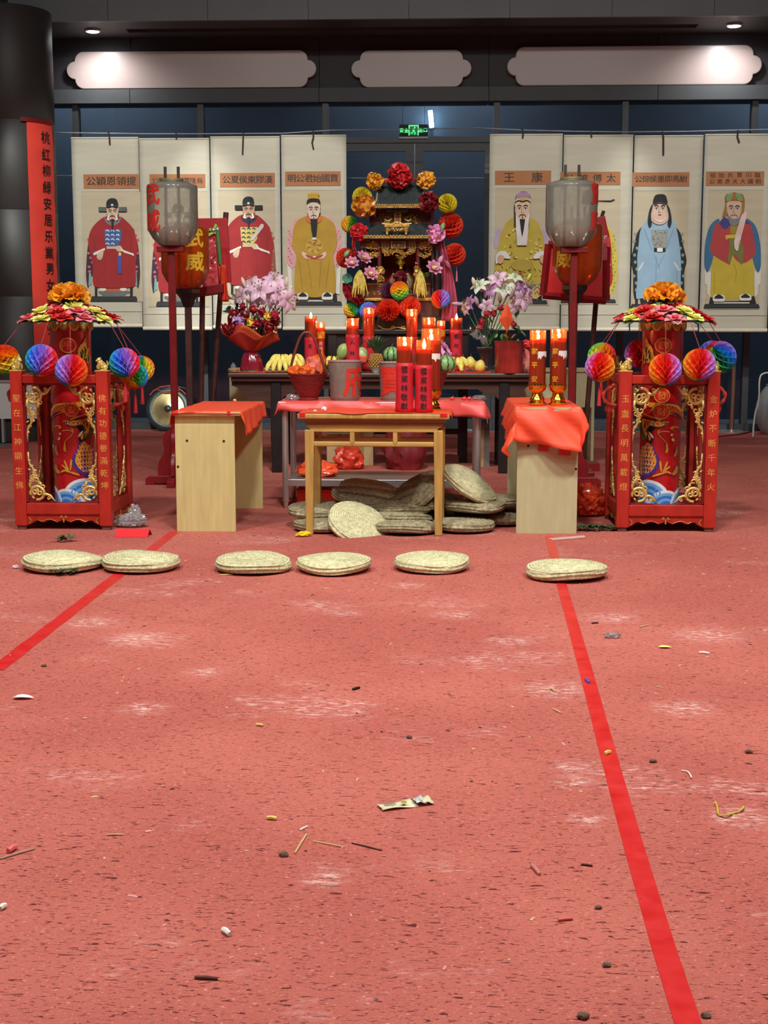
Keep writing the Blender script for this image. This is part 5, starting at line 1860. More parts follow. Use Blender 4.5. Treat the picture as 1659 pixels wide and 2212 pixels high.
for y in (lw / 2, D_ - lw / 2):
	mb = MB()
	mb.prism([(-wt / 2 + 0.01, HT - 0.086), (wt / 2 - 0.01, HT - 0.086), (wt / 2 - 0.06, HT - 0.128), (-wt / 2 + 0.06, HT - 0.128)], y - 0.032, y + 0.012)
	mb.obj('apron', M_WH2, r, smooth=False)
	mb = MB()
	mb.box2((-wt / 2 + lw * 0.6, y - 0.026, HT - 0.232), (wt / 2 - lw * 0.6, y + 0.008, HT - 0.198))
	mb.obj('stretcher', M_WH2, r, bevel=0.008, smooth=False)
	for k in (-1, 1):
		mb = MB()
		x = k * wt * 0.155
		mb.prism([(x - 0.016, HT - 0.126), (x, HT - 0.112), (x + 0.016, HT - 0.126), (x + 0.016, HT - 0.200), (x, HT - 0.222), (x - 0.016, HT - 0.200)], y - 0.030, y + 0.004)
		mb.obj('strut', M_WOODH, r, bevel=0.004, smooth=False)
for sx in (-1, 1):
	x = sx * (wt / 2 - lw / 2)
	mb = MB()
	mb.box2((x - 0.012, lw, HT - 0.128), (x + 0.012, D_ - lw, HT - 0.086))
	mb.obj('apron', M_WOODH, r, smooth=False)
	mb = MB()
	mb.box2((x - 0.012, lw, HT - 0.232), (x + 0.012, D_ - lw, HT - 0.198))
	mb.obj('stretcher', M_WOODH, r, smooth=False)
tape_bits(r, (((-wt / 2 - 0.03, -0.049, HT - 0.022), (-wt / 2 + 0.012, -0.044, HT + 0.003)), ((wt / 2 - 0.02, -0.049, HT - 0.018), (wt / 2 + 0.03, -0.044, HT + 0.003))))
WT, RZT = p0, rz_
_R = Matrix.Rotation(rz_, 4, 'Z')
drape('red_paper_cover', 'orange red paper sheet taped over the honey coloured wooden table', M_CLOTH, p0 + _R @ V((0, D_ / 2, HT + 0.001)), rz_, wt / 2 + 0.046, D_ / 2 + 0.046,
	  (wt / 2 + 0.07, D_ / 2 + 0.06), (0.01, 0.02), 0.01, out=0.5, seed=3, nf=14, lim=(-0.56, 0.9, -0.29, 0.9))

# ================================================================== steel work table
a, b_ = floor_at(617, 1098), floor_at(1030, 1098)
p0 = (a + b_) / 2
ws = (b_ - a).length
HS = at(830, 868, p0.y).z
DS = 0.60
r = thing('steel_table', 'stainless steel work table with under shelf behind the wooden table', 'table', p0)
ST = r
for sx in (-1, 1):
	for y in (0.0, DS):
		mb = MB()
		mb.lathe([(0.0, 0.0), (0.010, 0.0), (0.018, 0.02), (0.020, 0.05), (0.026, 0.055), (0.026, HS - 0.04), (0.0, HS - 0.04)], 16, (sx * ws / 2, y, 0))
		mb.obj('leg', M_CHROME, r)
mb = MB()
mb.box2((-ws / 2 - 0.05, -0.05, HS - 0.045), (ws / 2 + 0.05, DS + 0.05, HS))
mb.obj('table_board', M_CHROME, r, bevel=0.004, smooth=False)
zs = at(830, 1036, p0.y).z
mb = MB()
mb.box2((-ws / 2 + 0.02, -0.015, zs - 0.055), (ws / 2 - 0.02, DS + 0.015, zs))
mb.obj('under_shelf', mat('steel_shelf', (190, 192, 196), 0.35, metal=0.9, var=0.05, stretch=(0.2, 3, 1)), r, bevel=0.004, smooth=False)
drape('red_plastic_cover', 'pinkish red plastic sheet draped over the steel work table', M_CLOTH2, p0 + V((0, DS / 2, HS + 0.001)), 0, ws / 2 + 0.052, DS / 2 + 0.052,
	  (ws / 2 + 0.17, DS / 2 + 0.13), (0.03, -0.02), -0.035, out=0.42, fold=0.02, seed=11, nf=7, n=(70, 30))

# ================================================================== dark altar table, high shrine table, pale cupboards behind
p0 = floor_at(838, 1021)
YA = p0.y
HA = at(838, 806, YA - 0.1).z
xl, xr = at(491, 806, YA - 0.1).x, at(1150, 806, YA - 0.1).x
xc = (xl + xr) / 2
wa = xr - xl
r = thing('altar_table', 'long dark carved altar table loaded with candles, fruit and flowers', 'table', (xc, YA, 0))
DA = 0.85
mb = MB()
mb.box2((-wa / 2, -0.10, HA - 0.045), (wa / 2, DA + 0.1, HA))
mb.obj('table_board', M_WOODD, r, bevel=0.012, smooth=False)
mb = MB()
mb.box2((-wa / 2 + 0.03, -0.07, HA - 0.085), (wa / 2 - 0.03, DA + 0.07, HA - 0.045))
mb.obj('waist_moulding', M_WOODD, r, bevel=0.006, smooth=False)
lx0, lx1 = at(599, 1000, YA).x - xc, at(1087, 1000, YA).x - xc
for x in (lx0, lx1):
	for y in (0.0, DA):
		mb = MB()
		mb.box2((x - 0.05, y - 0.045, 0.0), (x + 0.05, y + 0.045, HA - 0.08))
		mb.obj('leg', M_BLACKW, r, bevel=0.008, smooth=False)
	mb = MB()
	mb.box2((x - 0.03, 0.04, 0.42), (x + 0.03, DA - 0.04, 0.49))
	mb.box2((x - 0.03, 0.04, 0.10), (x + 0.03, DA - 0.04, 0.15))
	mb.obj('side_stretcher', M_BLACKW, r, smooth=False)
for sx in (-1, 1):
	xe = sx * (wa / 2 - 0.03)
	xi = lx0 if sx < 0 else lx1
	# curved bracket reaching from the leg to the table's end, and an inner one
	pts = [(xe, HA - 0.085), (xi, HA - 0.085), (xi, HA - 0.42)]
	q = []
	for i in range(13):
		t = i / 12
		q.append((xi + (xe - xi) * t, HA - 0.40 + 0.27 * t ** 1.6 + 0.035 * math.sin(t * PI * 3)))
	pts += q
	mb = MB()
	mb.prism(pts if sx > 0 else pts[::-1], -0.02, 0.02)
	mb.obj('bracket', M_WOODD, r, smooth=False)
	pts = [(xi, HA - 0.085), (xi - sx * 0.42, HA - 0.085)]
	for i in range(13):
		t = i / 12
		pts.append((xi - sx * (0.42 - 0.42 * t), HA - 0.115 - 0.22 * t ** 2 + 0.025 * math.sin(t * PI * 3)))
	mb = MB()
	mb.prism(pts if sx > 0 else pts[::-1], -0.018, 0.018)
	mb.obj('bracket', M_WOODD, r, smooth=False)
mb = MB()
mb.box2((lx0, -0.02, HA - 0.16), (lx1, 0.02, HA - 0.085))
mb.obj('apron', M_WOODD, r, smooth=False)

YS = YA + 1.05
HSH = at(865, 712, YS).z
xs_ = at(860, 712, YS).x
r = thing('shrine_table', 'tall black wooden table that carries the gilded shrine', 'table', (xs_, YS, 0))
mb = MB()
mb.box2((-0.80, -0.02, HSH - 0.05), (0.80, 0.95, HSH))
mb.obj('table_board', M_BLACKW, r, bevel=0.008, smooth=False)
for sx in (-1, 1):
	for y in (0.05, 0.88):
		mb = MB()
		mb.box2((sx * 0.70 - 0.045, y - 0.045, 0.0), (sx * 0.70 + 0.045, y + 0.045, HSH - 0.05))
		mb.obj('leg', M_BLACKW, r, smooth=False)
for z, h_ in ((HSH - 0.26, 0.21), (0.30, 0.06)):
	mb = MB()
	mb.box2((-0.66, 0.03, z), (0.66, 0.07, z + h_))
	mb.obj('rail', M_BLACKW, r, smooth=False)

for lab, x0, x1, yb in (('pale cupboard partly hidden behind the end of the altar table with the rose bouquet', 495, 590, 868), ('pale cupboard behind the pole of the lantern near the candle pair', 1118, 1284, 880)):
	yk = YA + 1.25
	a, b_ = at(x0, 797, yk), at(x1, yb, yk)
	r = thing('pale_cupboard', lab, 'cupboard', ((a.x + b_.x) / 2, yk, 0))
	w_ = b_.x - a.x
	mb = MB()
	mb.box2((-w_ / 2 - 0.01, -0.02, a.z - 0.03), (w_ / 2 + 0.01, 0.5, a.z))
	mb.obj('top_board', M_WOODG, r, smooth=False)
	mb = MB()
	mb.box2((-w_ / 2 + 0.03, 0.0, b_.z), (w_ / 2 - 0.03, 0.02, a.z - 0.03))
	mb.obj('front_panel', M_WOODG, r, smooth=False)
	for sx in (-1, 1):
		mb = MB()
		mb.box2((sx * (w_ / 2 - 0.015) - 0.015, 0.0, 0.0), (sx * (w_ / 2 - 0.015) + 0.015, 0.5, a.z - 0.03))
		mb.obj('side_panel', M_WOODG, r, smooth=False)

# ================================================================== straw cushions
def cushion_mesh(seed):
	rr = random.Random(seed)
	mb = MB()
	R_, T_ = 0.232, 0.043
	nA, nR = 88, 34
	ph = [rr.uniform(0, 6) for _ in range(6)]

	def pt(u, v):
		t = 2 * PI * u
		s = v * 2 - 1                       # -1 underside centre .. 0 rim .. 1 top centre
		q = 1 - abs(s)                      # 0 centre .. 1 rim
		rad_ = R_ * (1 - (1 - q) ** 1.0) if False else R_ * (math.sin(q * PI / 2) ** 0.92)
		z = T_ * (math.cos(q * PI / 2) ** 0.62) * (1 if s >= 0 else -0.85)
		rad_ *= 1 + 0.018 * math.sin(2 * t + ph[0]) + 0.012 * math.sin(3 * t + ph[1]) + 0.006 * math.sin(5 * t + ph[2])
		coil = 0.5 + 0.5 * math.cos(2 * PI * (rad_ / 0.0165 + u))
		braid = 0.5 + 0.5 * math.sin(t * max(4, round(rad_ / 0.0052)) + 40 * rad_)
		rim = 0.5 + 0.5 * math.cos(2 * PI * (z / 0.021 + 0.12 * math.sin(3 * t + ph[3])))
		lift = (0.0075 * coil + 0.003 * braid) * (1 if q < 0.86 else 0.2) + (0.007 * rim * max(0, (q - 0.7) / 0.3))
		z += 0.006 * math.sin(2 * t + ph[4]) * q + 0.004 * math.sin(3 * t + ph[5]) * q
		n = V((math.cos(t) * q, math.sin(t) * q, (1 - q * q) * (1 if s >= 0 else -1))).normalized()
		return (rad_ * math.cos(t) + n.x * lift, rad_ * math.sin(t) + n.y * lift, z + n.z * lift)
	vs = [pt(i / nA, j / (2 * nR)) for j in range(2 * nR + 1) for i in range(nA)]
	fs = [(j * nA + i, j * nA + (i + 1) % nA, (j + 1) * nA + (i + 1) % nA, (j + 1) * nA + i) for j in range(2 * nR) for i in range(nA)]
	mb.add(vs, fs)
	me = bpy.data.meshes.new('straw_cushion')
	me.from_pydata(mb.v, [], mb.f)
	me.polygons.foreach_set('use_smooth', [True] * len(mb.f))
	return me


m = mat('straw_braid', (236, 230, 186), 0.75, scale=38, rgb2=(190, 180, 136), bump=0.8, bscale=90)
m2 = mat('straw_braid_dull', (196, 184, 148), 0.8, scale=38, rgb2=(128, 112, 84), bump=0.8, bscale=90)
for m_ in (m, m2):                               # groove shade between the braid's coils, painted into the colour
	nt = m_.node_tree
	bs = nt.nodes['Principled BSDF']
	src = bs.inputs['Base Color'].links[0].from_socket
	tc_ = nt.nodes.new('ShaderNodeTexCoord')
	wv = nt.nodes.new('ShaderNodeTexWave')
	wv.wave_type = 'RINGS'
	wv.rings_direction = 'Z'
	wv.inputs['Scale'].default_value = 19
	wv.inputs['Distortion'].default_value = 2.5
	wv.inputs['Detail Scale'].default_value = 12
	nt.links.new(tc_.outputs['Object'], wv.inputs['Vector'])
	mr = nt.nodes.new('ShaderNodeMapRange')
	mr.inputs['From Max'].default_value = 0.4
	mr.inputs['To Min'].default_value = 0.45
	mr.inputs['To Max'].default_value = 0.0
	nt.links.new(wv.outputs['Fac'], mr.inputs[0])
	mxn = nt.nodes.new('ShaderNodeMix')
	mxn.data_type = 'RGBA'
	mxn.inputs['B'].default_value = (*lin((118, 106, 78)), 1)
	nt.links.new(mr.outputs[0], mxn.inputs['Factor'])
	nt.links.new(src, mxn.inputs['A'])
	nt.links.new(mxn.outputs['Result'], bs.inputs['Base Color'])
CUSH = []
for sd in (1, 2, 3):
	me = cushion_mesh(sd)
	me.materials.append(m)
	CUSH.append(me)
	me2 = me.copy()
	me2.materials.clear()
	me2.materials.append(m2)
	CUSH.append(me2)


def cushion(label, p, rot, k, dull=0, s=1.0, group=None):
	o = bpy.data.objects.new('straw_cushion', CUSH[(k % 3) * 2 + dull])
	COL.objects.link(o)
	o.location = p
	o.rotation_euler = rot
	o.scale = (s,) * 3
	return tag(o, label, 'cushion', group)


row = ((135, 1213, 'straw cushion at the end of the front row nearest the couplet banner', 1.0),
	   (304, 1213, 'straw cushion in the front row lying across the thin red tape line', 0.99),
	   (546.5, 1216, 'third straw cushion of the front row, below the bare red desk', 0.96),
	   (721.5, 1217, 'straw cushion of the front row before the tilted leaning cushion', 0.96),
	   (932, 1214, 'straw cushion of the front row before the table leg with no cushion touching it', 0.94),
	   (1223, 1231, 'straw cushion lying alone on the broad red tape stripe', 0.98))
for i, (px, py, lab, s) in enumerate(row):
	p = floor_at(px, py, 0.043)
	cushion(lab, p, (rad(1.5 * math.sin(i * 2)), rad(2 * math.cos(i * 1.7)), i * 1.3), i, 0, s, 'straw cushions in the front row')
G = 'straw cushions heaped under the table'


def fl(px, py):
	return floor_at(px, py, 0.042)


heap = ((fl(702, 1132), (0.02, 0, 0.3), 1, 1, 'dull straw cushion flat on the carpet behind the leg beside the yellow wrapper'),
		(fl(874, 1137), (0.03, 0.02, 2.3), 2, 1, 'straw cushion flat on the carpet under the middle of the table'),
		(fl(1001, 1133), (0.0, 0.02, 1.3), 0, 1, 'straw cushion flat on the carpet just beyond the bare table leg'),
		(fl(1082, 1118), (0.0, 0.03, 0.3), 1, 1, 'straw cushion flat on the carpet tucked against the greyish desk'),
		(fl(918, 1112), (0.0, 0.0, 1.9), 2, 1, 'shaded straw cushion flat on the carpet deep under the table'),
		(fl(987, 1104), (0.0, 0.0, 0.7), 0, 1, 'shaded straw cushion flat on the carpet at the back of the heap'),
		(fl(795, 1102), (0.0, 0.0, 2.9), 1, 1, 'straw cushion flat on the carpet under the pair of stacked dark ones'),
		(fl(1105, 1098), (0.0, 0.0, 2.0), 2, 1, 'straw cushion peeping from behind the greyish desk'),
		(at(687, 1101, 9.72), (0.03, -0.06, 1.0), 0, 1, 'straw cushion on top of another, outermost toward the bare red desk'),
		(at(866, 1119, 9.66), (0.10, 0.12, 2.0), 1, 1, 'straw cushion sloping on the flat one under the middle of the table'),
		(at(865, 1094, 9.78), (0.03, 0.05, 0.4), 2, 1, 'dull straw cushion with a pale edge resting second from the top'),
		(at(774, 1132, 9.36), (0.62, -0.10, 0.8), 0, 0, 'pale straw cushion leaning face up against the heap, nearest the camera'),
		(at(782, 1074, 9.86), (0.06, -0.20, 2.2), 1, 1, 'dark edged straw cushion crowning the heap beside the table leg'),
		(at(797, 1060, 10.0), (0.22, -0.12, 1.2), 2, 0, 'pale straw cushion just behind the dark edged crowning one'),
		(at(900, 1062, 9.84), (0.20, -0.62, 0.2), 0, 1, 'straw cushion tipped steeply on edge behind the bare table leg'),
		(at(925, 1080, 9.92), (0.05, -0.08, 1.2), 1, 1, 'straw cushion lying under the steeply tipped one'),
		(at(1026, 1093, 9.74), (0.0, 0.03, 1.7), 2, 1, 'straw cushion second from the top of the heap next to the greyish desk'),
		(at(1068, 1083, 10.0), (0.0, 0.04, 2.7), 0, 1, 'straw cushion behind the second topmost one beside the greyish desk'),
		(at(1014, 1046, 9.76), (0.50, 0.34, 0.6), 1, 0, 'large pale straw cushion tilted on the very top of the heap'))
for i, (p, rot, k, dl, lab) in enumerate(heap):
	cushion(lab, p, rot, k, dl, 0.96, G)

# ================================================================== the gilded shrine (measured from the photo: zx, zy are its own crop units)
YF = YS + 0.12                                    # front face of the shrine
SU = mpp(YF) / 5.53                               # metres per crop unit
S0 = at(720 + 810 / 5.53, 712, YF)
S0.z = HSH
ZB = 2057


def sx_(zx):
	return (zx - 810) * SU


def sz_(zy):
	return (ZB - zy) * SU


r = thing('shrine', 'carved and gilded miniature temple shrine with two tiled roofs, holding the golden faced deity', 'shrine', S0)
SHR = r
M_TILE = mat('dark_roof_tile', (64, 72, 72), 0.35, var=0.2, scale=20)
M_SBODY = mat('shrine_maroon', (92, 26, 26), 0.45, var=0.2, scale=8)
M_SGOLD = mat('old_gilding', (190, 146, 74), 0.4, metal=0.65, var=0.3, scale=35)
M_SDARK = mat('shrine_dark', (46, 26, 24), 0.5, var=0.2)
DS_ = 0.62


def sbox(name, x0, x1, y0, y1, d0, d1, m_, bevel=0.0, parent=None):
	mb_ = MB()
	mb_.box2((sx_(x0), d0, sz_(y1)), (sx_(x1), d1, sz_(y0)))
	return mb_.obj(name, m_, parent or r, smooth=False, bevel=bevel)


# plinth in steps
sbox('plinth', 330, 1290, 1900, 2056, -0.02, DS_, M_SDARK, 0.004)
sbox('plinth_step', 360, 1260, 1720, 1900, 0.0, DS_, M_SBODY, 0.004)
sbox('deck', 330, 1290, 1690, 1722, -0.03, DS_, M_SGOLD, 0.004)
# back wall and flanks of the niche
sbox('back_wall', 380, 1240, 1000, 1700, 0.42, 0.46, M_SBODY)
for x0, x1 in ((380, 400), (1220, 1240)):
	sbox('flank_wall', x0, x1, 1000, 1700, 0.02, 0.46, M_SBODY)
# red curtain in the niche
mb = MB()
mb.grid(lambda u, v: (sx_(588 + 384 * u), 0.36 + 0.012 * math.sin(u * 60), sz_(1700 - 540 * v)), 60, 2)
mb.obj('curtain', mat('niche_curtain', (134, 42, 34), 0.55, var=0.15, stretch=(12, 1, 1)), r)
# columns
for x, m_ in ((345, M_SDARK), (552, M_SBODY), (1005, M_SBODY), (1180, M_SDARK), (1290, M_SDARK)):
	mb = MB()
	w_ = 26 * SU
	mb.lathe([(0.0, 0), (w_ * 1.3, 0), (w_ * 1.3, 0.015), (w_, 0.03), (w_, sz_(1000) - sz_(1690) - 0.02), (w_ * 1.25, sz_(1000) - sz_(1690))], 16, (sx_(x), 0.03, sz_(1690)))
	mb.obj('column', m_, r)
# base panels and carved rails in front
for x0, x1 in ((380, 600), (960, 1160)):
	p_ = sbox('base_panel', x0, x1, 1520, 1700, -0.005, 0.02, M_SBODY, 0.003)
	mb = MB()
	cxx = (x0 + x1) / 2
	for i in range(9):
		zx = x0 + 30 + (x1 - x0 - 60) * i / 8
		zy = 1640 - 26 * math.sin(i * 1.7) ** 2
		sp = spiral(sx_(zx), sz_(zy), 0.003, 0.017, i, i + 2 * PI * (1 if i % 2 else -1), 14)
		mb.tube([(q[0], -0.008, q[2]) for q in sp], 0.0035, 5)
	for zy in (1525, 1690):
		mb.box2((sx_(x0), -0.012, sz_(zy) - 0.004), (sx_(x1), -0.004, sz_(zy) + 0.004))
	mb.obj('carving', M_SGOLD, p_)
sbox('threshold', 600, 960, 1700, 1760, -0.05, 0.02, M_SGOLD, 0.004)


def carved(name, x0, x1, y0, y1, d, seed, n=10, rad_=0.0042):
	rr = random.Random(seed)
	mb_ = MB()
	for i in range(n):
		zx = x0 + (x1 - x0) * (i + 0.5) / n
		zy = (y0 + y1) / 2 + rr.uniform(-0.3, 0.3) * (y1 - y0)
		q_ = rr.uniform(0.25, 0.42) * min(y1 - y0, (x1 - x0) * 1.3) * SU
		sp = spiral(sx_(zx), sz_(zy), 0.002, q_, rr.uniform(0, 6), rr.uniform(7, 12) * (1 if i % 2 else -1), 16)
		mb_.tube([(p__[0], d + rr.uniform(-0.004, 0.004), p__[2]) for p__ in sp], rad_, 5)
	for i in range(n):
		mb_.sphere((sx_(x0 + (x1 - x0) * rr.random()), d, sz_(y0 + (y1 - y0) * rr.random())), 0.009, 6, 5, sc=(1.4, 0.6, 0.8), rot=(0, rr.uniform(0, 3), 0))
	return mb_.obj(name, M_SGOLD, r)


# lintel zone below the lower roof
sbox('lintel', 330, 1310, 1005, 1110, 0.0, 0.06, M_SBODY)
carved('lattice_panel', 400, 530, 1030, 1130, -0.006, 3)
carved('lattice_panel', 1030, 1160, 1030, 1130, -0.006, 4)
for x0, x1 in ((585, 660), (905, 975)):
	p_ = sbox('window_lattice', x0, x1, 1030, 1140, -0.004, 0.004, M_SDARK)
	mb = MB()
	for i in range(3):
		zx = x0 + (x1 - x0) * i / 2
		mb.box2((sx_(zx) - 0.003, -0.010, sz_(1140)), (sx_(zx) + 0.003, -0.003, sz_(1030)))
		zy = 1030 + 110 * i / 2
		mb.box2((sx_(x0), -0.010, sz_(zy) - 0.003), (sx_(x1), -0.003, sz_(zy) + 0.003))
	for i in range(4):
		zx, zy = x0 + (x1 - x0) * (0.25 + 0.5 * (i % 2)), 1030 + 110 * (0.25 + 0.5 * (i // 2))
		mb.tube([(q[0], -0.007, q[2]) for q in spiral(sx_(zx), sz_(zy), 0.009, 0.009, 0, 2 * PI, 10)], 0.0025, 5)
	mb.obj('carving', M_SGOLD, p_)
p_ = sbox('name_board', 688, 864, 1030, 1116, -0.022, -0.006, M_SGOLD, 0.003)
mb = MB()
mb.box2((sx_(706), -0.0235, sz_(1102)), (sx_(846), -0.022, sz_(1044)))
mb.obj('board_field', M_SDARK, p_, smooth=False)
mb = MB()
letters(mb, '金城行', sx_(776), sz_(1073), 0.034, -0.0245, pitch=0.040, bold=0.012)
mb.obj('gilt_lettering', M_GOLDP, p_, smooth=False)
# spandrels: arch of gold scrolls over the niche and brackets at the sides
carved('spandrel', 590, 970, 1120, 1200, -0.004, 7, 16, 0.005)
carved('spandrel', 420, 540, 1150, 1230, -0.004, 8, 6, 0.005)
carved('spandrel', 1020, 1150, 1150, 1230, -0.004, 9, 6, 0.005)
carved('gilt_guardian', 515, 590, 1280, 1560, -0.01, 10, 12, 0.009)
carved('gilt_guardian', 970, 1020, 1280, 1560, -0.01, 11, 12, 0.009)


def roof(name, xb0, xb1, xt0, xt1, yb, yt, db, dt, ribs):
	"""tiled roof slope from the eave (db in front) up to the ridge (dt behind)"""
	mb_ = MB()

	def pt(u, v, lift=0.0):
		c = 1 - v
		x0, x1 = xb0 + (xt0 - xb0) * v, xb1 + (xt1 - xb1) * v
		sag = -0.018 * math.sin(PI * v) + 0.02 * c * c * (abs(u * 2 - 1) ** 4)
		return (sx_(x0 + (x1 - x0) * u), db + (dt - db) * v - lift, sz_(yb + (yt - yb) * v) + sag + lift * 0.6)
	mb_.grid(lambda u, v: pt(u, v), 24, 8)
	o_ = mb_.obj(name, M_TILE, r, solid=0.006)
	for i in range(ribs):
		u = (i + 0.5) / ribs
		mq = MB()
		mq.tube([pt(u, j / 8, 0.004) for j in range(9)], 0.0085, 6)
		mq.obj('tile_rib', M_TILE, o_)
	return o_


sbox('upper_storey', 430, 1190, 640, 830, 0.12, 0.45, M_SBODY)
roof('lower_roof', 372, 1190, 430, 1130, 985, 830, -0.13, 0.10, 30)
roof('upper_roof', 505, 1085, 540, 1060, 625, 300, -0.10, 0.24, 22)
for x0, x1, y0, y1, d_ in ((372, 1190, 965, 1006, -0.14), (498, 1092, 612, 656, -0.11)):
	e_ = sbox('eave_board', x0, x1, y0 + 8, y1, d_, d_ + 0.02, M_SGOLD)
	mb = MB()
	n = 22
	for i in range(n):
		zx = x0 + (x1 - x0) * (i + 0.5) / n
		mb.sphere((sx_(zx), d_ - 0.003, sz_(y0 + 12)), 0.011, 8, 5, sc=(1, 0.5, 1))
		mb.tube([(q[0], d_ - 0.004, q[2]) for q in spiral(sx_(zx), sz_((y0 + y1) / 2 + 8), 0.003, 0.010, i, i + 6, 10)], 0.0025, 5)
	mb.obj('carving', M_SGOLD, e_)
sbox('ridge', 530, 1070, 285, 312, 0.22, 0.27, M_SGOLD, 0.004)
for e, zx in ((-1, 520), (1, 1075)):
	mb = MB()
	mb.tube([(sx_(zx), -0.09, sz_(600)), (sx_(zx + e * -6), 0.05, sz_(480)), (sx_(zx + e * -20), 0.16, sz_(380)), (sx_(zx - e * 14), 0.24, sz_(300))], 0.011, 8)
	mb.obj('hip_ridge', mat('pale_ridge', (150, 138, 120), 0.5, var=0.2), r)
# attic carvings: side panels, plaque, little portico on the lower roof
carved('attic_panel', 580, 720, 700, 830, 0.105, 13, 9)
carved('attic_panel', 812, 1000, 700, 830, 0.105, 14, 11)
p_ = sbox('vertical_plaque', 722, 808, 690, 836, 0.06, 0.085, M_SGOLD, 0.003)
mb = MB()
mb.box2((sx_(742), 0.057, sz_(820)), (sx_(788), 0.060, sz_(705)))
mb.obj('plaque_field', mat('plaque_orange', (150, 92, 50), 0.5), p_, smooth=False)
sbox('plaque_canopy', 640, 885, 660, 692, -0.02, 0.12, M_TILE, 0.004)
for x0, x1 in ((612, 700), (850, 930)):
	mb = MB()
	mb.tube([(sx_(x0), 0.02, sz_(775)), (sx_((x0 + x1) / 2), 0.0, sz_(800)), (sx_(x1), 0.02, sz_(772))], [0.004, 0.010, 0.004], 8)
	mb.obj('gilt_cloud', M_GOLD, r)
sbox('portico_beam', 618, 910, 850, 880, -0.17, -0.12, M_SGOLD, 0.003)
for x in (650, 870):
	sbox('portico_post', x - 14, x + 14, 880, 965, -0.165, -0.135, M_SGOLD, 0.002)
carved('portico_carving', 640, 890, 880, 930, -0.165, 15, 9, 0.004)
mb = MB()
mb.tube([(sx_(590), -0.15, sz_(838)), (sx_(700), -0.16, sz_(846)), (sx_(765), -0.17, sz_(822)), (sx_(830), -0.16, sz_(846)), (sx_(930), -0.15, sz_(838))], 0.008, 8)
mb.sphere((sx_(765), -0.17, sz_(828)), 0.02, 10, 6, sc=(1.4, 0.6, 0.6))
mb.obj('portico_ridge', M_GOLD, r)
mb = MB()
for sg in (-1, 1):
	mb.tube([(sx_(770), -0.06, sz_(2030)), (sx_(770 + sg * 100), -0.07, sz_(2052)), (sx_(770 + sg * 170), -0.07, sz_(2050)), (sx_(770 + sg * 230), -0.06, sz_(2010))], 0.007, 7)
	mb.tube([(q[0], -0.06, q[2]) for q in spiral(sx_(770 + sg * 60), sz_(2030), 0.005, 0.02, 0, 7, 14)], 0.005, 6)
mb.obj('gilt_foot_rail', M_GOLD, r)

# ------------------------------------------------------------------ deity statue
p = V((S0.x + sx_(800), YF + 0.16, HSH + sz_(1690)))
r = thing('deity_statue', 'small seated deity statue with a golden face and green and red robe inside the shrine', 'statue', p)
k = SU
H0 = sz_(1690)
hz = sz_(1260) - H0


def q(zx, zy):
	return ((zx - 800) * k, sz_(zy) - H0)


mb = MB()
mb.lathe([(0.0, 0.0), (0.125, 0.0), (0.128, 0.04), (0.115, 0.09), (0.098, 0.15), (0.085, 0.20), (0.070, 0.245), (0.040, 0.275), (0.022, 0.29), (0.0, 0.292)], 28, sq=(1.0, 0.72))
for sg in (-1, 1):
	mb.tube([(sg * 0.065, 0, 0.25), (sg * 0.105, -0.02, 0.18), (sg * 0.095, -0.07, 0.11), (sg * 0.03, -0.105, 0.105)], [0.032, 0.036, 0.034, 0.028], 12)
	mb.sphere((sg * 0.08, -0.055, 0.035), 0.055, 14, 8, sc=(1.3, 1.0, 0.62))
mb.obj('robe', mat('deity_robe', (150, 36, 36), 0.5, rgb2=(78, 110, 74), scale=14), r)
mb = MB()
for sg in (-1, 1):
	mb.grid(lambda u, v, sg=sg: (sg * (0.035 + 0.075 * v + 0.02 * u), -0.075 + 0.06 * u - 0.02 * v, 0.26 - 0.20 * v), 3, 8)
mb.obj('green_mantle', mat('deity_green', (146, 186, 132), 0.5, var=0.15, scale=20), r, solid=0.006)
mb = MB()
mb.tube([(-0.08, -0.02, 0.262), (-0.04, -0.055, 0.245), (0.0, -0.07, 0.215), (0.04, -0.055, 0.245), (0.08, -0.02, 0.262)], 0.010, 8)
for i in range(5):
	mb.sphere((0.026 * (i - 2), -0.075, 0.195 - 0.006 * abs(i - 2)), 0.010, 8, 6)
mb.obj('gilt_collar', M_GOLD, r)
M_FACE = mat('gold_face', (236, 196, 60), 0.3, metal=0.7, var=0.05)
mb = MB()
mb.sphere((0, -0.012, hz), 0.042, 20, 14, sc=(0.92, 0.95, 1.18))
mb.lathe([(0.020, hz - 0.075), (0.018, hz - 0.04)], 12)
for sg in (-1, 1):
	mb.sphere((sg * 0.040, -0.010, hz - 0.004), 0.012, 8, 8, sc=(0.45, 0.7, 1.6))
mb.sphere((0, -0.055, hz - 0.006), 0.009, 8, 6, sc=(0.7, 0.8, 1.5))
mb.obj('head', M_FACE, r)
mb = MB()
for sg in (-1, 1):
	mb.sphere((sg * 0.016, -0.050, hz + 0.006), 0.007, 8, 5, sc=(1.25, 0.5, 0.4))
	mb.tube([(sg * 0.006, -0.052, hz + 0.016), (sg * 0.016, -0.053, hz + 0.020), (sg * 0.027, -0.046, hz + 0.015)], 0.0018, 5)
mb.obj('eye', M_INK, r)
mb = MB()
mb.sphere((0, -0.050, hz - 0.023), 0.008, 8, 5, sc=(1.2, 0.5, 0.4))
mb.obj('mouth', mat('deity_lip', (150, 50, 40), 0.5), r)
mb = MB()
mb.sphere((0, 0.004, hz + 0.014), 0.048, 18, 12, sc=(1.02, 0.9, 1.05))
mb.obj('hair', M_INK, r)
mb = MB()
mb.lathe([(0.045, 0), (0.050, 0.012), (0.034, 0.026), (0.020, 0.032), (0.014, 0.046), (0.0, 0.066)], 16, (0, -0.006, hz + 0.034))
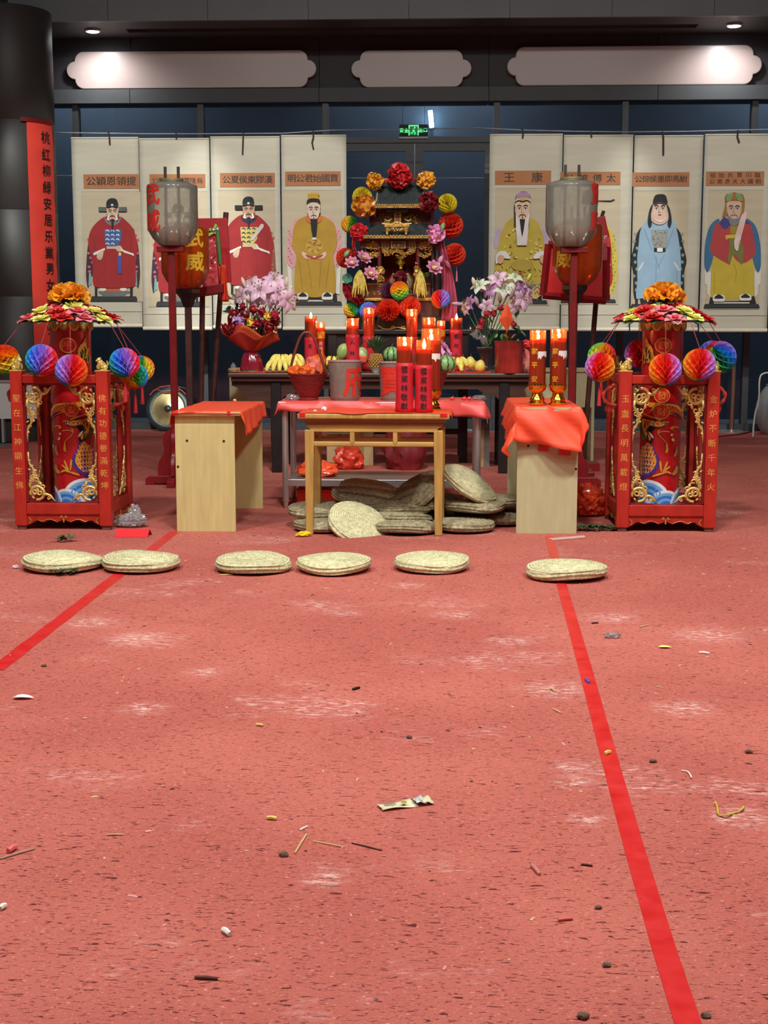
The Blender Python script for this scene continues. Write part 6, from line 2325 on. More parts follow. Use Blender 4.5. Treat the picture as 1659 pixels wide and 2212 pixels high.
for i in range(5):
	t = -PI / 2 + (i - 2) * 0.45
	mb.sphere((0.046 * math.cos(t), -0.006 + 0.046 * math.sin(t), hz + 0.052), 0.011, 8, 6, sc=(0.8, 0.8, 1.6))
mb.obj('crown', M_GOLD, r)
mb = MB()
for sg in (-1, 1):
	mb.sphere((sg * 0.018, -0.118, 0.108), 0.017, 10, 8, sc=(1.2, 0.8, 0.8))
	for i in range(4):
		mb.tube([(sg * 0.016, -0.124, 0.114 - 0.006 * i), (sg * -0.004, -0.134, 0.112 - 0.006 * i), (sg * -0.014, -0.130, 0.110 - 0.006 * i)], 0.0042, 6)
mb.obj('hand', M_FACE, r)


# ------------------------------------------------------------------ decorations hung on the shrine
def rosette(mb, rr_, n, seed, wid=0.52, wave=0.30, core=True):
	rd = random.Random(seed)
	if core:
		mb.sphere((0, 0, 0), rr_ * 0.66, 14, 10)
	for i in range(n):
		d_ = fib(n, i)
		t1 = d_.orthogonal().normalized()
		t2 = d_.cross(t1)
		a = rd.uniform(0, 2 * PI)
		u1, u2 = t1 * math.cos(a) + t2 * math.sin(a), -t1 * math.sin(a) + t2 * math.cos(a)
		ph, w_, bend = rd.uniform(0, 6), wid * rr_ * rd.uniform(0.8, 1.15), rd.uniform(-0.25, 0.25)
		hgt = rd.uniform(0.88, 1.06)

		def fn(u, v):
			s = u * 2 - 1
			edge = (1 - 0.35 * s * s)
			p_ = d_ * rr_ * (0.45 + (hgt - 0.45) * v * edge) + u1 * s * w_ * (0.45 + 0.55 * v)
			p_ = p_ + u2 * (wave * rr_ * v * math.sin(s * 3.6 + ph) * 0.6 + bend * rr_ * v * v + 0.16 * rr_ * s * s * v)
			return p_
		mb.grid(fn, 6, 3)
	return mb


SATIN_R = mat('satin_red', (196, 40, 46), 0.36, var=0.08, spec=0.6)
SATIN_D = mat('satin_dark_red', (136, 24, 36), 0.4, var=0.1, spec=0.6)
SATIN_G = mat('satin_gold', (226, 160, 52), 0.34, var=0.08, spec=0.6)
SATIN_G2 = mat('satin_amber', (206, 134, 46), 0.34, var=0.1, spec=0.6)
SATIN_P = mat('satin_pink', (226, 150, 196), 0.42, var=0.08)
SATIN_M = mat('satin_maroon', (98, 20, 34), 0.35, var=0.12)


def sp(zx, zy, dy):
	return at(720 + zx / 5.53, 340 + zy / 5.53, YF + dy)


for zx, zy, zr, dy, m_, n, lab in (
		(790, 225, 150, 0.02, SATIN_R, 46, 'large red satin rosette crowning the ridge of the shrine'),
		(495, 285, 108, 0.02, SATIN_G, 36, 'gold satin rosette beside the crowning red one, over the amber rosette'),
		(1105, 275, 116, 0.02, SATIN_G, 36, 'gold satin rosette beside the crowning red one, over the dark red rosette'),
		(365, 570, 148, -0.08, SATIN_G2, 34, 'large amber satin rosette in front of the yellow paper ball'),
		(1140, 530, 126, -0.12, SATIN_D, 48, 'dark red satin rosette beside the yellow paper ball that stands clear'),
		(310, 890, 112, -0.06, SATIN_R, 44, 'red satin rosette under the amber one'),
		(1220, 912, 118, -0.10, SATIN_P, 34, 'pink ruffled satin rosette before the vermilion paper ball'),
		(800, 1440, 96, -0.12, SATIN_M, 34, 'maroon satin rosette right before the deity statue')):
	p = sp(zx, zy, dy)
	mb = MB()
	rosette(mb, zr * mpp(YF + dy) / 5.53, n, int(zx), wid=0.40)
	o = mb.obj('satin_rosette', m_, None, loc=p, solid=0.0)
	tag(o, lab, 'rosette', 'satin rosettes on the shrine')

for zx, zy, zr, dy, me, rot, lab in (
		(345, 475, 118, 0.06, H_YEL, (-0.4, 0.3, 0), 'yellow paper ball half covered by the amber rosette'),
		(1362, 552, 115, 0.02, H_YEL, (-0.3, -0.4, 0.5), 'yellow paper ball next to the dark red rosette'),
		(195, 800, 100, 0.14, H_RAIN, (-0.3, 0.2, 1.2), 'yellow green and red paper ball peeping from behind the red rosette'),
		(1400, 815, 150, 0.10, H_RED, (0.2, 0.9, 0.3), 'vermilion paper ball behind the pink rosette'),
		(1448, 1162, 134, 0.08, H_RED, (0.3, 0.7, 1.3), 'vermilion paper ball standing clear beside the lotus buds'),
		(150, 1200, 118, 0.08, H_RED, (-0.2, 0.5, 0.6), 'vermilion paper ball behind the pair of pink lotus blossoms'),
		(790, 1592, 112, -0.20, H_RAIN, (-0.2, 1.3, 1.57), 'red orange and yellow banded paper ball below the deity statue'),
		(660, 1590, 92, -0.10, H_MAR, (0, 0, 0), 'dark plum paper ball half behind the banded one below the deity'),
		(660, 1822, 134, -0.22, H_RED, (1.3, 0, 0.2), 'vermilion paper ball seen end on, lower row beside the tall candle'),
		(915, 1792, 132, -0.16, H_RED, (0.3, 0.5, 2.0), 'vermilion paper ball in the lower row behind the tall candle'),
		(1282, 1692, 112, -0.16, H_RAIN, (0.5, 3.14, -2.1), 'rainbow paper ball, red to blue, on the pink sash side of the shrine'),
		(420, 1835, 108, -0.14, H_RAIN, (-0.2, 0.9, 4.4), 'violet and yellow paper ball behind the tallest candle'),
		(215, 1822, 92, 0.0, H_RAIN, (-0.2, -0.6, 1.1), 'yellow and orange paper ball at the lower edge beside the ochre portrait')):
	p = sp(zx, zy, dy)
	t = thing('paper_ball', lab, 'paper ball', p, group='paper balls on the shrine')
	o = bpy.data.objects.new('tissue_leaves', me)
	COL.objects.link(o)
	o.parent = t
	o.scale = (zr * mpp(YF + dy) / 5.53,) * 3
	o.rotation_mode = 'ZXY'
	o.rotation_euler = rot
	if zx in (1448,):
		mb = MB()
		zz = -zr * mpp(YF) / 5.53
		mb.tube([(0.02, 0, zz), (0.025, 0, zz - 0.05)], 0.002, 5)
		mb.lathe([(0.001, 0), (0.006, -0.02), (0.007, -0.05), (0.012, -0.12), (0.0, -0.122)], 8, (0.025, 0, zz - 0.04))
		mb.obj('tassel', mat('pink_tassel', (226, 120, 130), 0.7), t)

# silk lotus, buds, leaves, grasses
LOT = mat('lotus_pink', (232, 160, 192), 0.55, var=0.08, trans=0.2)
LOTY = mat('lotus_heart', (246, 232, 140), 0.55, var=0.05)
for zx, zy, zr, dy, tilt, lab in (
		(222, 1272, 92, -0.16, (0.95, -0.2, 0.2), 'pink silk lotus blossom nearest the ochre portrait'),
		(352, 1212, 104, -0.14, (0.9, 0.1, 0.7), 'pink silk lotus blossom above its two neighbours beside the niche'),
		(440, 1395, 96, -0.16, (1.0, 0.6, 0.1), 'pink silk lotus drooping before the gilt guardian'),
		(1196, 1332, 108, -0.18, (1.0, 0.1, 0.4), 'pink silk lotus blossom facing out above the green leaves'),
		(1345, 1290, 74, -0.10, (0.7, 0.7, 0.9), 'smaller pink silk lotus under the buds beside the vermilion ball')):
	s = zr * mpp(YF + dy) / 5.53
	r = thing('silk_lotus', lab, 'artificial flower', sp(zx, zy, dy), rot=tilt, group='silk lotus on the shrine')
	for ring, (n, e0, e1, f) in enumerate(((8, 0.15, 0.45, 1.05), (8, 0.6, 0.9, 0.85), (6, 1.0, 1.25, 0.6))):
		for i in range(n):
			mb = MB()
			mb.petal(Matrix.Identity(4), s * f, s * 0.34 * f, e0, e1, 0.45, nv=6, tipw=0.25)
			mb.obj('petal', LOT, r, rot=(0, 0, 2 * PI * i / n + ring * 0.4))
	mb = MB()
	mb.lathe([(0.0, 0.0), (s * 0.16, s * 0.06), (s * 0.26, s * 0.30), (s * 0.22, s * 0.36), (0.0, s * 0.37)], 14)
	mb.obj('flower_heart', LOTY, r)
for zx, zy, dy, a, m_, lab in ((158, 1150, -0.10, 0.7, M_LEAF2, 'green lotus bud over the vermilion ball beside the ochre portrait'), (1280, 1222, -0.12, 0.5, LOT, 'pink lotus bud beside the vermilion ball standing clear'),
							   (1305, 830, -0.12, 0.3, M_LEAF2, 'green lotus bud before the vermilion ball behind the pink rosette')):
	r = thing('lotus_bud', lab, 'artificial flower', sp(zx, zy, dy), rot=(0, a, 0))
	mb = MB()
	mb.lathe([(0.0, -0.045), (0.018, -0.03), (0.028, 0.0), (0.020, 0.03), (0.0, 0.055)], 12)
	mb.obj('bud', m_, r)
	mb = MB()
	mb.tube([(0, 0, -0.04), (-0.01, 0.02, -0.10), (-0.01, 0.06, -0.16)], 0.004, 6)
	mb.obj('stalk', M_LEAF, r)
r = thing('silk_leaf_spray', 'round green silk lotus leaf near the lower edge of the shrine', 'artificial leaf', sp(168, 1445, -0.1), rot=(1.2, 0.2, 0))
mb = MB()
mb.grid(lambda u, v: (0.055 * v * math.cos(2 * PI * u), 0.055 * v * math.sin(2 * PI * u), 0.012 * v * math.sin(2 * PI * u * 5)), 40, 4)
mb.obj('lotus_leaf', mat('silk_leaf_teal', (70, 132, 108), 0.5), r)
r = thing('silk_leaf_spray', 'spray of long green silk leaves under the lotus facing out', 'artificial leaf', sp(1105, 1430, -0.14))
for i in range(6):
	mb = MB()
	mb.petal(Matrix.Rotation(-PI / 2 + (i - 2.5) * 0.3, 4, 'Z') @ Matrix.Rotation(-0.6, 4, 'Y'), 0.10, 0.016, 0.6, -0.9 + 0.2 * (i % 3), 0.2, nv=6)
	mb.obj('leaf', mat('fresh_leaf', (104, 158, 66), 0.5, var=0.2), r, loc=(0.01 * (i - 3), 0, 0.02 * (i % 2)), rot=(0.2, 0, 0))
GRASS = mat('dry_grass', (196, 178, 84), 0.7, var=0.25, scale=30)
for zx, zy, dy, n, lab in ((320, 1390, -0.18, 26, 'bundle of drooping golden dry grass under the lotus pair'), (1040, 1400, -0.20, 34, 'bundle of drooping golden dry grass beside the banded paper ball')):
	r = thing('grass_bundle', lab, 'dried grass', sp(zx, zy, dy))
	rr = random.Random(zx)
	for i in range(n):
		a = rr.uniform(-1, 1)
		L_ = rr.uniform(0.12, 0.27)
		mb = MB()
		pts = [(0, 0, 0.04), (a * 0.03, -0.02, 0.03), (a * 0.07, -0.03 + rr.uniform(-0.02, 0.02), -L_ * 0.4), (a * 0.075 + rr.uniform(-0.02, 0.02), -0.02, -L_)]
		pts = [V(p_) for p_ in pts]
		cv = [(pts[0] * (1 - t) ** 3 + pts[1] * 3 * t * (1 - t) ** 2 + pts[2] * 3 * t * t * (1 - t) + pts[3] * t ** 3) for t in [j / 7 for j in range(8)]]
		mb.tube(cv, [0.0025, 0.003, 0.004, 0.0055, 0.006, 0.006, 0.005, 0.002], 5)
		mb.obj('grass_stalk', GRASS, r)

# sashes
def sash(name, label, pts, wid, m_, waves=4, amp=0.02, cat='sash'):
	P_ = [V(p_) for p_ in pts]
	mb_ = MB()

	def fn(u, v):
		k_ = v * (len(P_) - 1)
		i = min(int(k_), len(P_) - 2)
		p_ = P_[i].lerp(P_[i + 1], k_ - i)
		w_ = wid[i] + (wid[i + 1] - wid[i]) * (k_ - i)
		s = u * 2 - 1
		return (p_.x + s * w_ / 2, p_.y + amp * math.sin(s * PI * waves / 2 + v * 4) + 0.3 * amp * math.sin(v * 25 + s), p_.z)
	mb_.grid(fn, 16, 6 * (len(P_) - 1))
	return tag(mb_.obj(name, m_, None, solid=0.002), label, cat)


sash('satin_ribbon', 'long dusky pink satin sash hanging beside the rainbow paper ball', [sp(1290, 1000, -0.02), sp(1345, 1250, -0.03), sp(1370, 1450, -0.04), sp(1390, 1700, -0.06), sp(1380, 1960, -0.06)],
	 [0.05, 0.08, 0.12, 0.16, 0.17], mat('satin_dusky', (176, 70, 96), 0.42, var=0.12))
sash('satin_ribbon', 'red satin sash end falling under the red rosette', [sp(250, 930, -0.04), sp(240, 1050, -0.05), sp(270, 1160, -0.06)], [0.05, 0.035, 0.03], SATIN_R)
sash('satin_ribbon', 'dark red satin cloth flaring below the golden grass, ochre portrait side', [sp(140, 1500, -0.08), sp(200, 1600, -0.12), sp(260, 1690, -0.10), sp(330, 1760, -0.06)], [0.05, 0.16, 0.20, 0.10], SATIN_D, 5, 0.03)
sash('satin_ribbon', 'red satin ribbon linking the crowning rosette with its gold neighbours', [sp(640, 300, 0.06), sp(640, 285, 0.05), sp(640, 268, 0.06)], [0.14, 0.14, 0.12], SATIN_R, 2, 0.01)
sash('satin_ribbon', 'red satin ribbon between the crowning rosette and the gold one over the dark red', [sp(955, 285, 0.06), sp(955, 270, 0.05), sp(955, 250, 0.06)], [0.14, 0.14, 0.12], SATIN_R, 2, 0.01)

# ================================================================== tall lantern poles, jar lanterns, placards
def lantern_pole(label, pxb, pyb, ztop, lean=0.0, feet=True, m_=None):
	p = floor_at(pxb, pyb)
	r = thing('lantern_pole', label, 'pole', p)
	m_ = m_ or M_DRED
	mb = MB()
	s = 0.030
	mb.box2((-s, -s, 0.09), (s, s, ztop))
	mb.obj('shaft', m_, r, bevel=0.006, smooth=False)
	if feet:
		mb = MB()
		mb.prism([(-0.28, 0.0), (-0.20, 0.0), (-0.19, 0.02), (0.19, 0.02), (0.20, 0.0), (0.28, 0.0), (0.28, 0.06), (0.24, 0.085), (-0.24, 0.085), (-0.28, 0.06)], -0.035, 0.035)
		mb.obj('base_beam', m_, r, bevel=0.004, smooth=False)
		mb = MB()
		mb.prism([(-0.28, 0.0), (-0.20, 0.0), (-0.19, 0.02), (0.19, 0.02), (0.20, 0.0), (0.28, 0.0), (0.28, 0.06), (0.24, 0.085), (-0.24, 0.085), (-0.28, 0.06)], -0.035, 0.035, plane='yz')
		mb.obj('base_beam', m_, r, bevel=0.004, smooth=False)
		prof = [(0.03, 0.085), (0.155, 0.085), (0.165, 0.13), (0.16, 0.20), (0.135, 0.25), (0.11, 0.29), (0.105, 0.34), (0.115, 0.40), (0.105, 0.46), (0.07, 0.50), (0.03, 0.52)]
		for e in (-1, 1):
			for pl in ('xz', 'yz'):
				mb = MB()
				q = smooth_poly([(a * e, b_) for a, b_ in prof], 3, closed=False)
				if (e > 0) != (pl == 'yz'):
					q = q[::-1]
				mb.prism(q, -0.016, 0.016, plane=pl)
				mb.obj('baluster_panel', m_, r, smooth=False)
	return r, p


def jar_lantern(label, p, R_, H_, m_, text, a_text, tm, tsize, twist, clear=True, gold=False):
	"""p = centre of the underside"""
	r = thing('jar_lantern', label, 'lantern', p)
	prof = [(R_ * 0.45, 0.0), (R_ * 0.55, H_ * 0.02), (R_ * 0.80, H_ * 0.12), (R_ * 0.97, H_ * 0.24), (R_ * 1.0, H_ * 0.32), (R_ * 1.0, H_ * 0.90), (R_ * 0.98, H_ * 0.935), (R_ * 0.70, H_ * 0.975), (R_ * 0.42, H_ * 1.0)]
	mb = MB()
	mb.lathe(prof, 40)
	del mb.f[-2:]
	del mb.mi[-2:]
	mb.obj('shell', m_, r, angle=70)
	mb = MB()
	z = H_ * 1.0
	mb.lathe([(R_ * 0.40, z), (R_ * 0.47, z), (R_ * 0.47, z + 0.018), (R_ * 0.40, z + 0.018)], 32)
	mb.obj('rim_ring', mat('rim_brass', (170, 156, 110), 0.4, metal=0.5), r)
	mb = MB()
	mb.lathe([(0.0, 0.0), (R_ * 0.46, 0.0), (R_ * 0.46, 0.012), (0.0, 0.012)], 24)
	mb.obj('bottom_board', M_DRED, r)
	for sg in (-1, 1):
		mb = MB()
		mb.box2((sg * R_ * 0.26 - 0.012, -0.010, 0.012), (sg * R_ * 0.26 + 0.012, 0.010, H_ * 1.22))
		mb.obj('bamboo_upright', mat('dark_bamboo', (58, 48, 44), 0.6, var=0.3, scale=30, stretch=(1, 1, 3)), r, smooth=False)
	Rf = lambda zz: (R_ * 1.002 if zz > H_ * 0.32 else R_ * (1.0 - 0.9 * ((H_ * 0.32 - zz) / (H_ * 0.32)) ** 2 * 0.5))
	fl_ = MB()
	n = len(text)
	zc_ = H_ * (0.575 if not gold else 0.60)
	letters(fl_, text, 0.0, zc_, tsize, 0.003, vertical=True, pitch=tsize * (1.16 if not gold else 1.18), bold=0.035 if gold else 0.03, wscale=1.05)
	mb = MB()
	wrap(mb, fl_, R_, a0=-PI / 2 + a_text, step=0.03)
	mb.obj('lettering', tm, r, smooth=False)
	return r


M_CLEAR = film('lantern_film', (240, 240, 226), alpha=0.44, rough=0.12, body=(235, 235, 228), gloss=0.07)
M_AMBER = film('amber_film', (252, 112, 24), alpha=0.60, rough=0.2, body=(255, 150, 70), gloss=0.06)
M_LRED = mat('lantern_red', (222, 52, 40), 0.5, var=0.08, scale=10)
M_LGOLD = mat('lantern_gold', (238, 196, 56), 0.45, var=0.08, scale=10)

YL = floor_at(377, 1047).y
for sd, pxb, pyb, pxt, x0, x1, y0, y1, at_, txt, lab_l, lab_p in (
		(0, 377, 1047, 374, 320, 428.5, 389, 530, -0.74, '武威', 'clear jar lantern with red characters in front of the red robed portrait row', 'dark red lantern pole rising behind the bare red desk'),
		(1, 1240, 1051, 1231, 1177, 1289, 386, 532, 1.12, '賈府', 'clear jar lantern with a red character at its edge before the red and yellow portrait', 'dark red lantern pole rising behind the pair of tall candles')):
	p = floor_at(pxb, pyb)
	y_ = p.y
	bot = at((x0 + x1) / 2, y1, y_)
	top = at((x0 + x1) / 2, y0, y_)
	xm = at(pxt, 540, y_).x
	r, p = lantern_pole(lab_p, pxb, pyb, bot.z - 0.06)
	r.location.x = (p.x + xm) / 2
	mb = MB()
	mb.box2((-0.12, -0.07, bot.z - 0.06), (0.12, 0.07, bot.z - 0.012))
	mb.obj('lantern_table', M_DRED, r, bevel=0.004, smooth=False)
	R_ = (at(x1, 450, y_).x - at(x0, 450, y_).x) / 2
	q = V((bot.x, y_, bot.z - 0.010))
	jar_lantern(lab_l, q, R_, top.z - bot.z, M_CLEAR, txt, at_, M_LRED, 0.195, 0)

for x0, x1, y0, y1, px_pole, at_, tone, lab_l, lab_p, dy in (
		(345, 447, 505, 622, 406, 0.62, 0, 'amber jar lantern with gold characters behind the bare red desk', 'thin dark pole carrying the amber lantern with two gold characters facing out', 0.75),
		(1178, 1285, 497, 614, 1241, -0.70, 1, 'amber jar lantern with gold characters behind the candle pair', 'thin dark pole carrying the amber lantern behind the candle pair', 0.6)):
	y_ = YL + dy
	bot, top = at((x0 + x1) / 2, y1, y_), at((x0 + x1) / 2, y0 - 22, y_)
	R_ = (at(x1, 550, y_).x - at(x0, 550, y_).x) / 2
	xb = at(px_pole, 640, y_).x
	r, p = lantern_pole(lab_p, px_pole, 1047, bot.z - 0.17, feet=False, m_=mat('dark_pole', (76, 36, 32), 0.5, var=0.25, scale=12))
	r.location = (xb, y_, 0)
	r.rotation_euler = (0, 0, 0)
	mb = MB()
	mb.box2((-0.20, -0.20, 0.0), (0.20, 0.20, 0.09))
	mb.obj('base_block', M_DRED, r, bevel=0.006, smooth=False)
	mb = MB()
	mb.lathe([(0.02, bot.z - 0.20), (0.05, bot.z - 0.17), (0.075, bot.z - 0.10), (0.115, bot.z - 0.05), (0.12, bot.z - 0.012), (0.0, bot.z - 0.012)], 6)
	mb.obj('lantern_cup', M_BLACKW, r, smooth=False)
	jar_lantern(lab_l, V((bot.x if False else xb - 0.02 * (1 if tone == 0 else -1), y_, bot.z - 0.012)), R_, top.z - bot.z, M_AMBER, '武威', at_, M_LGOLD, 0.185, 0, gold=True)

# ------------------------------------------------------------------ procession placards on poles
YP = YL + 1.15
M_BOARD = mat('placard_red', (170, 24, 34), 0.42, var=0.1, scale=6)
M_FILM = film('pink_film', (240, 130, 140), alpha=0.55, rough=0.12, body=(255, 190, 190), gloss=0.12)


def placard(name, label, corners, y, pole_px, m_, thick=0.05, frame=False, film_m=None, pole_top=None, cat='placard', pole_m=None, extra=None):
	"""corners in photo pixels (clockwise from top-left) on the plane y; the pole runs down to the floor"""
	P_ = [at(cx_, cy_, y) for cx_, cy_ in corners]
	c_ = sum(P_, V((0, 0, 0))) / 4
	base = V((at(pole_px[1], 860, y).x, y, 0))
	r_ = thing(name, label, cat, base)
	mb_ = MB()
	mb_.prism([(p_.x - base.x, p_.z) for p_ in reversed(P_)], -thick / 2, thick / 2)
	bd = mb_.obj('board', m_, r_, bevel=0.006, smooth=False)
	if frame:
		for i in range(4):
			a, b2 = P_[i] - base, P_[(i + 1) % 4] - base
			mb_ = MB()
			mb_.tube([(a.x, -thick / 2 - 0.008, a.z), (b2.x, -thick / 2 - 0.008, b2.z)], 0.035, 4, up=(0, 1, 0))
			mb_.obj('frame_bar', M_DRED, bd, smooth=False)
	if film_m:
		mb_ = MB()

		def fn(u, v):
			a = P_[0].lerp(P_[1], u)
			b2 = P_[3].lerp(P_[2], u)
			p_ = a.lerp(b2, v) - base
			return (p_.x, -thick / 2 - 0.02 - 0.015 * noise.noise(V((u * 3, v * 14, 2))) - 0.006 * math.sin(v * 60 + 5 * u), p_.z)
		mb_.grid(fn, 14, 50)
		mb_.obj('film_cover', film_m, r_)
	t = at(pole_px[0], pole_top or corners[2][1], y) - base
	mb_ = MB()
	mb_.tube([(0, 0.04, 0.0), (t.x, 0.04, t.z)], 0.027, 10)
	mb_.obj('shaft', pole_m or mat('dark_pole', (76, 36, 32), 0.5), r_)
	mb_ = MB()
	mb_.box2((-0.16, -0.10, 0.0), (0.16, 0.18, 0.08))
	mb_.obj('base_block', M_DRED, r_, smooth=False)
	return r_, base


r, b0 = placard('procession_placard', 'crimson wooden placard on a pole between the red robed portraits', [(428, 472), (491, 471), (500, 610), (436, 612)], YP + 0.25, (487, 446), M_BOARD, pole_top=458)
mb = MB()
pp = at(463, 502, YP + 0.21) - b0
for pts in ([(-0.05, 0.03), (0.0, 0.01), (0.045, 0.05)], [(-0.06, -0.03), (-0.01, 0.0), (0.02, 0.08)], [(0.0, 0.0), (0.05, -0.02)]):
	mb.tube([(pp.x + a, pp.y, pp.z + c_) for a, c_ in pts], 0.016, 6)
mb.obj('green_carving', mat('carving_green', (168, 200, 70), 0.5), r)
r, b0 = placard('procession_placard', 'placard wrapped in crinkled pink plastic on a dark red ledge behind the amber lantern', [(441, 520), (466, 517), (473, 628), (438, 630)], YP, (436, 428), mat('placard_pink', (224, 92, 100), 0.45, var=0.08, scale=6), film_m=M_FILM, pole_top=630)
mb = MB()
a, b_ = at(417, 632, YP) - b0, at(486, 622, YP) - b0
mb.prism([(a.x, a.z - 0.05), (b_.x, b_.z - 0.05), (b_.x, b_.z + 0.04), (a.x, a.z + 0.03)], -0.16, 0.10)
mb.obj('ledge', M_DRED, r, bevel=0.006, smooth=False)
mb = MB()
q0, q1 = at(470, 500, YP - 0.05) - b0, at(476, 572, YP - 0.05) - b0
mb.tube([(q0.x, -0.05, q0.z), (q1.x, -0.05, q1.z)], 0.020, 10)
mb.obj('green_baton', mat('baton_green', (70, 112, 62), 0.45), r)
mb = MB()
mb.sphere((q0.x, -0.05, q0.z + 0.02), 0.022, 10, 8)
q2 = at(461, 497, YP - 0.05) - b0
mb.sphere((q2.x, -0.05, q2.z), 0.024, 10, 8)
mb.obj('bell', M_CHROME, r)
mb = MB()
mb.grid(lambda u, v: (q1.x - 0.02 + 0.07 * u + 0.03 * v, -0.06 + 0.012 * math.sin(u * 9 + v * 4), q1.z - 0.36 * v), 8, 12)
mb.obj('streamer', mat('streamer_orange', (232, 70, 40), 0.5, trans=0.2), r, solid=0.002)
r, b0 = placard('procession_placard', 'large framed red placard behind the amber lantern next to the candle pair', [(1184, 528), (1310, 534), (1308, 650), (1172, 638)], YP, (1234, 1240), mat('placard_scarlet', (206, 40, 42), 0.4, var=0.08, scale=6), frame=True, pole_top=640)
mb = MB()
a = [at(*q_, YP - 0.06) - b0 for q_ in ((1286, 510), (1312, 509), (1311, 562), (1285, 563))]
mb.grid(lambda u, v: ((a[0].lerp(a[1], u)).lerp(a[3].lerp(a[2], u), v).x, -0.07 - 0.008 * math.sin(u * 7 + v * 9), (a[0].lerp(a[1], u)).lerp(a[3].lerp(a[2], u), v).z), 8, 10)
mb.obj('film_cover', M_FILM, r)
r, b0 = placard('procession_placard', 'narrow crimson placard with a dark carved tip seen edge on beside the clear lantern', [(1287, 470), (1306, 466), (1316, 512), (1287, 520)], YP + 0.25, (1303, 1262), M_BOARD, pole_top=470)
mb = MB()
a, b_ = at(1300, 470, YP + 0.22) - b0, at(1305, 455, YP + 0.22) - b0
mb.tube([(a.x, 0.0, a.z), (b_.x, 0.0, b_.z)], 0.024, 4)
mb.obj('carved_tip', M_BLACKW, r, smooth=False)

# ================================================================== gong leaning on the glass
p = floor_at(362, 929)
pc = at(363, 877, WY - 0.30)
Rg = 49 * mpp(WY - 0.3)
r = thing('gong', 'bronze gong with a dark rim leaning on the glass behind the dark red pole', 'gong', (pc.x, WY - 0.30, Rg * 0.985), rot=(rad(-14), 0, 0))
Mx = Matrix.Rotation(PI / 2, 4, 'X')
mb = MB()
mb.lathe([(Rg * 0.72, 0.012), (Rg * 0.75, 0.016), (Rg * 0.93, 0.010), (Rg, -0.01), (Rg, -0.07), (Rg * 0.97, -0.07), (Rg * 0.96, -0.012), (Rg * 0.75, 0.0)], 56, M=Mx)
del mb.f[-2:]
del mb.mi[-2:]
mb.obj('rim', mat('gong_rim', (70, 78, 78), 0.4, metal=0.6, var=0.15), r)
mb = MB()
mb.lathe([(0.0, 0.020), (Rg * 0.10, 0.020), (Rg * 0.16, 0.016), (Rg * 0.73, 0.012), (Rg * 0.73, 0.0), (0.0, 0.0)], 56, M=Mx)
g = mat('gong_bronze', (216, 196, 140), 0.22, metal=1.0, var=0.2, scale=10)
mb.obj('face', g, r)
mb = MB()
mb.lathe([(Rg * 0.16, 0.018), (Rg * 0.12, 0.030), (0.0, 0.034)], 28, M=Mx)
mb.obj('boss', mat('gong_rim', (70, 78, 78), 0.4), r)
mb = MB()
mb.tube([(Rg * math.cos(t) * 1.01, -0.02 - 0.03 * math.sin(t * 9) ** 2, Rg * math.sin(t) * 1.01) for t in [PI * (0.22 + 0.58 * i / 20) for i in range(21)]], 0.010, 6)
mb.tube([(-Rg * 0.45, -0.03, Rg * 0.84), (-Rg * 0.2, -0.03, Rg * 0.70), (Rg * 0.2, -0.03, Rg * 0.70), (Rg * 0.5, -0.03, Rg * 0.82)], 0.008, 6)
mb.obj('cord', mat('gong_cord', (190, 90, 70), 0.6), r)

# ================================================================== grey pot with white cable, queue posts, white panel
p = floor_at(1676, 938)
y_ = p.y
Rp = at(1676, 880, y_).x - at(1629, 880, y_).x
r = thing('glazed_pot', 'large round grey glazed pot cut off by the frame beside the white cable', 'pot', p)
mb = MB()
h_ = at(1676, 830, y_).z
mb.lathe([(0.0, 0.0), (Rp * 0.55, 0.0), (Rp * 0.80, h_ * 0.12), (Rp * 0.98, h_ * 0.34), (Rp, h_ * 0.46), (Rp * 0.93, h_ * 0.64), (Rp * 0.72, h_ * 0.86), (Rp * 0.52, h_ * 0.97), (Rp * 0.55, h_ * 0.985), (Rp * 0.55, h_),
		  (Rp * 0.48, h_), (Rp * 0.46, h_ * 0.9), (0.0, h_ * 0.6)], 40)
mb.obj('body', mat('grey_glaze', (150, 154, 156), 0.25, var=0.08, scale=3, coat=0.3), r)
pts = [(1662, 805), (1652, 806), (1643, 812), (1640, 830), (1640, 850), (1637, 875), (1632, 890), (1629, 910), (1627, 928)]
mb = MB()
cv = [at(a, b_, y_ - 0.55) for a, b_ in smooth_poly(pts, 3, closed=False)]
cv[-1].z = 0.01
mb.tube(cv, 0.011, 8)
tag(mb.obj('white_cable', mat('white_cable', (222, 216, 206), 0.5), None), 'white cable hanging down in front of the grey pot', 'cable')
mb = MB()
cv = [floor_at(a, b_, 0.008) for a, b_ in ((1625, 932), (1600, 938), (1575, 941), (1550, 943))]
mb.tube(cv, 0.010, 8)
tag(mb.obj('red_cable', M_DRED, None), 'dark red cable lying on the carpet by the queue post near the grey pot', 'cable')
M_POST = mat('post_bronze', (184, 150, 132), 0.28, metal=0.9, var=0.08, stretch=(1, 1, 0.1))
for px, py, y0, lab in ((1580, 934, 775, 'steel queue post with round base next to the grey pot'), (8, 950, 800, 'steel queue post cut by the frame edge behind the stand'),
						(76, 946, 815, 'steel queue post seen through the stand beside the column')):
	p = floor_at(px, py)
	h_ = at(px, y0, p.y).z
	r = thing('queue_post', lab, 'queue post', p)
	mb = MB()
	mb.lathe([(0.0, 0.0), (0.19, 0.0), (0.19, 0.012), (0.15, 0.028), (0.05, 0.036), (0.035, 0.04)], 36)
	mb.obj('round_base', M_CHROME, r)
	mb = MB()
	mb.lathe([(0.032, 0.03), (0.032, h_ - 0.05), (0.036, h_ - 0.05), (0.036, h_), (0.0, h_)], 20)
	mb.obj('shaft', M_POST, r)
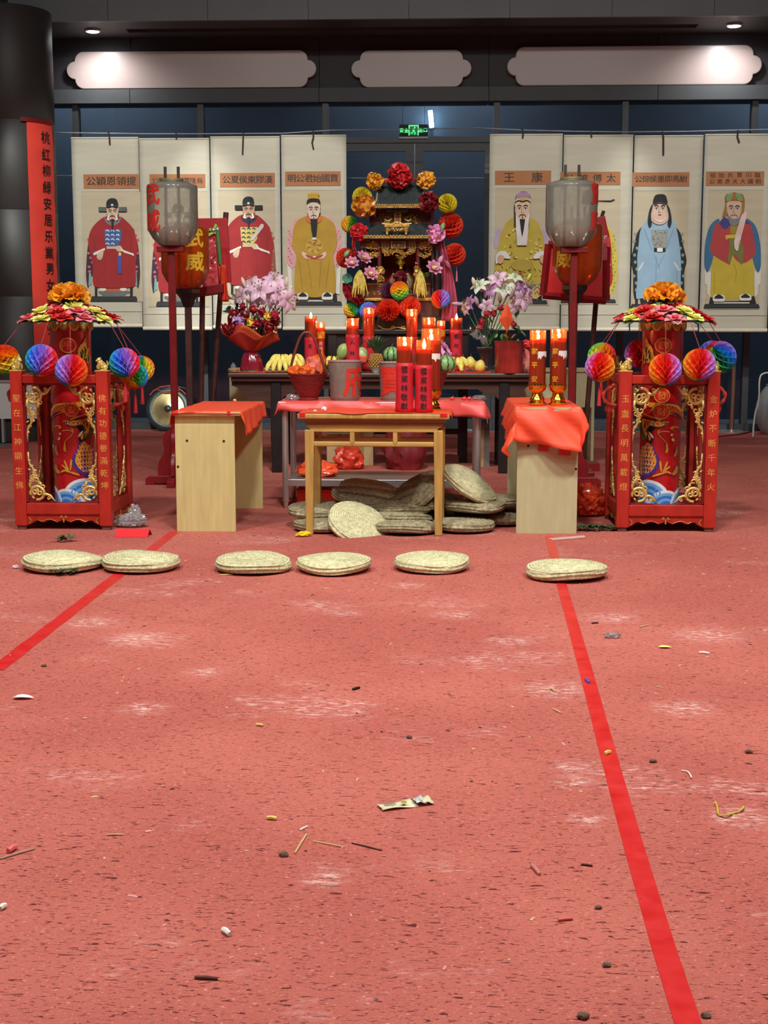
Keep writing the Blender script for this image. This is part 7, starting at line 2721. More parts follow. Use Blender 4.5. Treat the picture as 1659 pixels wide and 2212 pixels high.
a, b_ = at(12, 824, 17.0), at(116, 905, 17.0)
r = thing('white_board', 'white board propped behind the queue posts at the column foot', 'board', (0, 0, 0))
mb = MB()
mb.box2((a.x, 16.68, 0.30), (b_.x, 16.72, a.z))
mb.obj('sheet', mat('white_board', (206, 206, 206), 0.5, var=0.03), r, smooth=False)
mb = MB()
mb.box2((a.x - 0.03, 16.66, a.z), (b_.x + 0.03, 16.74, a.z + 0.03))
for x in (a.x + 0.05, b_.x - 0.05):
	mb.box2((x - 0.015, 16.66, 0.0), (x + 0.015, 16.74, 0.30))
mb.obj('metal_edge', M_CHROME, r, smooth=False)

# ================================================================== candles
M_WAX = mat('candle_wax', (236, 62, 26), 0.45, var=0.06, sss=0.35, spec=0.4)
M_WAXT = mat('melted_wax', (252, 120, 50), 0.35, var=0.05, sss=0.6, trans=0.35)
M_SHELL2 = film('candle_shell', (255, 140, 80), alpha=0.16, rough=0.12, body=(255, 205, 170), gloss=0.10)
M_FLAME = glow('candle_flame', (255, 222, 160), 22)
M_WRAP = mat('red_wrap_paper', (206, 26, 44), 0.6, var=0.08, scale=8, bump=0.3, bscale=14)


def candle(label, p, R_, H_, paper=None, text='', foot=False, melt=0.055, flame=0.05, group=None, gilt='', light=1.1, torn=False, flare=0.0):
	r = thing('candle', label, 'candle', p, group=group)
	z0 = 0.0
	if foot:
		z0 = 0.145
		mb = MB()
		mb.lathe([(0.0, 0), (R_ * 1.05, 0), (R_ * 1.08, 0.012), (R_ * 0.85, 0.03), (R_ * 0.95, 0.036), (R_ * 0.70, 0.06), (R_ * 0.62, 0.085), (R_ * 0.95, 0.10), (R_ * 1.02, 0.105), (R_ * 1.05, 0.14), (R_ * 1.02, 0.148), (0.0, 0.148)], 36)
		mb.obj('gilt_foot', mat('bright_gilt', (236, 186, 66), 0.16, metal=1.0, var=0.05), r)
		mb = MB()
		for i in range(18):
			t = 2 * PI * i / 18
			mb.petal(TR((R_ * 1.0 * math.cos(t), R_ * 1.0 * math.sin(t), 0.105)) @ Matrix.Rotation(t, 4, 'Z'), 0.04, 0.014, 1.2, 1.5, 0.2, nv=4)
		mb.obj('lotus_collar', mat('bright_gilt', (236, 186, 66), 0.16, metal=1.0), r)
	mb = MB()
	mb.lathe([(R_, z0), (R_, H_), (R_ - 0.002, H_ + 0.002)], 36)
	mb.f = [f for f in mb.f if len(f) == 4]
	mb.mi = mb.mi[:len(mb.f)]
	mb.obj('shell', M_SHELL2, r)
	mb = MB()
	mb.lathe([(0.0, z0), (R_ - 0.004, z0), (R_ - 0.004, H_ - melt - 0.03), (0.0, H_ - melt - 0.03)], 32)
	mb.obj('wax', M_WAX, r)
	mb = MB()
	mb.lathe([(R_ - 0.0045, H_ - melt - 0.03), (R_ - 0.0045, H_ - melt), (R_ * 0.6, H_ - melt - 0.012), (0.0, H_ - melt - 0.016)], 32)
	mb.f = [f for f in mb.f if len(f) == 4]
	mb.mi = mb.mi[:len(mb.f)]
	mb.obj('melted_top', M_WAXT, r)
	zf = H_ - melt - 0.014
	mb = MB()
	mb.tube([(0, 0, zf), (0.002, 0, zf + 0.018)], 0.002, 5)
	mb.obj('wick', M_INK, r)
	mb = MB()
	mb.lathe([(0.0, 0.0), (0.008, flame * 0.12), (0.013, flame * 0.32), (0.010, flame * 0.6), (0.004, flame * 0.86), (0.0, flame)], 12, (0.002, 0, zf + 0.010))
	mb.obj('flame', M_FLAME, r)
	ld = bpy.data.lights.new('candle_light', 'POINT')
	ld.energy = light
	ld.color = (1.0, 0.62, 0.28)
	ld.shadow_soft_size = 0.012
	lo = bpy.data.objects.new('candle_light', ld)
	COL.objects.link(lo)
	lo.parent = r
	lo.location = (0.002, 0, zf + 0.010 + flame * 1.12)
	if paper:
		mb = MB()
		z_a, z_b = paper

		def fn(u, v):
			t = -PI / 2 + (u - 0.5) * 4.2
			q = R_ + 0.003 + 0.002 * math.sin(u * 17 + v * 5) + flare * (1 - v) ** 2
			return (q * math.cos(t), q * math.sin(t), z_a + (z_b - z_a) * v)
		mb.grid(fn, 36, 10)
		w_ = mb.obj('paper_wrap', M_WRAP, r, solid=0.0012)
		if text:
			fl_ = MB()
			sz = min(0.052, (z_b - z_a) / (len(text) + 0.5))
			letters(fl_, text, 0.0, (z_a + z_b) / 2, sz, 0.0, vertical=True, pitch=(z_b - z_a) * 0.92 / len(text), bold=0.008)
			mb = MB()
			wrap(mb, fl_, lambda z: R_ + 0.0075 + flare * (1 - max(0, min(1, (z - z_a) / (z_b - z_a)))) ** 2, step=0.015)
			mb.obj('brush_lettering', M_INK, w_, smooth=False)
	if gilt:
		fl_ = MB()
		letters(fl_, gilt, -0.012, 0.327, 0.046, 0.0025, vertical=True, pitch=0.097, bold=0.03)
		mb = MB()
		wrap(mb, fl_, R_, step=0.012, a0=-PI / 2 - 0.25)
		mb.obj('gilt_lettering', mat('gilt_print', (240, 186, 50), 0.35, metal=0.3), r, smooth=False)
	if torn:
		mb = MB()
		rr = random.Random(int(p.x * 100))
		pts = [(0.0, 0.042), (0.082, 0.042)]
		n = 9
		for i in range(n + 1):
			pts.append((0.082 - 0.082 * i / n, rr.uniform(-0.022, 0.012) if i % 2 else rr.uniform(0.0, 0.016)))
		fl_ = MB()
		fl_.add([(a, 0.003, b_ + (z0 + H_) / 2) for a, b_ in pts], [tuple(range(len(pts)))])
		wrap(mb, fl_, R_, step=0.012, a0=-PI / 2 - 0.05)
		mb.obj('torn_sticker', mat('torn_white_paper', (232, 226, 226), 0.7), r)
	return r


def on(px, y, z):
	p = at(px, 800, y)
	return V((p.x, y, z))


yb = YA + 0.50
for px, pt, w_, dy, pap, tx, lab, mel, fl_ in (
		(672, 684, 26, 0.0, 0.62, '天下', 'red candle with a paper wrap behind the red basket handle, before the ochre portrait', 0.02, 0.07),
		(762, 688, 27, -0.30, 0.70, '人林明', 'red wrapped candle rising above the clear tub nearest the basket', 0.07, 0.06),
		(797, 665, 25, 0.12, 0.55, '雲林', 'tallest red candle, before the plum and yellow paper balls', 0.06, 0.055),
		(889, 668, 25, 0.12, 0.55, '東林', 'red wrapped candle just above the candle pair on the wooden table', 0.07, 0.06),
		(985, 687, 25, 0.05, 0.78, '金林人敬', 'red wrapped candle standing clear next to the lilies and the yellow fruit', 0.02, 0.07)):
	y_ = yb + dy
	p = on(px, y_, HA)
	H_ = at(px, pt, y_).z - HA
	candle(lab, p, w_ / 2 * mpp(y_), H_, (0.005, H_ * pap), tx, melt=mel, flame=fl_, group='red candles on the altar table', flare=0.01)
for px, pt, w_, lab in ((694, 697, 17, 'slim red candle with a yellow label beside the candle behind the basket handle'), (952, 693, 18, 'slim red candle next to the one standing clear by the lilies')):
	y_ = yb + 0.02
	p = on(px, y_, HA)
	H_ = at(px, pt, y_).z - HA
	r = candle(lab, p, w_ / 2 * mpp(y_), H_, None, '', melt=0.05, flame=0.055, light=0.8, group='red candles on the altar table')
	mb = MB()
	R_ = w_ / 2 * mpp(y_) + 0.001
	mb.grid(lambda u, v: (R_ * math.cos(-PI / 2 + (u - 0.5) * 3), R_ * math.sin(-PI / 2 + (u - 0.5) * 3), H_ - 0.16 + 0.07 * v), 14, 1)
	mb.obj('yellow_label', mat('label_yellow', (240, 170, 30), 0.5, rgb2=(200, 60, 20), scale=30), r)
	fl_ = MB()
	letters(fl_, '吉祥如意', 0, H_ - 0.29, 0.042, 0.001, vertical=True, pitch=0.052, bold=0.02)
	mb = MB()
	wrap(mb, fl_, R_, step=0.012)
	mb.obj('pale_lettering', mat('label_pale', (236, 160, 150), 0.5), r, smooth=False)
y_ = yb - 0.02
H_ = at(926, 686, y_).z - HA
candle('wide red candle with brightly lit rim directly behind the broad candle', on(926, y_, HA), 14 * mpp(y_), H_, None, melt=0.07, flame=0.06, group='red candles on the altar table')

ztop = HT + 0.004
yt = WT.y
for px, pt, w_, dy, lab in ((874, 728, 34.5, 0.05, 'red candle with brush writing on its wrap, nearest the clear tubs'), (915.5, 735, 34.5, 0.055, 'red candle with brush writing on its wrap, nearest the broad candle')):
	y_ = yt + dy
	p = on(px, y_, ztop)
	H_ = at(px, pt, y_).z - ztop
	candle(lab, p, w_ / 2 * mpp(y_), H_, (0.004, H_ * 0.66), '雲東林敬獻', melt=0.06, flame=0.045 if px < 900 else 0.075, group='red candles on the wooden table', flare=0.006)
y_ = yt + 0.30
H_ = at(930, 710, y_).z - ztop
candle('broad red candle on a gold foot behind the pair with brush writing', on(931, y_, ztop), 21 * mpp(y_), H_, None, foot=True, melt=0.08, flame=0.06, torn=True)
zt2 = hD2 + 0.012
for px, pt, lab in ((1161, 714, 'tall red candle on a gold foot on the greyish desk, nearer the altar table'), (1205.5, 711, 'tall red candle on a gold foot on the greyish desk, beside the dark red pole')):
	y_ = DR.location.y + 0.14
	p = on(px, y_, zt2)
	H_ = at(px, pt, y_).z - zt2
	candle(lab, p, 17.5 * mpp(y_), H_, None, foot=True, melt=0.06, flame=0.05, gilt='全家平安', torn=True, light=1.4, group='candles with gilt lettering')

# ================================================================== baskets, tubs and offerings on the steel table
zst = HS + 0.006
M_BASK = mat('red_bamboo', (128, 34, 32), 0.45, var=0.2, scale=14, stretch=(1, 1, 6), bump=0.4, bscale=30)


def basket(label, px, y, pr, prb, py0, py1, pyh, rot=0.0):
	p = on(px, y, zst)
	R_, Rb = pr * mpp(y), prb * mpp(y)
	h = at(px, py0, y).z - zst
	hh = at(px, pyh, y).z - zst
	r = thing('red_basket', label, 'basket', p, rot)
	mb = MB()
	pts = [(0.0, 0.0), (Rb, 0.0), (Rb * 1.02, 0.018), (Rb * 0.92, 0.024)]
	for i in range(14):
		t = i / 13
		pts.append((Rb * 0.92 + (R_ - Rb * 0.92) * (t ** 0.8) + 0.0025 * (i % 2), 0.024 + (h - 0.036) * t))
	pts += [(R_ * 1.03, h - 0.010), (R_ * 1.03, h), (R_ * 0.95, h), (R_ * 0.6, h * 0.5), (0.0, h * 0.45)]
	mb.lathe(pts, 40)
	mb.obj('body', M_BASK, r)
	mb = MB()
	cv = [(-R_ * 0.98, 0, h - 0.01), (-R_ * 0.72, 0, h + (hh - h) * 0.45), (-R_ * 0.42, 0, h + (hh - h) * 0.86), (-R_ * 0.2, 0, hh), (R_ * 0.12, 0, hh), (R_ * 0.34, 0, h + (hh - h) * 0.86), (R_ * 0.66, 0, h + (hh - h) * 0.45), (R_ * 0.98, 0, h - 0.01)]
	q = []
	for i in range(len(cv) - 1):
		for j in range(4):
			q.append(V(cv[i]).lerp(V(cv[i + 1]), j / 4))
	q.append(V(cv[-1]))
	q = [q[0]] + [(q[i - 1] + q[i] * 2 + q[i + 1]) / 4 for i in range(1, len(q) - 1)] + [q[-1]]
	mb.tube(q, 0.011, 8)
	mb.obj('handle', mat('basket_handle', (120, 52, 46), 0.45, var=0.2), r)
	return r, p, R_, h


ysb = ST.location.y + 0.16
r, pb, Rb_, hb = basket('dark red basket with a tall handle full of orange paper on the steel table', 665, ysb, 41.5, 22, 806, 852, 718)
for i, (dx, dy, dz, s, m_, lab, cat) in enumerate((
		(-0.09, -0.03, 0.01, (0.07, 0.05, 0.05), mat('orange_tissue', (250, 110, 34), 0.6, var=0.1, trans=0.2), 'crumpled orange paper at the edge of the red basket', 'paper'),
		(-0.01, -0.05, 0.015, (0.06, 0.05, 0.05), mat('orange_tissue', (250, 110, 34), 0.6), 'crumpled orange paper in the middle of the red basket', 'paper'),
		(0.04, 0.02, 0.05, (0.07, 0.06, 0.08), mat('coral_tissue', (238, 120, 100), 0.55, var=0.1, trans=0.2), 'crumpled coral paper standing tallest in the red basket', 'paper'),
		(0.095, 0.04, 0.06, (0.045, 0.05, 0.10), mat('orange_tissue', (250, 110, 34), 0.6), 'crumpled orange paper behind the basket handle beside the slim candle', 'paper'))):
	mb = MB()
	crumple(mb, (0, 0, 0), s, seed=i * 7 + 1, amp=0.45, freq=2.0)
	tag(mb.obj('crumpled_paper', m_, None, loc=pb + V((dx, dy, hb + dz)), smooth=False), lab, cat, 'crumpled papers in the red basket')
r, pb2, Rb2, hb2 = basket('dark red basket mostly hidden behind the broad candle', 926, ysb + 0.05, 40, 22, 802, 850, 728)


def melon(name, label, p, rad3, c1, c2, stripes=9, rot=(0, 0, 0), stem=True, cat='fruit'):
	r_ = thing(name, label, cat, p, rot=rot)
	mb_ = MB()
	n, m_ = 36, 18
	vs, fs, mi = [], [], []
	for j in range(m_ + 1):
		ph = -PI / 2 + PI * j / m_
		for i in range(n):
			t = 2 * PI * i / n + 0.05 * math.sin(j * 1.9 + i)
			vs.append((math.cos(t) * math.cos(ph) * rad3[0], math.sin(t) * math.cos(ph) * rad3[1], math.sin(ph) * rad3[2]))
	for j in range(m_):
		for i in range(n):
			i2 = (i + 1) % n
			fs.append((j * n + i, j * n + i2, (j + 1) * n + i2, (j + 1) * n + i))
			mi.append(1 if stripes and (i % (n // stripes)) == 0 else 0)
	mb_.v, mb_.f, mb_.mi = [tuple(q) for q in vs], [list(q) for q in fs], mi
	mb_.obj('rind', [c1, c2], r_, angle=180)
	if stem:
		mb_ = MB()
		mb_.tube([(0, 0, rad3[2] * 0.98), (0.006, 0, rad3[2] + 0.018), (0.016, 0.0, rad3[2] + 0.03)], [0.006, 0.004, 0.003], 6)
		mb_.obj('stalk', mat('fruit_stalk', (110, 100, 60), 0.7), r_)
	return r_


M_MEL, M_MELD = mat('melon_green', (142, 186, 116), 0.35, var=0.12, scale=20), mat('melon_stripe', (42, 84, 46), 0.4, var=0.15)
M_MANG = mat('mango_green', (134, 170, 92), 0.4, rgb2=(176, 180, 110), scale=9)
M_PEAR = mat('pear_yellow', (222, 200, 92), 0.45, var=0.1, scale=20)
M_BAN, M_BAND = mat('banana_yellow', (236, 218, 110), 0.45, var=0.08, scale=14), mat('banana_tip', (120, 100, 50), 0.6)
melon('watermelon', 'small striped watermelon in the hidden red basket behind the broad candle', pb2 + V((0.135, 0.02, hb2 + 0.055)), (0.085, 0.08, 0.075), M_MEL, M_MELD)
for i, (dx, dz) in enumerate(((0.10, 0.15), (0.145, 0.17), (0.12, 0.20), (0.16, 0.13))):
	r = thing('orchid_bloom', 'purple orchid bloom sticking out of the hidden red basket', 'flower', pb2 + V((dx, 0.06, hb2 + dz)), rot=(1.1, 0.3 * i, i), group='orchid blooms behind the broad candle')
	for k in range(5):
		mb = MB()
		mb.petal(Matrix.Identity(4), 0.04, 0.018, 0.2, 0.4, 0.2)
		mb.obj('petal', mat('orchid_purple', (206, 96, 190), 0.5, rgb2=(236, 190, 226), scale=25), r, rot=(0, 0, k * 2 * PI / 5))

M_TUB = film('tub_plastic', (206, 194, 182), alpha=0.70, rough=0.22, body=(230, 222, 214), gloss=0.07)
for px, x0, x1, y0, y1, tx, at_, lab in ((745, 710, 782, 778, 853, '府', 0.95, 'clear plastic tub with a red character at its edge, next to the red basket'), (851, 821, 886, 781, 853, '賈', -0.10, 'clear plastic tub with a red character, half behind the candle pair')):
	y_ = ST.location.y + 0.14
	p = on(px, y_, zst)
	R_ = (x1 - x0) / 2 * mpp(y_)
	H_ = at(px, y0, y_).z - zst
	r = thing('plastic_tub', lab, 'tub', p)
	mb = MB()
	mb.lathe([(R_ * 0.80, 0.0), (R_ * 0.86, 0.012), (R_ * 0.90, 0.03), (R_, H_)], 36)
	del mb.f[-2:]
	del mb.mi[-2:]
	mb.obj('wall', M_TUB, r)
	mb = MB()
	mb.lathe([(0.0, 0.0), (R_ * 0.82, 0.0), (R_ * 0.82, 0.008), (0.0, 0.008)], 30)
	mb.obj('bottom', M_TUB, r)
	mb = MB()
	mb.lathe([(R_, H_ - 0.012), (R_ + 0.005, H_ - 0.010), (R_ + 0.005, H_), (R_ - 0.003, H_), (R_ - 0.003, H_ - 0.012)], 36)
	mb.obj('rim', mat('tub_rim', (196, 150, 150), 0.4), r)
	fl_ = MB()
	letters(fl_, tx, 0, H_ * 0.50, H_ * 0.80, 0.004, bold=0.03)
	mb = MB()
	wrap(mb, fl_, lambda z: R_ * (0.89 + 0.11 * max(0, min(1, z / H_))), step=0.02, a0=-PI / 2 + at_)
	mb.obj('red_lettering', M_LRED, r, smooth=False)
	mb = MB()
	mb.lathe([(0.0, 0.01), (R_ * 0.5, 0.01), (R_ * 0.55, H_ * 0.4), (R_ * 0.35, H_ * 0.5), (0.0, H_ * 0.5)], 14)
	mb.obj('red_cup', mat('tub_cup', (196, 90, 80), 0.5), r)
mb = MB()
crumple(mb, (0, 0, 0.02), (0.055, 0.04, 0.025), 3, 0.5, 3)
tag(mb.obj('plastic_scrap', film('clear_plastic', (226, 226, 230), alpha=0.35, rough=0.1, gloss=0.2), None, loc=on(632, ST.location.y + 0.12, zst), smooth=False), 'crumpled clear plastic scrap beside the foot of the red basket', 'plastic wrap')
mb = MB()
crumple(mb, (0, 0, 0.015), (0.05, 0.04, 0.02), 5, 0.5, 3)
tag(mb.obj('plastic_scrap', film('clear_plastic', (226, 226, 230), alpha=0.35), None, loc=on(1036, ST.location.y + 0.25, zst), smooth=False), 'crumpled clear plastic scrap on the corner of the pinkish red cover', 'plastic wrap')
for i, px in enumerate((977, 1003, 1014)):
	mb = MB()
	mb.sphere((0, 0, 0.014), 0.018, 10, 8, sc=(1.2, 1, 0.8))
	mb.tube([(0.004, 0, 0.026), (0.012, 0, 0.034)], 0.003, 5)
	tag(mb.obj('red_date', mat('date_red', (222, 70, 70), 0.4), None, loc=on(px, ST.location.y + 0.15, zst)), 'small red date on the pinkish red cover, ' + ('alone nearest the broad candle', 'middle of the three dates', 'nearest the plastic scrap')[i], 'fruit')

# ================================================================== fruit on the altar table
def banana_hand(label, p, n, wid, L_, rz=0.0):
	r_ = thing('banana_bunch', label, 'bananas', p, rz)
	for i in range(n):
		up, k = i % 2, (i / (n - 1) - 0.5) * 2
		mb_ = MB()
		pts = []
		for j in range(9):
			t = j / 8
			q = 0.25 + t * 2.1
			pts.append((k * wid * (0.35 + 0.65 * math.sin(t * 1.6)), 0.05 - L_ * (0.62 - 0.25 * up) * math.sin(t * 1.75) - 0.03 * (1 - up), 0.03 + 0.045 * up + L_ * 0.72 * max(-0.1, math.cos(q * 0.72) - 0.15)))
		mb_.tube(pts, [0.007, 0.013, 0.021, 0.024, 0.025, 0.024, 0.021, 0.014, 0.006], 7)
		b_ = mb_.obj('banana', M_BAN, r_)
		mb_ = MB()
		mb_.sphere(pts[-1], 0.007, 6, 5)
		mb_.obj('banana_tip', M_BAND, b_)
	mb_ = MB()
	mb_.tube([(0, 0.05, L_ * 0.55), (0, 0.06, L_ * 0.8), (0.01, 0.07, L_ * 0.95)], [0.026, 0.016, 0.010], 7)
	mb_.obj('stalk', M_BAND, r_)
	return r_


yf = YA + 0.02
banana_hand('bunch of bananas between the rose bouquet and the red basket', on(606, yf, HA), 9, 0.13, 0.17)
banana_hand('second bunch of bananas lying behind the handle of the red basket', on(636, yf + 0.12, HA), 6, 0.09, 0.17, 0.3)
banana_hand('bunch of bananas between the hidden basket and the pears', on(985, yf, HA), 6, 0.11, 0.12, -0.2)
banana_hand('bunch of pale bananas under the green mango above the clear tub', on(719, yf + 0.2, HA), 6, 0.10, 0.13)
for px, py, a_, lab in ((998, 783, 0.1, 'yellow pear standing highest beside the bananas'), (1016, 783, 0.0, 'plump yellow pear in the middle of the three'), (1037, 790, 0.2, 'yellow pear nearest the dark vase')):
	p = at(px, py, yf + 0.05)
	r = thing('pear', lab, 'fruit', p, rot=(0.1, a_, 0))
	mb = MB()
	mb.lathe([(0.0, -0.062), (0.03, -0.058), (0.052, -0.035), (0.056, -0.010), (0.046, 0.022), (0.030, 0.044), (0.018, 0.056), (0.0, 0.060)], 20)
	mb.obj('flesh', M_PEAR, r)
	mb = MB()
	mb.tube([(0, 0, 0.055), (0.006, 0, 0.085)], 0.003, 5)
	mb.obj('stalk', M_BAND, r)
melon('green_mango', 'large green mango behind the clear tub', at(741, 759, YA + 0.20), (0.062, 0.055, 0.082), M_MANG, M_MANG, 0, (0, 0.35, 0))
melon('green_melon', 'pale green melon with a red sticker beside the pineapple', at(781, 769, YA + 0.25), (0.068, 0.065, 0.09), mat('melon_pale', (176, 190, 130), 0.4, var=0.12), M_MANG, 0)
melon('watermelon', 'round striped watermelon between the pineapple and the candle pair', at(846, 766, YA + 0.22), (0.092, 0.092, 0.080), M_MEL, M_MELD)
mb = MB()
p = at(780, 776, YA + 0.185)
mb.grid(lambda u, v: ((u - 0.5) * 0.07, -0.004 * math.sin(u * PI), (v - 0.5) * 0.07), 6, 4)
tag(mb.obj('red_slip', mat('slip_red', (226, 74, 50), 0.5), None, loc=p + V((0.02, -0.02, 0.0)), solid=0.001), 'orange red paper slip stuck on the pale green melon', 'paper slip')
# pineapple in a white bowl
p = on(812, YA + 0.10, HA)
r = thing('white_bowl', 'white bowl holding the pineapple', 'bowl', p)
mb = MB()
mb.lathe([(0.0, 0.0), (0.035, 0.0), (0.036, 0.008), (0.07, 0.045), (0.082, 0.058), (0.078, 0.058), (0.05, 0.03), (0.0, 0.016)], 30)
mb.obj('body', mat('white_glaze', (214, 206, 190), 0.25, var=0.03), r)
mb = MB()
mb.lathe([(0.036, 0.0), (0.036, -0.004), (0.030, -0.004), (0.030, 0.0)], 24)
mb.obj('foot_ring', mat('white_glaze', (214, 206, 190), 0.25), r)
r = thing('pineapple', 'pineapple with a spiky green crown in the white bowl', 'fruit', p + V((0, 0.03, 0.032)))
mb = MB()
mb.lathe([(0.0, 0.0), (0.045, 0.01), (0.062, 0.05), (0.064, 0.09), (0.055, 0.13), (0.035, 0.155), (0.0, 0.16)], 20)
mb.obj('core', mat('pine_core', (150, 100, 40), 0.6), r)
mb = MB()
for j in range(9):
	for i in range(13):
		t = 2 * PI * (i + 0.5 * (j % 2)) / 13
		z = 0.012 + 0.0165 * j
		q = 0.046 + 0.021 * math.sin(PI * min(1, (z + 0.015) / 0.17))
		mb.sphere((q * math.cos(t), q * math.sin(t), z), 0.0125, 6, 4, sc=(0.9, 1, 0.8), rot=(0, 0, t))
o = mb.obj('pineapple_eyes', mat('pine_eye', (206, 160, 70), 0.55, rgb2=(140, 96, 40), scale=60), r)
o['kind'] = 'stuff'
for i in range(34):
	mb = MB()
	k = i / 34
	mb.petal(Matrix.Rotation(i * 2.4, 4, 'Z') @ TR((0.012 * (1 - k), 0, 0)), 0.20 - 0.03 * k, 0.014, 1.5 - 0.45 * (1 - k), 1.25 - 0.75 * (1 - k), 0.5, nv=5, nu=2)
	mb.obj('crown_leaf', mat('pine_leaf', (70, 104, 66), 0.5, var=0.25, scale=20), r, loc=(0, 0, 0.155 + 0.02 * k))
# papers, small bowl, cups on the altar
for x0, x1, dy0, dy1, lab in ((503, 575, -0.06, 0.35, 'red paper lying under the rose bouquet'), (575, 652, -0.04, 0.4, 'red paper lying under the bananas by the rose bouquet'), (955, 1062, -0.06, 0.3, 'red paper lying under the pears and bananas by the dark vase')):
	a, b_ = on(x0, YA + dy0, HA), on(x1, YA + dy0, HA)
	mb = MB()
	mb.grid(lambda u, v: (a.x + (b_.x - a.x) * u, YA + dy0 + (dy1 - dy0) * v, HA + 0.002 + 0.006 * (0.5 + noise.noise(V((u * 4, v * 4, x0))))), 12, 8)
	tag(mb.obj('red_paper_sheet', M_CLOTH, None, solid=0.001), lab, 'paper')
p = on(504, YA + 0.0, HA)
r = thing('small_urn', 'small tan pot with a clear lid at the end of the altar table', 'pot', p)
mb = MB()
mb.lathe([(0.0, 0.0), (0.04, 0.0), (0.052, 0.012), (0.055, 0.03), (0.042, 0.045), (0.0, 0.046)], 24)
mb.obj('body', mat('tan_glaze', (150, 122, 84), 0.4, var=0.1), r)
mb = MB()
mb.lathe([(0.03, 0.046), (0.026, 0.075), (0.010, 0.085), (0.012, 0.095), (0.0, 0.10)], 20)
mb.obj('lid', film('clear_plastic', (226, 226, 230), alpha=0.35), r)
r = thing('drink_can', 'small red and white cup behind the candle standing clear', 'cup', on(1003, yb + 0.05, HA))
mb = MB()
mb.lathe([(0.0, 0.0), (0.030, 0.0), (0.034, 0.10), (0.032, 0.104), (0.0, 0.09)], 20)
mb.obj('body', mat('cup_red', (214, 60, 64), 0.4, var=0.1), r)
mb = MB()
mb.lathe([(0.0335, 0.098), (0.036, 0.10), (0.036, 0.106), (0.030, 0.106)], 20)
mb.obj('rim', mat('white_glaze', (214, 206, 190), 0.25), r)
mb = MB()
crumple(mb, (0, 0, 0.05), (0.10, 0.06, 0.05), 9, 0.5, 2.5)
tag(mb.obj('plastic_bag', film('milky_film', (226, 214, 196), alpha=0.55, rough=0.2, gloss=0.1), None, loc=on(1028, YA + 0.30, HA), smooth=False), 'milky plastic bag behind the pears', 'plastic bag')

# ================================================================== flowers
def lily_parts(name, m_pet, size, nv=6):
	mb_ = MB()
	for i in range(6):
		f = 1.0 if i % 2 else 0.92
		mb_.petal(Matrix.Rotation(i * PI / 3, 4, 'Z'), size * f, size * (0.27 if i % 2 else 0.20), 1.15, -0.75, -0.25, 0, 4, nv, wave=0.05, ph=i)
	o_ = mb_.obj(name, m_pet)
	me_ = o_.data
	bpy.data.objects.remove(o_)
	mb_ = MB()
	for i in range(6):
		t = i * PI / 3 + 0.5
		mb_.tube([(0, 0, 0.0), (0.10 * size * math.cos(t), 0.10 * size * math.sin(t), 0.4 * size), (0.22 * size * math.cos(t), 0.22 * size * math.sin(t), 0.68 * size)], 0.012 * size, 5)
		mb_.sphere((0.23 * size * math.cos(t), 0.23 * size * math.sin(t), 0.70 * size), 0.05 * size, 6, 5, mi=1, sc=(1.5, 0.6, 0.6), rot=(0, 0, t))
	mb_.tube([(0, 0, 0), (0, 0, 0.8 * size)], 0.018 * size, 5)
	o_ = mb_.obj('stamen', [mat('stamen_green', (196, 206, 140), 0.6), mat('pollen', (130, 62, 34), 0.8)])
	me2_ = o_.data
	bpy.data.objects.remove(o_)
	return me_, me2_


def lilymat(name, c1, c2):
	m_ = mat(name, c1, 0.5, rgb2=c2, scale=14, trans=0.25)
	return m_


LP = lily_parts('lily_pink', lilymat('lily_pink_petal', (244, 214, 232), (226, 172, 206)), 0.125)
LW = lily_parts('lily_white', lilymat('lily_white_petal', (240, 240, 230), (214, 226, 196)), 0.125)
LM = lily_parts('lily_mauve', lilymat('lily_mauve_petal', (206, 150, 196), (166, 100, 160)), 0.115)


def put_lily(root, kind, p, d_, roll=0.0, s=1.0):
	o_ = bpy.data.objects.new('lily', kind[0])
	COL.objects.link(o_)
	o_.parent = root
	o_.location = V(p) - root.location
	o_.rotation_euler = (V(d_).to_track_quat('Z', 'Y').to_matrix() @ Matrix.Rotation(roll, 3, 'Z')).to_euler()
	o_.scale = (s,) * 3
	q_ = bpy.data.objects.new('stamen', kind[1])
	COL.objects.link(q_)
	q_.parent = o_


def put_bud(root, p, d_, L_, m_):
	mb_ = MB()
	mb_.lathe([(0.0, 0.0), (0.010, 0.01), (0.020, L_ * 0.35), (0.020, L_ * 0.65), (0.010, L_ * 0.9), (0.0, L_)], 9)
	mb_.obj('lily_bud', m_, root, loc=V(p) - root.location, rot=V(d_).to_track_quat('Z', 'Y').to_euler())


def stems(root, foot, tips, m_=None):
	for t in tips:
		mb_ = MB()
		a, b2 = V(foot) - root.location, V(t) - root.location
		mid = a.lerp(b2, 0.5) + V((0, 0.0, 0.05))
		mb_.tube([a, mid, b2], 0.005, 5)
		mb_.obj('stem', m_ or M_LEAF, root)


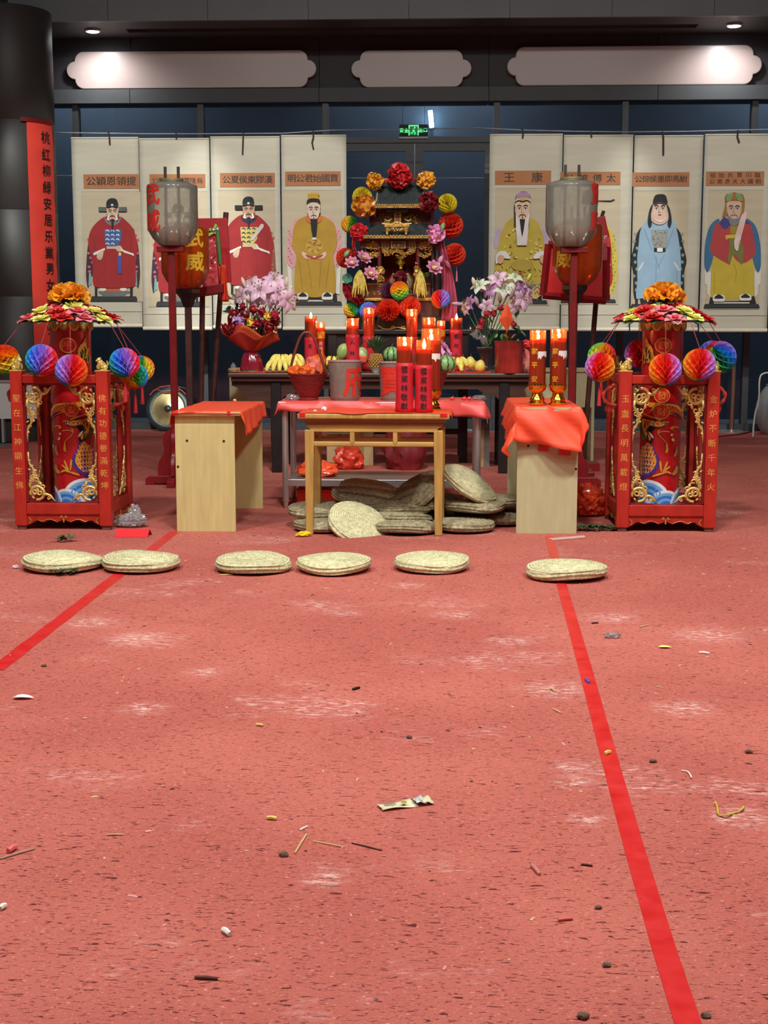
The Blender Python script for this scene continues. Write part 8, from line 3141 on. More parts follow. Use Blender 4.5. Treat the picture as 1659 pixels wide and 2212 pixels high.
# rose and lily bouquet in red paper
yq = YA + 0.12
B5 = lambda zx, zy, dy=0.0: at(440 + zx / 4.879, 580 + zy / 4.879, yq + dy)
foot = on(543, yq, HA)
r = thing('lily_bouquet', 'bouquet of pink lilies and dark roses in red paper on the altar', 'bouquet', foot)
for zx, zy, dy, d_, s in ((600, 230, -0.10, (-0.1, -1, 0.45), 1.15), (740, 140, 0.0, (0.15, -0.8, 0.8), 1.1), (780, 260, -0.06, (0.4, -1, 0.2), 1.05), (520, 170, 0.02, (-0.3, -0.7, 0.8), 0.95),
						  (405, 290, -0.04, (-0.8, -0.8, 0.3), 0.95), (665, 200, 0.06, (0.0, -0.6, 1), 1.0), (880, 340, -0.08, (0.9, -0.8, -0.1), 1.1), (560, 300, -0.02, (-0.3, -1, -0.1), 0.85), (700, 320, -0.05, (0.1, -1, -0.1), 0.85)):
	put_lily(r, LP, B5(zx, zy, dy), d_, zx, s * 1.22)
M_BUD = mat('lily_bud_green', (206, 214, 160), 0.5, rgb2=(226, 190, 200), scale=12)
for zx, zy, d_, L_ in ((440, 210, (-0.3, -0.2, 1), 0.12), (868, 200, (0.1, -0.2, 1), 0.11), (475, 370, (0.0, -0.4, 1), 0.10), (330, 330, (-0.7, -0.3, 0.6), 0.10), (890, 250, (0.5, -0.2, 0.8), 0.08)):
	put_bud(r, B5(zx, zy, -0.05), d_, L_, M_BUD)
stems(r, foot + V((0, 0, 0.16)), [B5(zx, zy, 0.03) for zx, zy in ((600, 250), (740, 160), (780, 280), (520, 200), (405, 310), (880, 360), (440, 210), (868, 210))])
rr = random.Random(4)
ROSE = mat('rose_dark', (150, 18, 40), 0.5, var=0.15, scale=14)
for i, (zx, zy, s, m_) in enumerate(((430, 490, 0.052, ROSE), (610, 455, 0.05, ROSE), (745, 490, 0.05, ROSE), (460, 640, 0.055, ROSE), (310, 610, 0.055, ROSE), (690, 620, 0.05, ROSE), (320, 470, 0.05, ROSE), (560, 580, 0.046, ROSE), (520, 430, 0.045, ROSE),
									 (365, 545, 0.062, mat('eustoma_violet', (190, 120, 210), 0.5, rgb2=(230, 200, 240), scale=14)), (495, 565, 0.045, mat('daisy_yellow', (226, 190, 60), 0.5)), (680, 500, 0.045, mat('daisy_yellow', (226, 190, 60), 0.5)),
									 (410, 400, 0.04, ROSE), (650, 560, 0.04, ROSE), (380, 620, 0.04, ROSE), (760, 550, 0.045, ROSE))):
	mb = MB()
	rosette(mb, s, 16, i * 3 + 1, wid=0.75, wave=0.12)
	mb.obj('rose', m_, r, loc=B5(zx, zy, -0.10 - 0.02 * (i % 3)) - foot)
for i in range(90):
	zx, zy = rr.uniform(260, 820), rr.uniform(390, 660)
	mb = MB()
	mb.petal(Matrix.Identity(4), rr.uniform(0.05, 0.09), 0.020, 0.2, -0.3, 0.2, nv=4)
	mb.obj('leaf', (M_LEAF, mat('eucalyptus', (126, 150, 136), 0.6, var=0.15), mat('dark_leaf', (30, 56, 40), 0.5))[i % 3], r, loc=B5(zx, zy, rr.uniform(-0.11, 0.02)) - foot, rot=(rr.uniform(0, 6), rr.uniform(0, 6), rr.uniform(0, 6)))
mb = MB()
for i in range(60):
	zx, zy = rr.uniform(250, 830), rr.uniform(360, 680)
	mb.sphere(B5(zx, zy, -0.13) - foot, rr.uniform(0.004, 0.010), 6, 4)
o = mb.obj('filler_berries', mat('filler_white', (226, 222, 206), 0.6), r)
o['kind'] = 'stuff'
PAPW = mat('wrap_red_paper', (190, 52, 42), 0.55, var=0.12, scale=6, bump=0.3, bscale=9, trans=0.15)
cz = B5(560, 860).z - foot.z
for k, (a0, a1, rt, zt_, m_) in enumerate(((PI * 1.02, PI * 1.98, 0.30, 0.245, PAPW), (PI * 1.15, PI * 2.25, 0.31, 0.30, mat('wrap_orange', (216, 96, 50), 0.5, trans=0.15)), (PI * 0.75, PI * 1.45, 0.31, 0.32, PAPW), (0, PI, 0.26, 0.42, PAPW))):
	mb = MB()

	def fn(u, v):
		t = a0 + (a1 - a0) * u
		q = 0.04 + (rt - 0.04) * v * (0.92 + 0.08 * math.cos(u * PI * 6 + k))
		zz = cz - 0.02 + zt_ * v * (0.50 + 0.42 * abs(((u * 2.5 + k * 0.3) % 1) * 2 - 1))
		return (q * math.cos(t), q * 0.62 * math.sin(t) - 0.02, zz)
	mb.grid(fn, 26, 8)
	mb.obj('wrap_paper', m_, r, solid=0.0015)
mb = MB()
mb.lathe([(0.105, 0.0), (0.115, 0.05), (0.10, 0.12), (0.075, 0.18), (0.05, cz - 0.02), (0.065, cz + 0.02)], 32, sq=(1, 0.8))
del mb.f[-2:]
del mb.mi[-2:]
for i, q in enumerate(mb.v):
	t = math.atan2(q[1], q[0])
	k = 1 + 0.10 * math.sin(t * 7 + q[2] * 9)
	mb.v[i] = (q[0] * k, q[1] * k, q[2])
mb.obj('stem_wrap', mat('maroon_cellophane', (128, 26, 44), 0.15, var=0.15, scale=7, bump=0.5, bscale=12, coat=0.5), r)
mb = MB()
mb.lathe([(0.0, 0.0), (0.10, 0.0), (0.10, 0.02), (0.0, 0.02)], 20)
mb.obj('stem_bundle', M_LEAF, r)

# lilies in the dark vase, red tin with the paper kite
foot = on(1046, YA + 0.30, HA)
r = thing('vase_of_lilies', 'dark flared vase of white and mauve lilies near the red tin', 'vase of flowers', foot)
B7 = lambda zx, zy, dy=0.0: at(970 + zx / 4.879, 580 + zy / 4.879, YA + 0.28 + dy)
zv = B7(370, 830).z - foot.z
mb = MB()
mb.lathe([(0.0, 0.0), (0.055, 0.0), (0.058, zv * 0.45), (0.075, zv * 0.75), (0.11, zv * 0.93), (0.112, zv), (0.10, zv), (0.05, zv * 0.6), (0.0, zv * 0.55)], 4, M=Matrix.Rotation(PI / 4, 4, 'Z'))
mb.obj('vase_body', mat('vase_dark', (62, 36, 38), 0.35, var=0.15), r, smooth=False, bevel=0.004)
for zx, zy, kind, d_, s in ((580, 215, LW, (0.0, -1, 0.6), 1.35), (330, 190, LW, (-0.4, -0.7, 0.8), 1.1), (690, 105, LW, (0.2, -0.6, 1), 0.95), (520, 115, LP, (-0.2, -0.8, 0.7), 1.1), (430, 220, LM, (-0.4, -1, 0.3), 1.1), (760, 190, LM, (0.5, -0.8, 0.7), 1.0),
							(770, 320, LP, (0.5, -1, 0.2), 1.3), (230, 370, LM, (-1, -0.6, 0.2), 1.05), (400, 400, LP, (-0.3, -1, 0.0), 0.9), (690, 400, LP, (0.4, -0.9, -0.1), 0.9), (640, 250, LM, (0.1, -0.9, 0.4), 0.9), (180, 420, LP, (-1, -0.7, -0.3), 0.8), (820, 200, LP, (0.9, -0.5, 0.5), 0.9)):
	put_lily(r, kind, B7(zx, zy, -0.04 * (s - 1)), d_, zy, s)
MB2 = mat('lily_bud_mauve', (170, 110, 150), 0.5, rgb2=(206, 190, 170), scale=10)
for zx, zy, d_, L_, m_ in ((275, 190, (-0.3, -0.2, 1), 0.10, M_BUD), (825, 140, (0.4, -0.1, 1), 0.09, mat('bud_yellow', (206, 206, 90), 0.5)), (540, 370, (-0.1, -0.6, 0.8), 0.14, MB2), (640, 330, (0.3, -0.5, 0.8), 0.15, MB2), (150, 380, (-0.9, -0.2, 0.1), 0.12, MB2), (310, 400, (-0.3, -0.4, 0.8), 0.12, MB2), (420, 420, (0.2, -0.8, -0.3), 0.09, MB2)):
	put_bud(r, B7(zx, zy, -0.08), d_, L_, m_)
stems(r, foot + V((0, 0, zv * 0.8)), [B7(zx, zy, 0.04) for zx, zy in ((580, 240), (330, 220), (690, 130), (520, 140), (430, 250), (760, 220), (770, 340), (230, 390), (400, 420), (180, 440))])
rr = random.Random(8)
for i in range(40):
	zx, zy = rr.uniform(330, 760), rr.uniform(430, 740)
	mb = MB()
	mb.petal(Matrix.Identity(4), rr.uniform(0.06, 0.11), 0.016, 0.4, -0.5, 0.2, nv=5)
	mb.obj('leaf', (mat('fresh_leaf', (104, 158, 66), 0.5), mat('dark_leaf', (30, 56, 40), 0.5), mat('mid_leaf', (120, 160, 96), 0.5, var=0.2))[i % 3], r, loc=B7(zx, zy, rr.uniform(-0.1, 0.05)) - foot, rot=(rr.uniform(0, 6), rr.uniform(0, 6), rr.uniform(0, 6)))
for i, (zx, zy) in enumerate(((400, 480), (470, 470), (345, 560), (330, 610), (545, 420), (680, 590))):
	mb = MB()
	rosette(mb, 0.035, 12, i + 50, wid=0.7, wave=0.15)
	mb.obj('red_carnation', mat('carnation_red', (176, 40, 52), 0.55, var=0.15), r, loc=B7(zx, zy, -0.12) - foot)
mb = MB()
a = [B7(210, 700, -0.10), B7(300, 625, -0.10), B7(450, 800, -0.10), B7(400, 810, -0.10)]
mb.grid(lambda u, v: a[0].lerp(a[1], u).lerp(a[3].lerp(a[2], u), v) - foot + V((0, 0.02 * math.sin(u * 6 + v * 9), 0.012 * math.sin(v * 14))), 10, 14)
mb.obj('cellophane', film('clear_plastic', (226, 226, 230), alpha=0.35), r)

foot = on(1099, YA + 0.02, HA)
r = thing('red_tin', 'translucent red cylindrical tin holding the orange paper kite', 'tin', foot)
ht = B7(640, 760).z - foot.z
Rt = 31 * mpp(YA)
mb = MB()
mb.lathe([(0.0, 0.0), (Rt * 0.96, 0.0), (Rt * 0.97, 0.01), (Rt, ht - 0.012), (Rt + 0.004, ht - 0.010), (Rt + 0.004, ht), (Rt - 0.006, ht), (Rt - 0.01, 0.02), (0.0, 0.02)], 36)
mb.obj('body', mat('tin_red', (176, 50, 42), 0.22, rgb2=(120, 30, 30), scale=5, coat=0.5), r)
for i in range(10):
	mb = MB()
	mb.petal(Matrix.Rotation(i * 0.63, 4, 'Z') @ Matrix.Rotation(-0.9, 4, 'Y'), 0.11, 0.016, 0.2, -0.4, 0.2, nv=5)
	mb.obj('dry_leaf', mat('dry_leaf', (150, 120, 70), 0.7, var=0.25), r, loc=(0.02 * math.cos(i), 0.02 * math.sin(i), ht + 0.0))
p = at(1091, 690, YA + 0.0)
mb = MB()
q = [B7(600, 355), B7(660, 540), B7(600, 665), B7(510, 545)]
c_ = (q[0] + q[1] + q[2] + q[3]) / 4
P4 = [v - c_ for v in q]
mb.add([V((v.x, 0, v.z)) for v in P4] + [V((0, -0.03, 0.02))], [(0, 4, 3), (0, 1, 4), (1, 2, 4), (2, 3, 4)])
mb.tube([(0, 0.004, P4[0].z), (0, 0.004, P4[2].z - 0.12)], 0.003, 5)
o = mb.obj('paper_kite', mat('kite_orange', (236, 84, 44), 0.5, var=0.05, scale=30), None, smooth=False, solid=0.001, loc=V((c_.x, YA + 0.02, c_.z)))
tag(o, 'orange red diamond shaped paper sheet with glitter standing in the red tin', 'paper')
mb = MB()
rosette(mb, 0.06, 14, 77, wid=0.7)
tag(mb.obj('red_bow', mat('bow_red', (226, 70, 70), 0.45), None, loc=at(1136, 745, YA + 0.25)), 'bright red ribbon bow between the red tin and the candle on a gold foot', 'bow')
mb = MB()
crumple(mb, (0, 0, 0.09), (0.06, 0.05, 0.12), 21, 0.4, 2.5)
tag(mb.obj('red_packet', mat('packet_red', (220, 60, 60), 0.4, rgb2=(240, 160, 150), scale=12), None, loc=on(1139, YA + 0.18, HA), smooth=False), 'crumpled red and white packet beside the red tin', 'packet')

# ================================================================== things under and behind the tables
zsh = zs + 0.003
for x0, x1, y_, zb_, h_, m_, lab, nm in (
		(636, 732, ST.location.y + 0.25, zsh, 0.07, mat('bag_orange', (240, 90, 50), 0.3, var=0.12, scale=6, coat=0.3), 'crumpled orange plastic bag on the steel under shelf', 'orange_bag'),
		(716, 790, YA + 0.35, 0.0, 0.13, mat('bag_orange_dark', (206, 60, 36), 0.35, var=0.15, scale=6), 'crumpled orange bag on the carpet under the altar', 'orange_bag'),
		(826, 925, YA + 0.3, 0.0, 0.36, mat('bundle_red', (120, 24, 30), 0.6, var=0.15, scale=4), 'dark red cloth bundle heaped under the altar table', 'cloth_bundle')):
	a, b_ = on(x0, y_, zb_), on(x1, y_, zb_)
	mb = MB()
	crumple(mb, (0, 0, h_ * 0.75), ((b_.x - a.x) / 2.3, 0.14, h_), x0, 0.3, 2.4, sub=4)
	tag(mb.obj(nm, m_, None, loc=((a.x + b_.x) / 2, y_, zb_)), lab, 'bag' if 'bag' in nm else 'cloth')
a, b_ = on(640, ST.location.y + 0.22, 0), on(748, ST.location.y + 0.22, 0)
r = thing('red_crate', 'bright orange red plastic crate under the steel shelf', 'crate', ((a.x + b_.x) / 2, ST.location.y + 0.30, 0))
w_ = b_.x - a.x
mb = MB()
mb.box2((-w_ / 2, -0.14, 0.0), (w_ / 2, 0.14, 0.11))
mb.obj('body', mat('crate_red', (232, 62, 34), 0.4, var=0.06), r, bevel=0.008, smooth=False)
mb = MB()
mb.box2((-w_ / 2 - 0.008, -0.148, 0.112), (w_ / 2 + 0.008, 0.148, 0.125))
mb.obj('lid', mat('crate_red', (232, 62, 34), 0.4), r, bevel=0.004, smooth=False)
for x0, x1, y0, y1, y_, lab, k in ((706, 760, 935, 982, YA + 0.65, 'plain cardboard box under the altar seen beyond the wooden table strut', 0), (756, 806, 925, 975, YA + 0.7, 'second cardboard box under the altar with a white flap', 1), (1022, 1058, 920, 990, YA + 0.6, 'grey carton under the altar near the steel table leg', 2)):
	a, b_ = at(x0, y1, y_), at(x1, y0, y_)
	r = thing('cardboard_box', lab, 'box', ((a.x + b_.x) / 2, y_, 0.0))
	w_, h_ = b_.x - a.x, b_.z
	c_ = mat('cardboard', (206, 176, 130), 0.8, var=0.08) if k < 2 else mat('grey_card', (120, 112, 108), 0.7)
	mb = MB()
	mb.box2((-w_ / 2, 0, 0.0), (w_ / 2, 0.3, h_))
	mb.obj('body', c_, r, smooth=False)
	mb = MB()
	mb.box((0, -0.03, h_ + 0.03), (w_ * 0.96, 0.12, 0.004), rot=(0.6, 0, 0))
	mb.obj('flap', mat('white_card', (220, 214, 206), 0.7) if k == 1 else c_, r, smooth=False)
	mb = MB()
	mb.box2((-0.025, -0.0015, 0.0), (0.025, 0.302, h_ + 0.0015))
	mb.obj('packing_tape', mat('packing_tape', (180, 150, 100), 0.3), r, smooth=False)
p = floor_at(1275, 1118)
mb = MB()
crumple(mb, (0, 0, 0.11), (0.125, 0.12, 0.125), 33, 0.38, 4.2, sub=4)
tag(mb.obj('orange_bag', mat('bag_vermilion', (255, 92, 52), 0.25, var=0.12, scale=6, coat=0.4, trans=0.4), None, loc=p + V((0, 0.1, 0))), 'puffed orange plastic bag between the greyish desk and the lantern stand', 'bag')
p = floor_at(282, 1140)
for k in range(1):
	mb = MB()
	crumple(mb, (0, 0, 0.05), (0.10, 0.07, 0.05), 41, 0.45, 5.5, sub=4)
	crumple(mb, (0.02, 0.02, 0.10), (0.04, 0.035, 0.055), 43, 0.5, 5.0, sub=4, flat_bottom=False)
	o = mb.obj('clear_plastic_bag', film('bag_clear', (252, 252, 255), alpha=0.5, rough=0.1, gloss=0.25), None, loc=p + V((0, 0.03, 0)), smooth=False)
	tag(o, 'crumpled clear plastic bag at the foot of the stand beside the column', 'plastic bag')
a, b_ = floor_at(247, 1161), floor_at(319, 1161)
w_ = b_.x - a.x
mb = MB()
mb.prism([(0, 0.002), (0.075, 0.05), (0.15, 0.002), (0.148, 0.0), (0.075, 0.047), (0.002, 0.0)], -w_ / 2, w_ / 2, plane='yz')
tag(mb.obj('folded_red_card', mat('card_red', (226, 40, 50), 0.5, var=0.04), None, loc=(a + b_) / 2 + V((0, 0.0, 0)), smooth=False), 'folded red card standing like a tent beside the clear plastic bag', 'card')
p = floor_at(656, 1159)
mb = MB()
crumple(mb, (0, 0, 0.018), (0.055, 0.03, 0.018), 51, 0.35, 2.5)
tag(mb.obj('yellow_wrapper', mat('wrapper_yellow', (246, 226, 20), 0.35, rgb2=(240, 180, 20), scale=30), None, loc=p, rot=(0, 0, 0.4), smooth=False), 'bright yellow wrapper at the foot of the wooden table leg', 'wrapper')
# cypress sprigs
def sprig(label, p, n, L_, seed, m_):
	r_ = thing('cypress_sprig', label, 'sprig', p)
	rr_ = random.Random(seed)
	mb_ = MB()
	mb_.tube([(-L_, 0, 0.006), (0, 0.01, 0.02), (L_, 0.0, 0.012)], 0.003, 5)
	mb_.obj('twig', mat('twig_brown', (90, 74, 56), 0.8), r_)
	for i in range(n):
		x = (i / (n - 1) - 0.5) * 2 * L_
		mb_ = MB()
		for k in range(5):
			M = TR((0, 0, 0)) @ Matrix.Rotation(rr_.uniform(0, 2 * PI), 4, 'Z')
			mb_.petal(M, rr_.uniform(0.05, 0.09), 0.011, rr_.uniform(0.2, 1.1), rr_.uniform(-0.3, 0.3), 0.1, nv=3, nu=2)
		mb_.obj('needle_tuft', m_, r_, loc=(x, rr_.uniform(-0.03, 0.03), 0.016))
	return r_


M_CYP = mat('cypress', (60, 92, 56), 0.6, var=0.25, scale=30)
sprig('green cypress branch on the carpet before the lantern stand near the greyish desk', floor_at(1290, 1146), 16, 0.13, 1, M_CYP)
sprig('small green cypress sprig poking out in front of the cushion by the banner', floor_at(140, 1241), 6, 0.05, 2, M_CYP)
sprig('tiny cypress sprig on the carpet above the front row cushion by the banner', floor_at(137, 1171), 4, 0.04, 3, M_CYP)
for i, (x0, y0, x1, y1) in enumerate(((1187, 1164, 1262, 1158), (1192, 1166, 1264, 1160))):
	mb = MB()
	mb.tube([floor_at(x0, y0, 0.006 + 0.004 * i), floor_at(x1, y1, 0.006 + 0.004 * i)], 0.004, 6)
	tag(mb.obj('white_stick', mat('stick_white', (226, 206, 196), 0.6), None), ('thin white stick on the carpet, farther of the two by the cypress branch', 'thin white stick on the carpet, nearer of the two by the cypress branch')[i], 'stick')

# ================================================================== tape lines on the carpet
def tape_line(label, pts, w_):
	mb_ = MB()
	P_ = [floor_at(x, y, 0.0) for x, y in pts]
	P_ = [P_[0].lerp(P_[1], i / 40) for i in range(41)] if len(P_) == 2 else P_
	vs = []
	for i, p_ in enumerate(P_):
		t = (P_[min(i + 1, len(P_) - 1)] - P_[max(0, i - 1)]).normalized()
		n_ = V((-t.y, t.x, 0))
		j = 0.002 * math.sin(i * 1.7)
		for s_, z in ((-1, 0.0005), (-0.98, 0.0022), (0.0, 0.0020 + 0.0008 * (i % 3)), (0.98, 0.0022), (1, 0.0005)):
			vs.append(p_ + n_ * (s_ * w_ / 2 + j) + V((0, 0, z)))
	n = len(P_)
	fs = [(i * 5 + k, i * 5 + k + 1, (i + 1) * 5 + k + 1, (i + 1) * 5 + k) for i in range(n - 1) for k in range(4)]
	mb_.add(vs, fs)
	return tag(mb_.obj('tape_line', M_TAPE, None), label, 'tape')


tape_line('thin red tape line running under the cushions toward the column side', [(-10, 1448), (378, 1148)], 0.075)
tape_line('broad red tape stripe running from the greyish desk toward the camera', [(1186, 1158), (1213, 1265), (1262, 1435), (1318, 1640), (1370, 1835), (1430, 2040), (1492, 2225)], 0.058)

# ================================================================== litter on the carpet
r = thing('torn_sachet', 'torn cream and silver sachet lying alone in the middle of the carpet', 'sachet', floor_at(874, 1741))
a, b_ = floor_at(820, 1748) - r.location, floor_at(931, 1733) - r.location
u_ = (b_ - a).normalized()
n_ = V((-u_.y, u_.x, 0))
Ls = (b_ - a).length
for nm, x0, x1, m_, dz in (('sachet_body', 0.0, 0.70, mat('sachet_cream', (214, 208, 172), 0.4, var=0.1, scale=60), 0.006), ('torn_corner', 0.66, 0.86, mat('sachet_silver', (226, 226, 232), 0.3, metal=0.3), 0.013), ('torn_end', 0.80, 1.0, mat('sachet_cream', (214, 208, 172), 0.4), 0.010)):
	mb = MB()
	mb.grid(lambda u, v: a + u_ * Ls * (x0 + (x1 - x0) * u) + n_ * (v - 0.5) * 0.052 + V((0, 0, dz + 0.004 * math.sin(u * 5 + v * 3) + 0.002 * math.sin(v * 9))), 8, 4)
	mb.obj(nm, m_, r, solid=0.0015)
mb = MB()
for i in range(6):
	c_ = a + u_ * Ls * (0.10 + 0.035 * i)
	mb.box2((0, 0, 0), (0.003, 0.026, 0.0006), M=TR(c_ - n_ * 0.013 + V((0, 0, 0.0125))) @ Matrix.Rotation(math.atan2(u_.y, u_.x), 4, 'Z'))
mb.obj('printed_line', mat('sachet_print', (120, 120, 110), 0.6), r, smooth=False)
mb = MB()
mb.lathe([(0.0, 0), (0.010, 0), (0.010, 0.0008), (0.0, 0.0008)], 14, a + u_ * Ls * 0.47 + V((0, 0, 0.0125)))
mb.obj('printed_badge', mat('sachet_gold', (176, 150, 60), 0.5), r)


def stick(label, x0, y0, x1, y1, rad_, m_, cat='stub', name='stub', z=None):
	mb_ = MB()
	p0_, p1_ = floor_at(x0, y0, rad_), floor_at(x1, y1, rad_)
	q_ = p0_.lerp(p1_, 0.5) + V((0, 0, rad_ * 0.3))
	mb_.tube([p0_, q_, p1_], [rad_, rad_ * 1.1, rad_ * 0.9], 7)
	return tag(mb_.obj(name, m_, None), label, cat)


M_CORK = mat('filter_tan', (226, 196, 110), 0.7, var=0.1, scale=60)
M_WST = mat('stub_white', (232, 230, 220), 0.7)
M_BRN = mat('twig_dark', (84, 40, 34), 0.8, var=0.2)
M_HUSK = mat('husk', (110, 84, 66), 0.8, var=0.3, scale=80)
M_STRAW = mat('straw_bit', (206, 176, 120), 0.7, var=0.15)
for a in (('tan stub in the carpet above the broken straw', 577, 1766, 598, 1768, 0.006, M_CORK), ('tan stub below the front cushion with the leaf, mid carpet', 554, 1565, 569, 1567, 0.005, M_CORK),
		  ('white stub lower carpet, alone between sachet and frame edge', 482, 2008, 496, 2018, 0.007, M_WST), ('white stub with a burnt end between the tape stripe and the frame edge', 1510, 1409, 1532, 1411, 0.005, M_WST),
		  ('tan stub lying on the broad tape stripe', 1306, 1628, 1318, 1624, 0.007, M_CORK), ('pale stub at the frame edge low on the carpet', 0, 1962, 12, 1955, 0.007, M_WST),
		  ('straw piece crossing the tan fleck, mid carpet', 637, 1843, 662, 1802, 0.003, M_STRAW), ('long thin straw beside the crossed straw', 676, 1817, 745, 1830, 0.002, M_STRAW),
		  ('long reddish straw reaching toward the sachet', 760, 1821, 825, 1837, 0.002, M_BRN), ('short silvery sliver above the crossed straw', 648, 1793, 664, 1785, 0.003, M_WST),
		  ('white straw piece half way up the carpet, banner side', 232, 1803, 266, 1803, 0.003, M_STRAW), ('dark twig near the lower frame edge', 421, 2111, 470, 2114, 0.004, M_BRN),
		  ('short dark stub above the mid carpet next to the scuffs', 762, 1489, 777, 1485, 0.005, M_INK), ('dark twig beside the broad tape stripe, lower carpet', 1255, 1867, 1280, 1870, 0.003, M_BRN),
		  ('blue white scrap touching the broad tape stripe', 1265, 1467, 1273, 1475, 0.006, mat('scrap_blue', (80, 90, 190), 0.4)), ('tan splinter between tape stripe and white stub', 1383, 1354, 1400, 1350, 0.003, M_STRAW),
		  ('pale splinter beside the broad stripe under the curled shaving', 1194, 1531, 1212, 1540, 0.003, M_STRAW), ('curled pale shaving beside the broad stripe', 1190, 1487, 1201, 1494, 0.004, M_STRAW),
		  ('dark splinter under the cushion lying alone', 1278, 1346, 1292, 1345, 0.004, M_BRN), ('white splinter further along the carpet edge side', 1418, 1483, 1434, 1486, 0.002, M_STRAW),
		  ('folded red white paper fleck by the frame edge', 18, 1838, 34, 1829, 0.008, mat('fleck_pink', (230, 110, 110), 0.5)), ('grey straw at the frame edge, low banner side', 0, 1855, 75, 1833, 0.003, mat('straw_grey', (170, 140, 130), 0.7)),
		  ('brown cigarette-like roll near the broad stripe low down', 1148, 1868, 1166, 1888, 0.005, mat('roll_pink', (206, 130, 120), 0.6)), ('red paper fleck between the stripe and the sachet, low', 1206, 1987, 1237, 1984, 0.004, mat('fleck_red', (220, 90, 84), 0.5)),
		  ('straw under the third front row cushion', 475, 1242, 503, 1241, 0.004, M_STRAW)):
	stick(a[0], *a[1:6], a[6], 'litter', 'straw_piece' if a[6] in (M_STRAW,) else 'stub')
for px, py, s, lab in ((613, 1850, 0.012, 'dark husk beside the crossed straw'), (884, 1595, 0.010, 'pale husk above the sachet'), (1410, 1647, 0.011, 'dark husk beside the broad stripe, mid height'), (1617, 1627, 0.012, 'grey husk near the frame edge on the stripe side'),
					   (1260, 2200, 0.012, 'dark husk in the lower part of the frame beside the stripe foot'), (1292, 1963, 0.008, 'small dark husk beside the stripe'), (1525, 2198, 0.010, 'pale husk near the lowest corner'),
					   (95, 1440, 0.010, 'dark crumb beside the thin tape line'), (1310, 2088, 0.009, 'pale husk just past the stripe, low')):
	mb = MB()
	crumple(mb, (0, 0, s * 0.5), (s * 1.1, s * 0.8, s * 0.65), px, 0.4, 2.0, sub=2)
	tag(mb.obj('husk', M_HUSK, None, loc=floor_at(px, py)), lab, 'litter')
mb = MB()
c_ = floor_at(55, 1510)
mb.petal(TR(c_ + V((-0.05, 0, 0.004))), 0.085, 0.020, 0.15, -0.1, 0.3, nv=6)
tag(mb.obj('white_petal', mat('petal_white', (236, 238, 238), 0.4), None, solid=0.002), 'white petal lying alone on the carpet, banner side', 'petal')
mb = MB()
c_ = floor_at(1437, 1400)
mb.petal(TR(c_ + V((-0.03, 0, 0.004))), 0.06, 0.017, 0.1, -0.1, 0.2, nv=5)
tag(mb.obj('yellow_petal', mat('petal_yellow', (236, 236, 130), 0.5), None, solid=0.002), 'pale yellow petal between the broad stripe and the white stub', 'petal')
mb = MB()
pts = smooth_poly([(1546, 1732), (1550, 1745), (1552, 1758), (1560, 1762), (1580, 1758), (1600, 1750), (1606, 1742)], 4, closed=False)
mb.tube([floor_at(a, b_, 0.006 + 0.003 * math.sin(i)) for i, (a, b_) in enumerate(pts)], 0.0045, 6, flat=0.5)
tag(mb.obj('yellow_string', mat('string_yellow', (206, 180, 60), 0.6), None), 'curled yellow string on the scuffed carpet by the frame edge', 'string')
mb = MB()
pts = smooth_poly([(1472, 1664), (1484, 1666), (1490, 1672), (1494, 1680)], 4, closed=False)
mb.tube([floor_at(a, b_, 0.005) for a, b_ in pts], 0.0025, 6)
tag(mb.obj('white_thread', M_WST, None), 'short curled white thread beyond the broad stripe', 'string')
mb = MB()
crumple(mb, (0, 0, 0.012), (0.035, 0.02, 0.012), 61, 0.6, 3)
tag(mb.obj('plastic_scrap', film('clear_plastic', (226, 226, 230), alpha=0.35), None, loc=floor_at(1323, 1378), smooth=False), 'clear plastic scrap on the carpet beyond the broad stripe', 'plastic wrap')
mb = MB()
crumple(mb, (0, 0, 0.010), (0.018, 0.014, 0.010), 62, 0.5, 3)
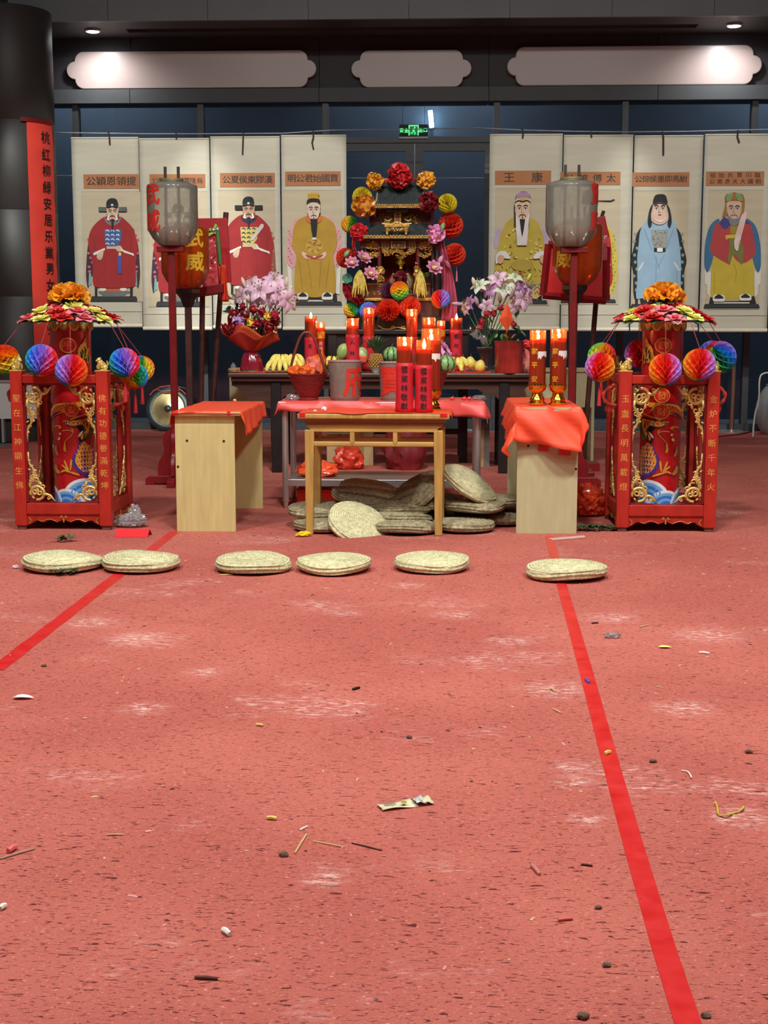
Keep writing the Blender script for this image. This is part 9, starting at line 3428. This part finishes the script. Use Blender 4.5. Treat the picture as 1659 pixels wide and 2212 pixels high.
tag(mb.obj('foil_ball', mat('foil', (220, 200, 206), 0.4), None, loc=floor_at(34, 1228), smooth=False), 'small foil ball beside the cushion at the end of the row', 'foil')
for px, py, lab in ((500, 867, 'small tan crumb on the taped paper of the bare desk'),):
	mb = MB()
	crumple(mb, (0, 0, 0.012), (0.014, 0.012, 0.012), 3, 0.3, 2, sub=2)
	q = at(px + 6, py, DL.location.y + 1.1)
	tag(mb.obj('crumb', mat('crumb_tan', (236, 196, 120), 0.6), None, loc=(q.x, DL.location.y + 1.12, hD + 0.006)), lab, 'litter')
mb = MB()
crumple(mb, (0, 0, 0.018), (0.018, 0.014, 0.016), 5, 0.4, 2, sub=2)
q = on(700, WT.y + 0.12, HT + 0.005)
tag(mb.obj('white_petal', mat('petal_white', (236, 238, 238), 0.4), None, loc=q), 'crumpled white petal standing on the paper of the wooden table', 'petal')
mb = MB()
crumple(mb, (0, 0, 0.008), (0.012, 0.010, 0.006), 6, 0.4, 2, sub=2)
tag(mb.obj('white_petal', mat('petal_white', (236, 238, 238), 0.4), None, loc=q + V((-0.06, -0.06, 0))), 'tiny white petal lying on the paper of the wooden table', 'petal')
# fine debris nobody could count
rr = random.Random(99)
mb = MB()
for i in range(420):
	x, y = rr.uniform(-2.6, 2.6), rr.uniform(2.8, 9.6)
	s = rr.uniform(0.0015, 0.004)
	a = rr.uniform(0, PI)
	c_, d_ = math.cos(a), math.sin(a)
	L_ = s * rr.uniform(1, 4)
	mb.add([(x - c_ * L_ - d_ * s, y - d_ * L_ + c_ * s, 0.001), (x + c_ * L_ - d_ * s, y + d_ * L_ + c_ * s, 0.001), (x + c_ * L_ + d_ * s, y + d_ * L_ - c_ * s, 0.001), (x - c_ * L_ + d_ * s, y - d_ * L_ - c_ * s, 0.001),
			(x, y, 0.001 + s)], [(0, 1, 4), (1, 2, 4), (2, 3, 4), (3, 0, 4)], i % 3)
tag(mb.obj('carpet_crumbs', [M_STRAW, mat('crumb_pink', (230, 160, 150), 0.7), M_BRN], None, smooth=False), 'scatter of tiny crumbs and straw flecks over the red carpet', 'litter', kind='stuff')
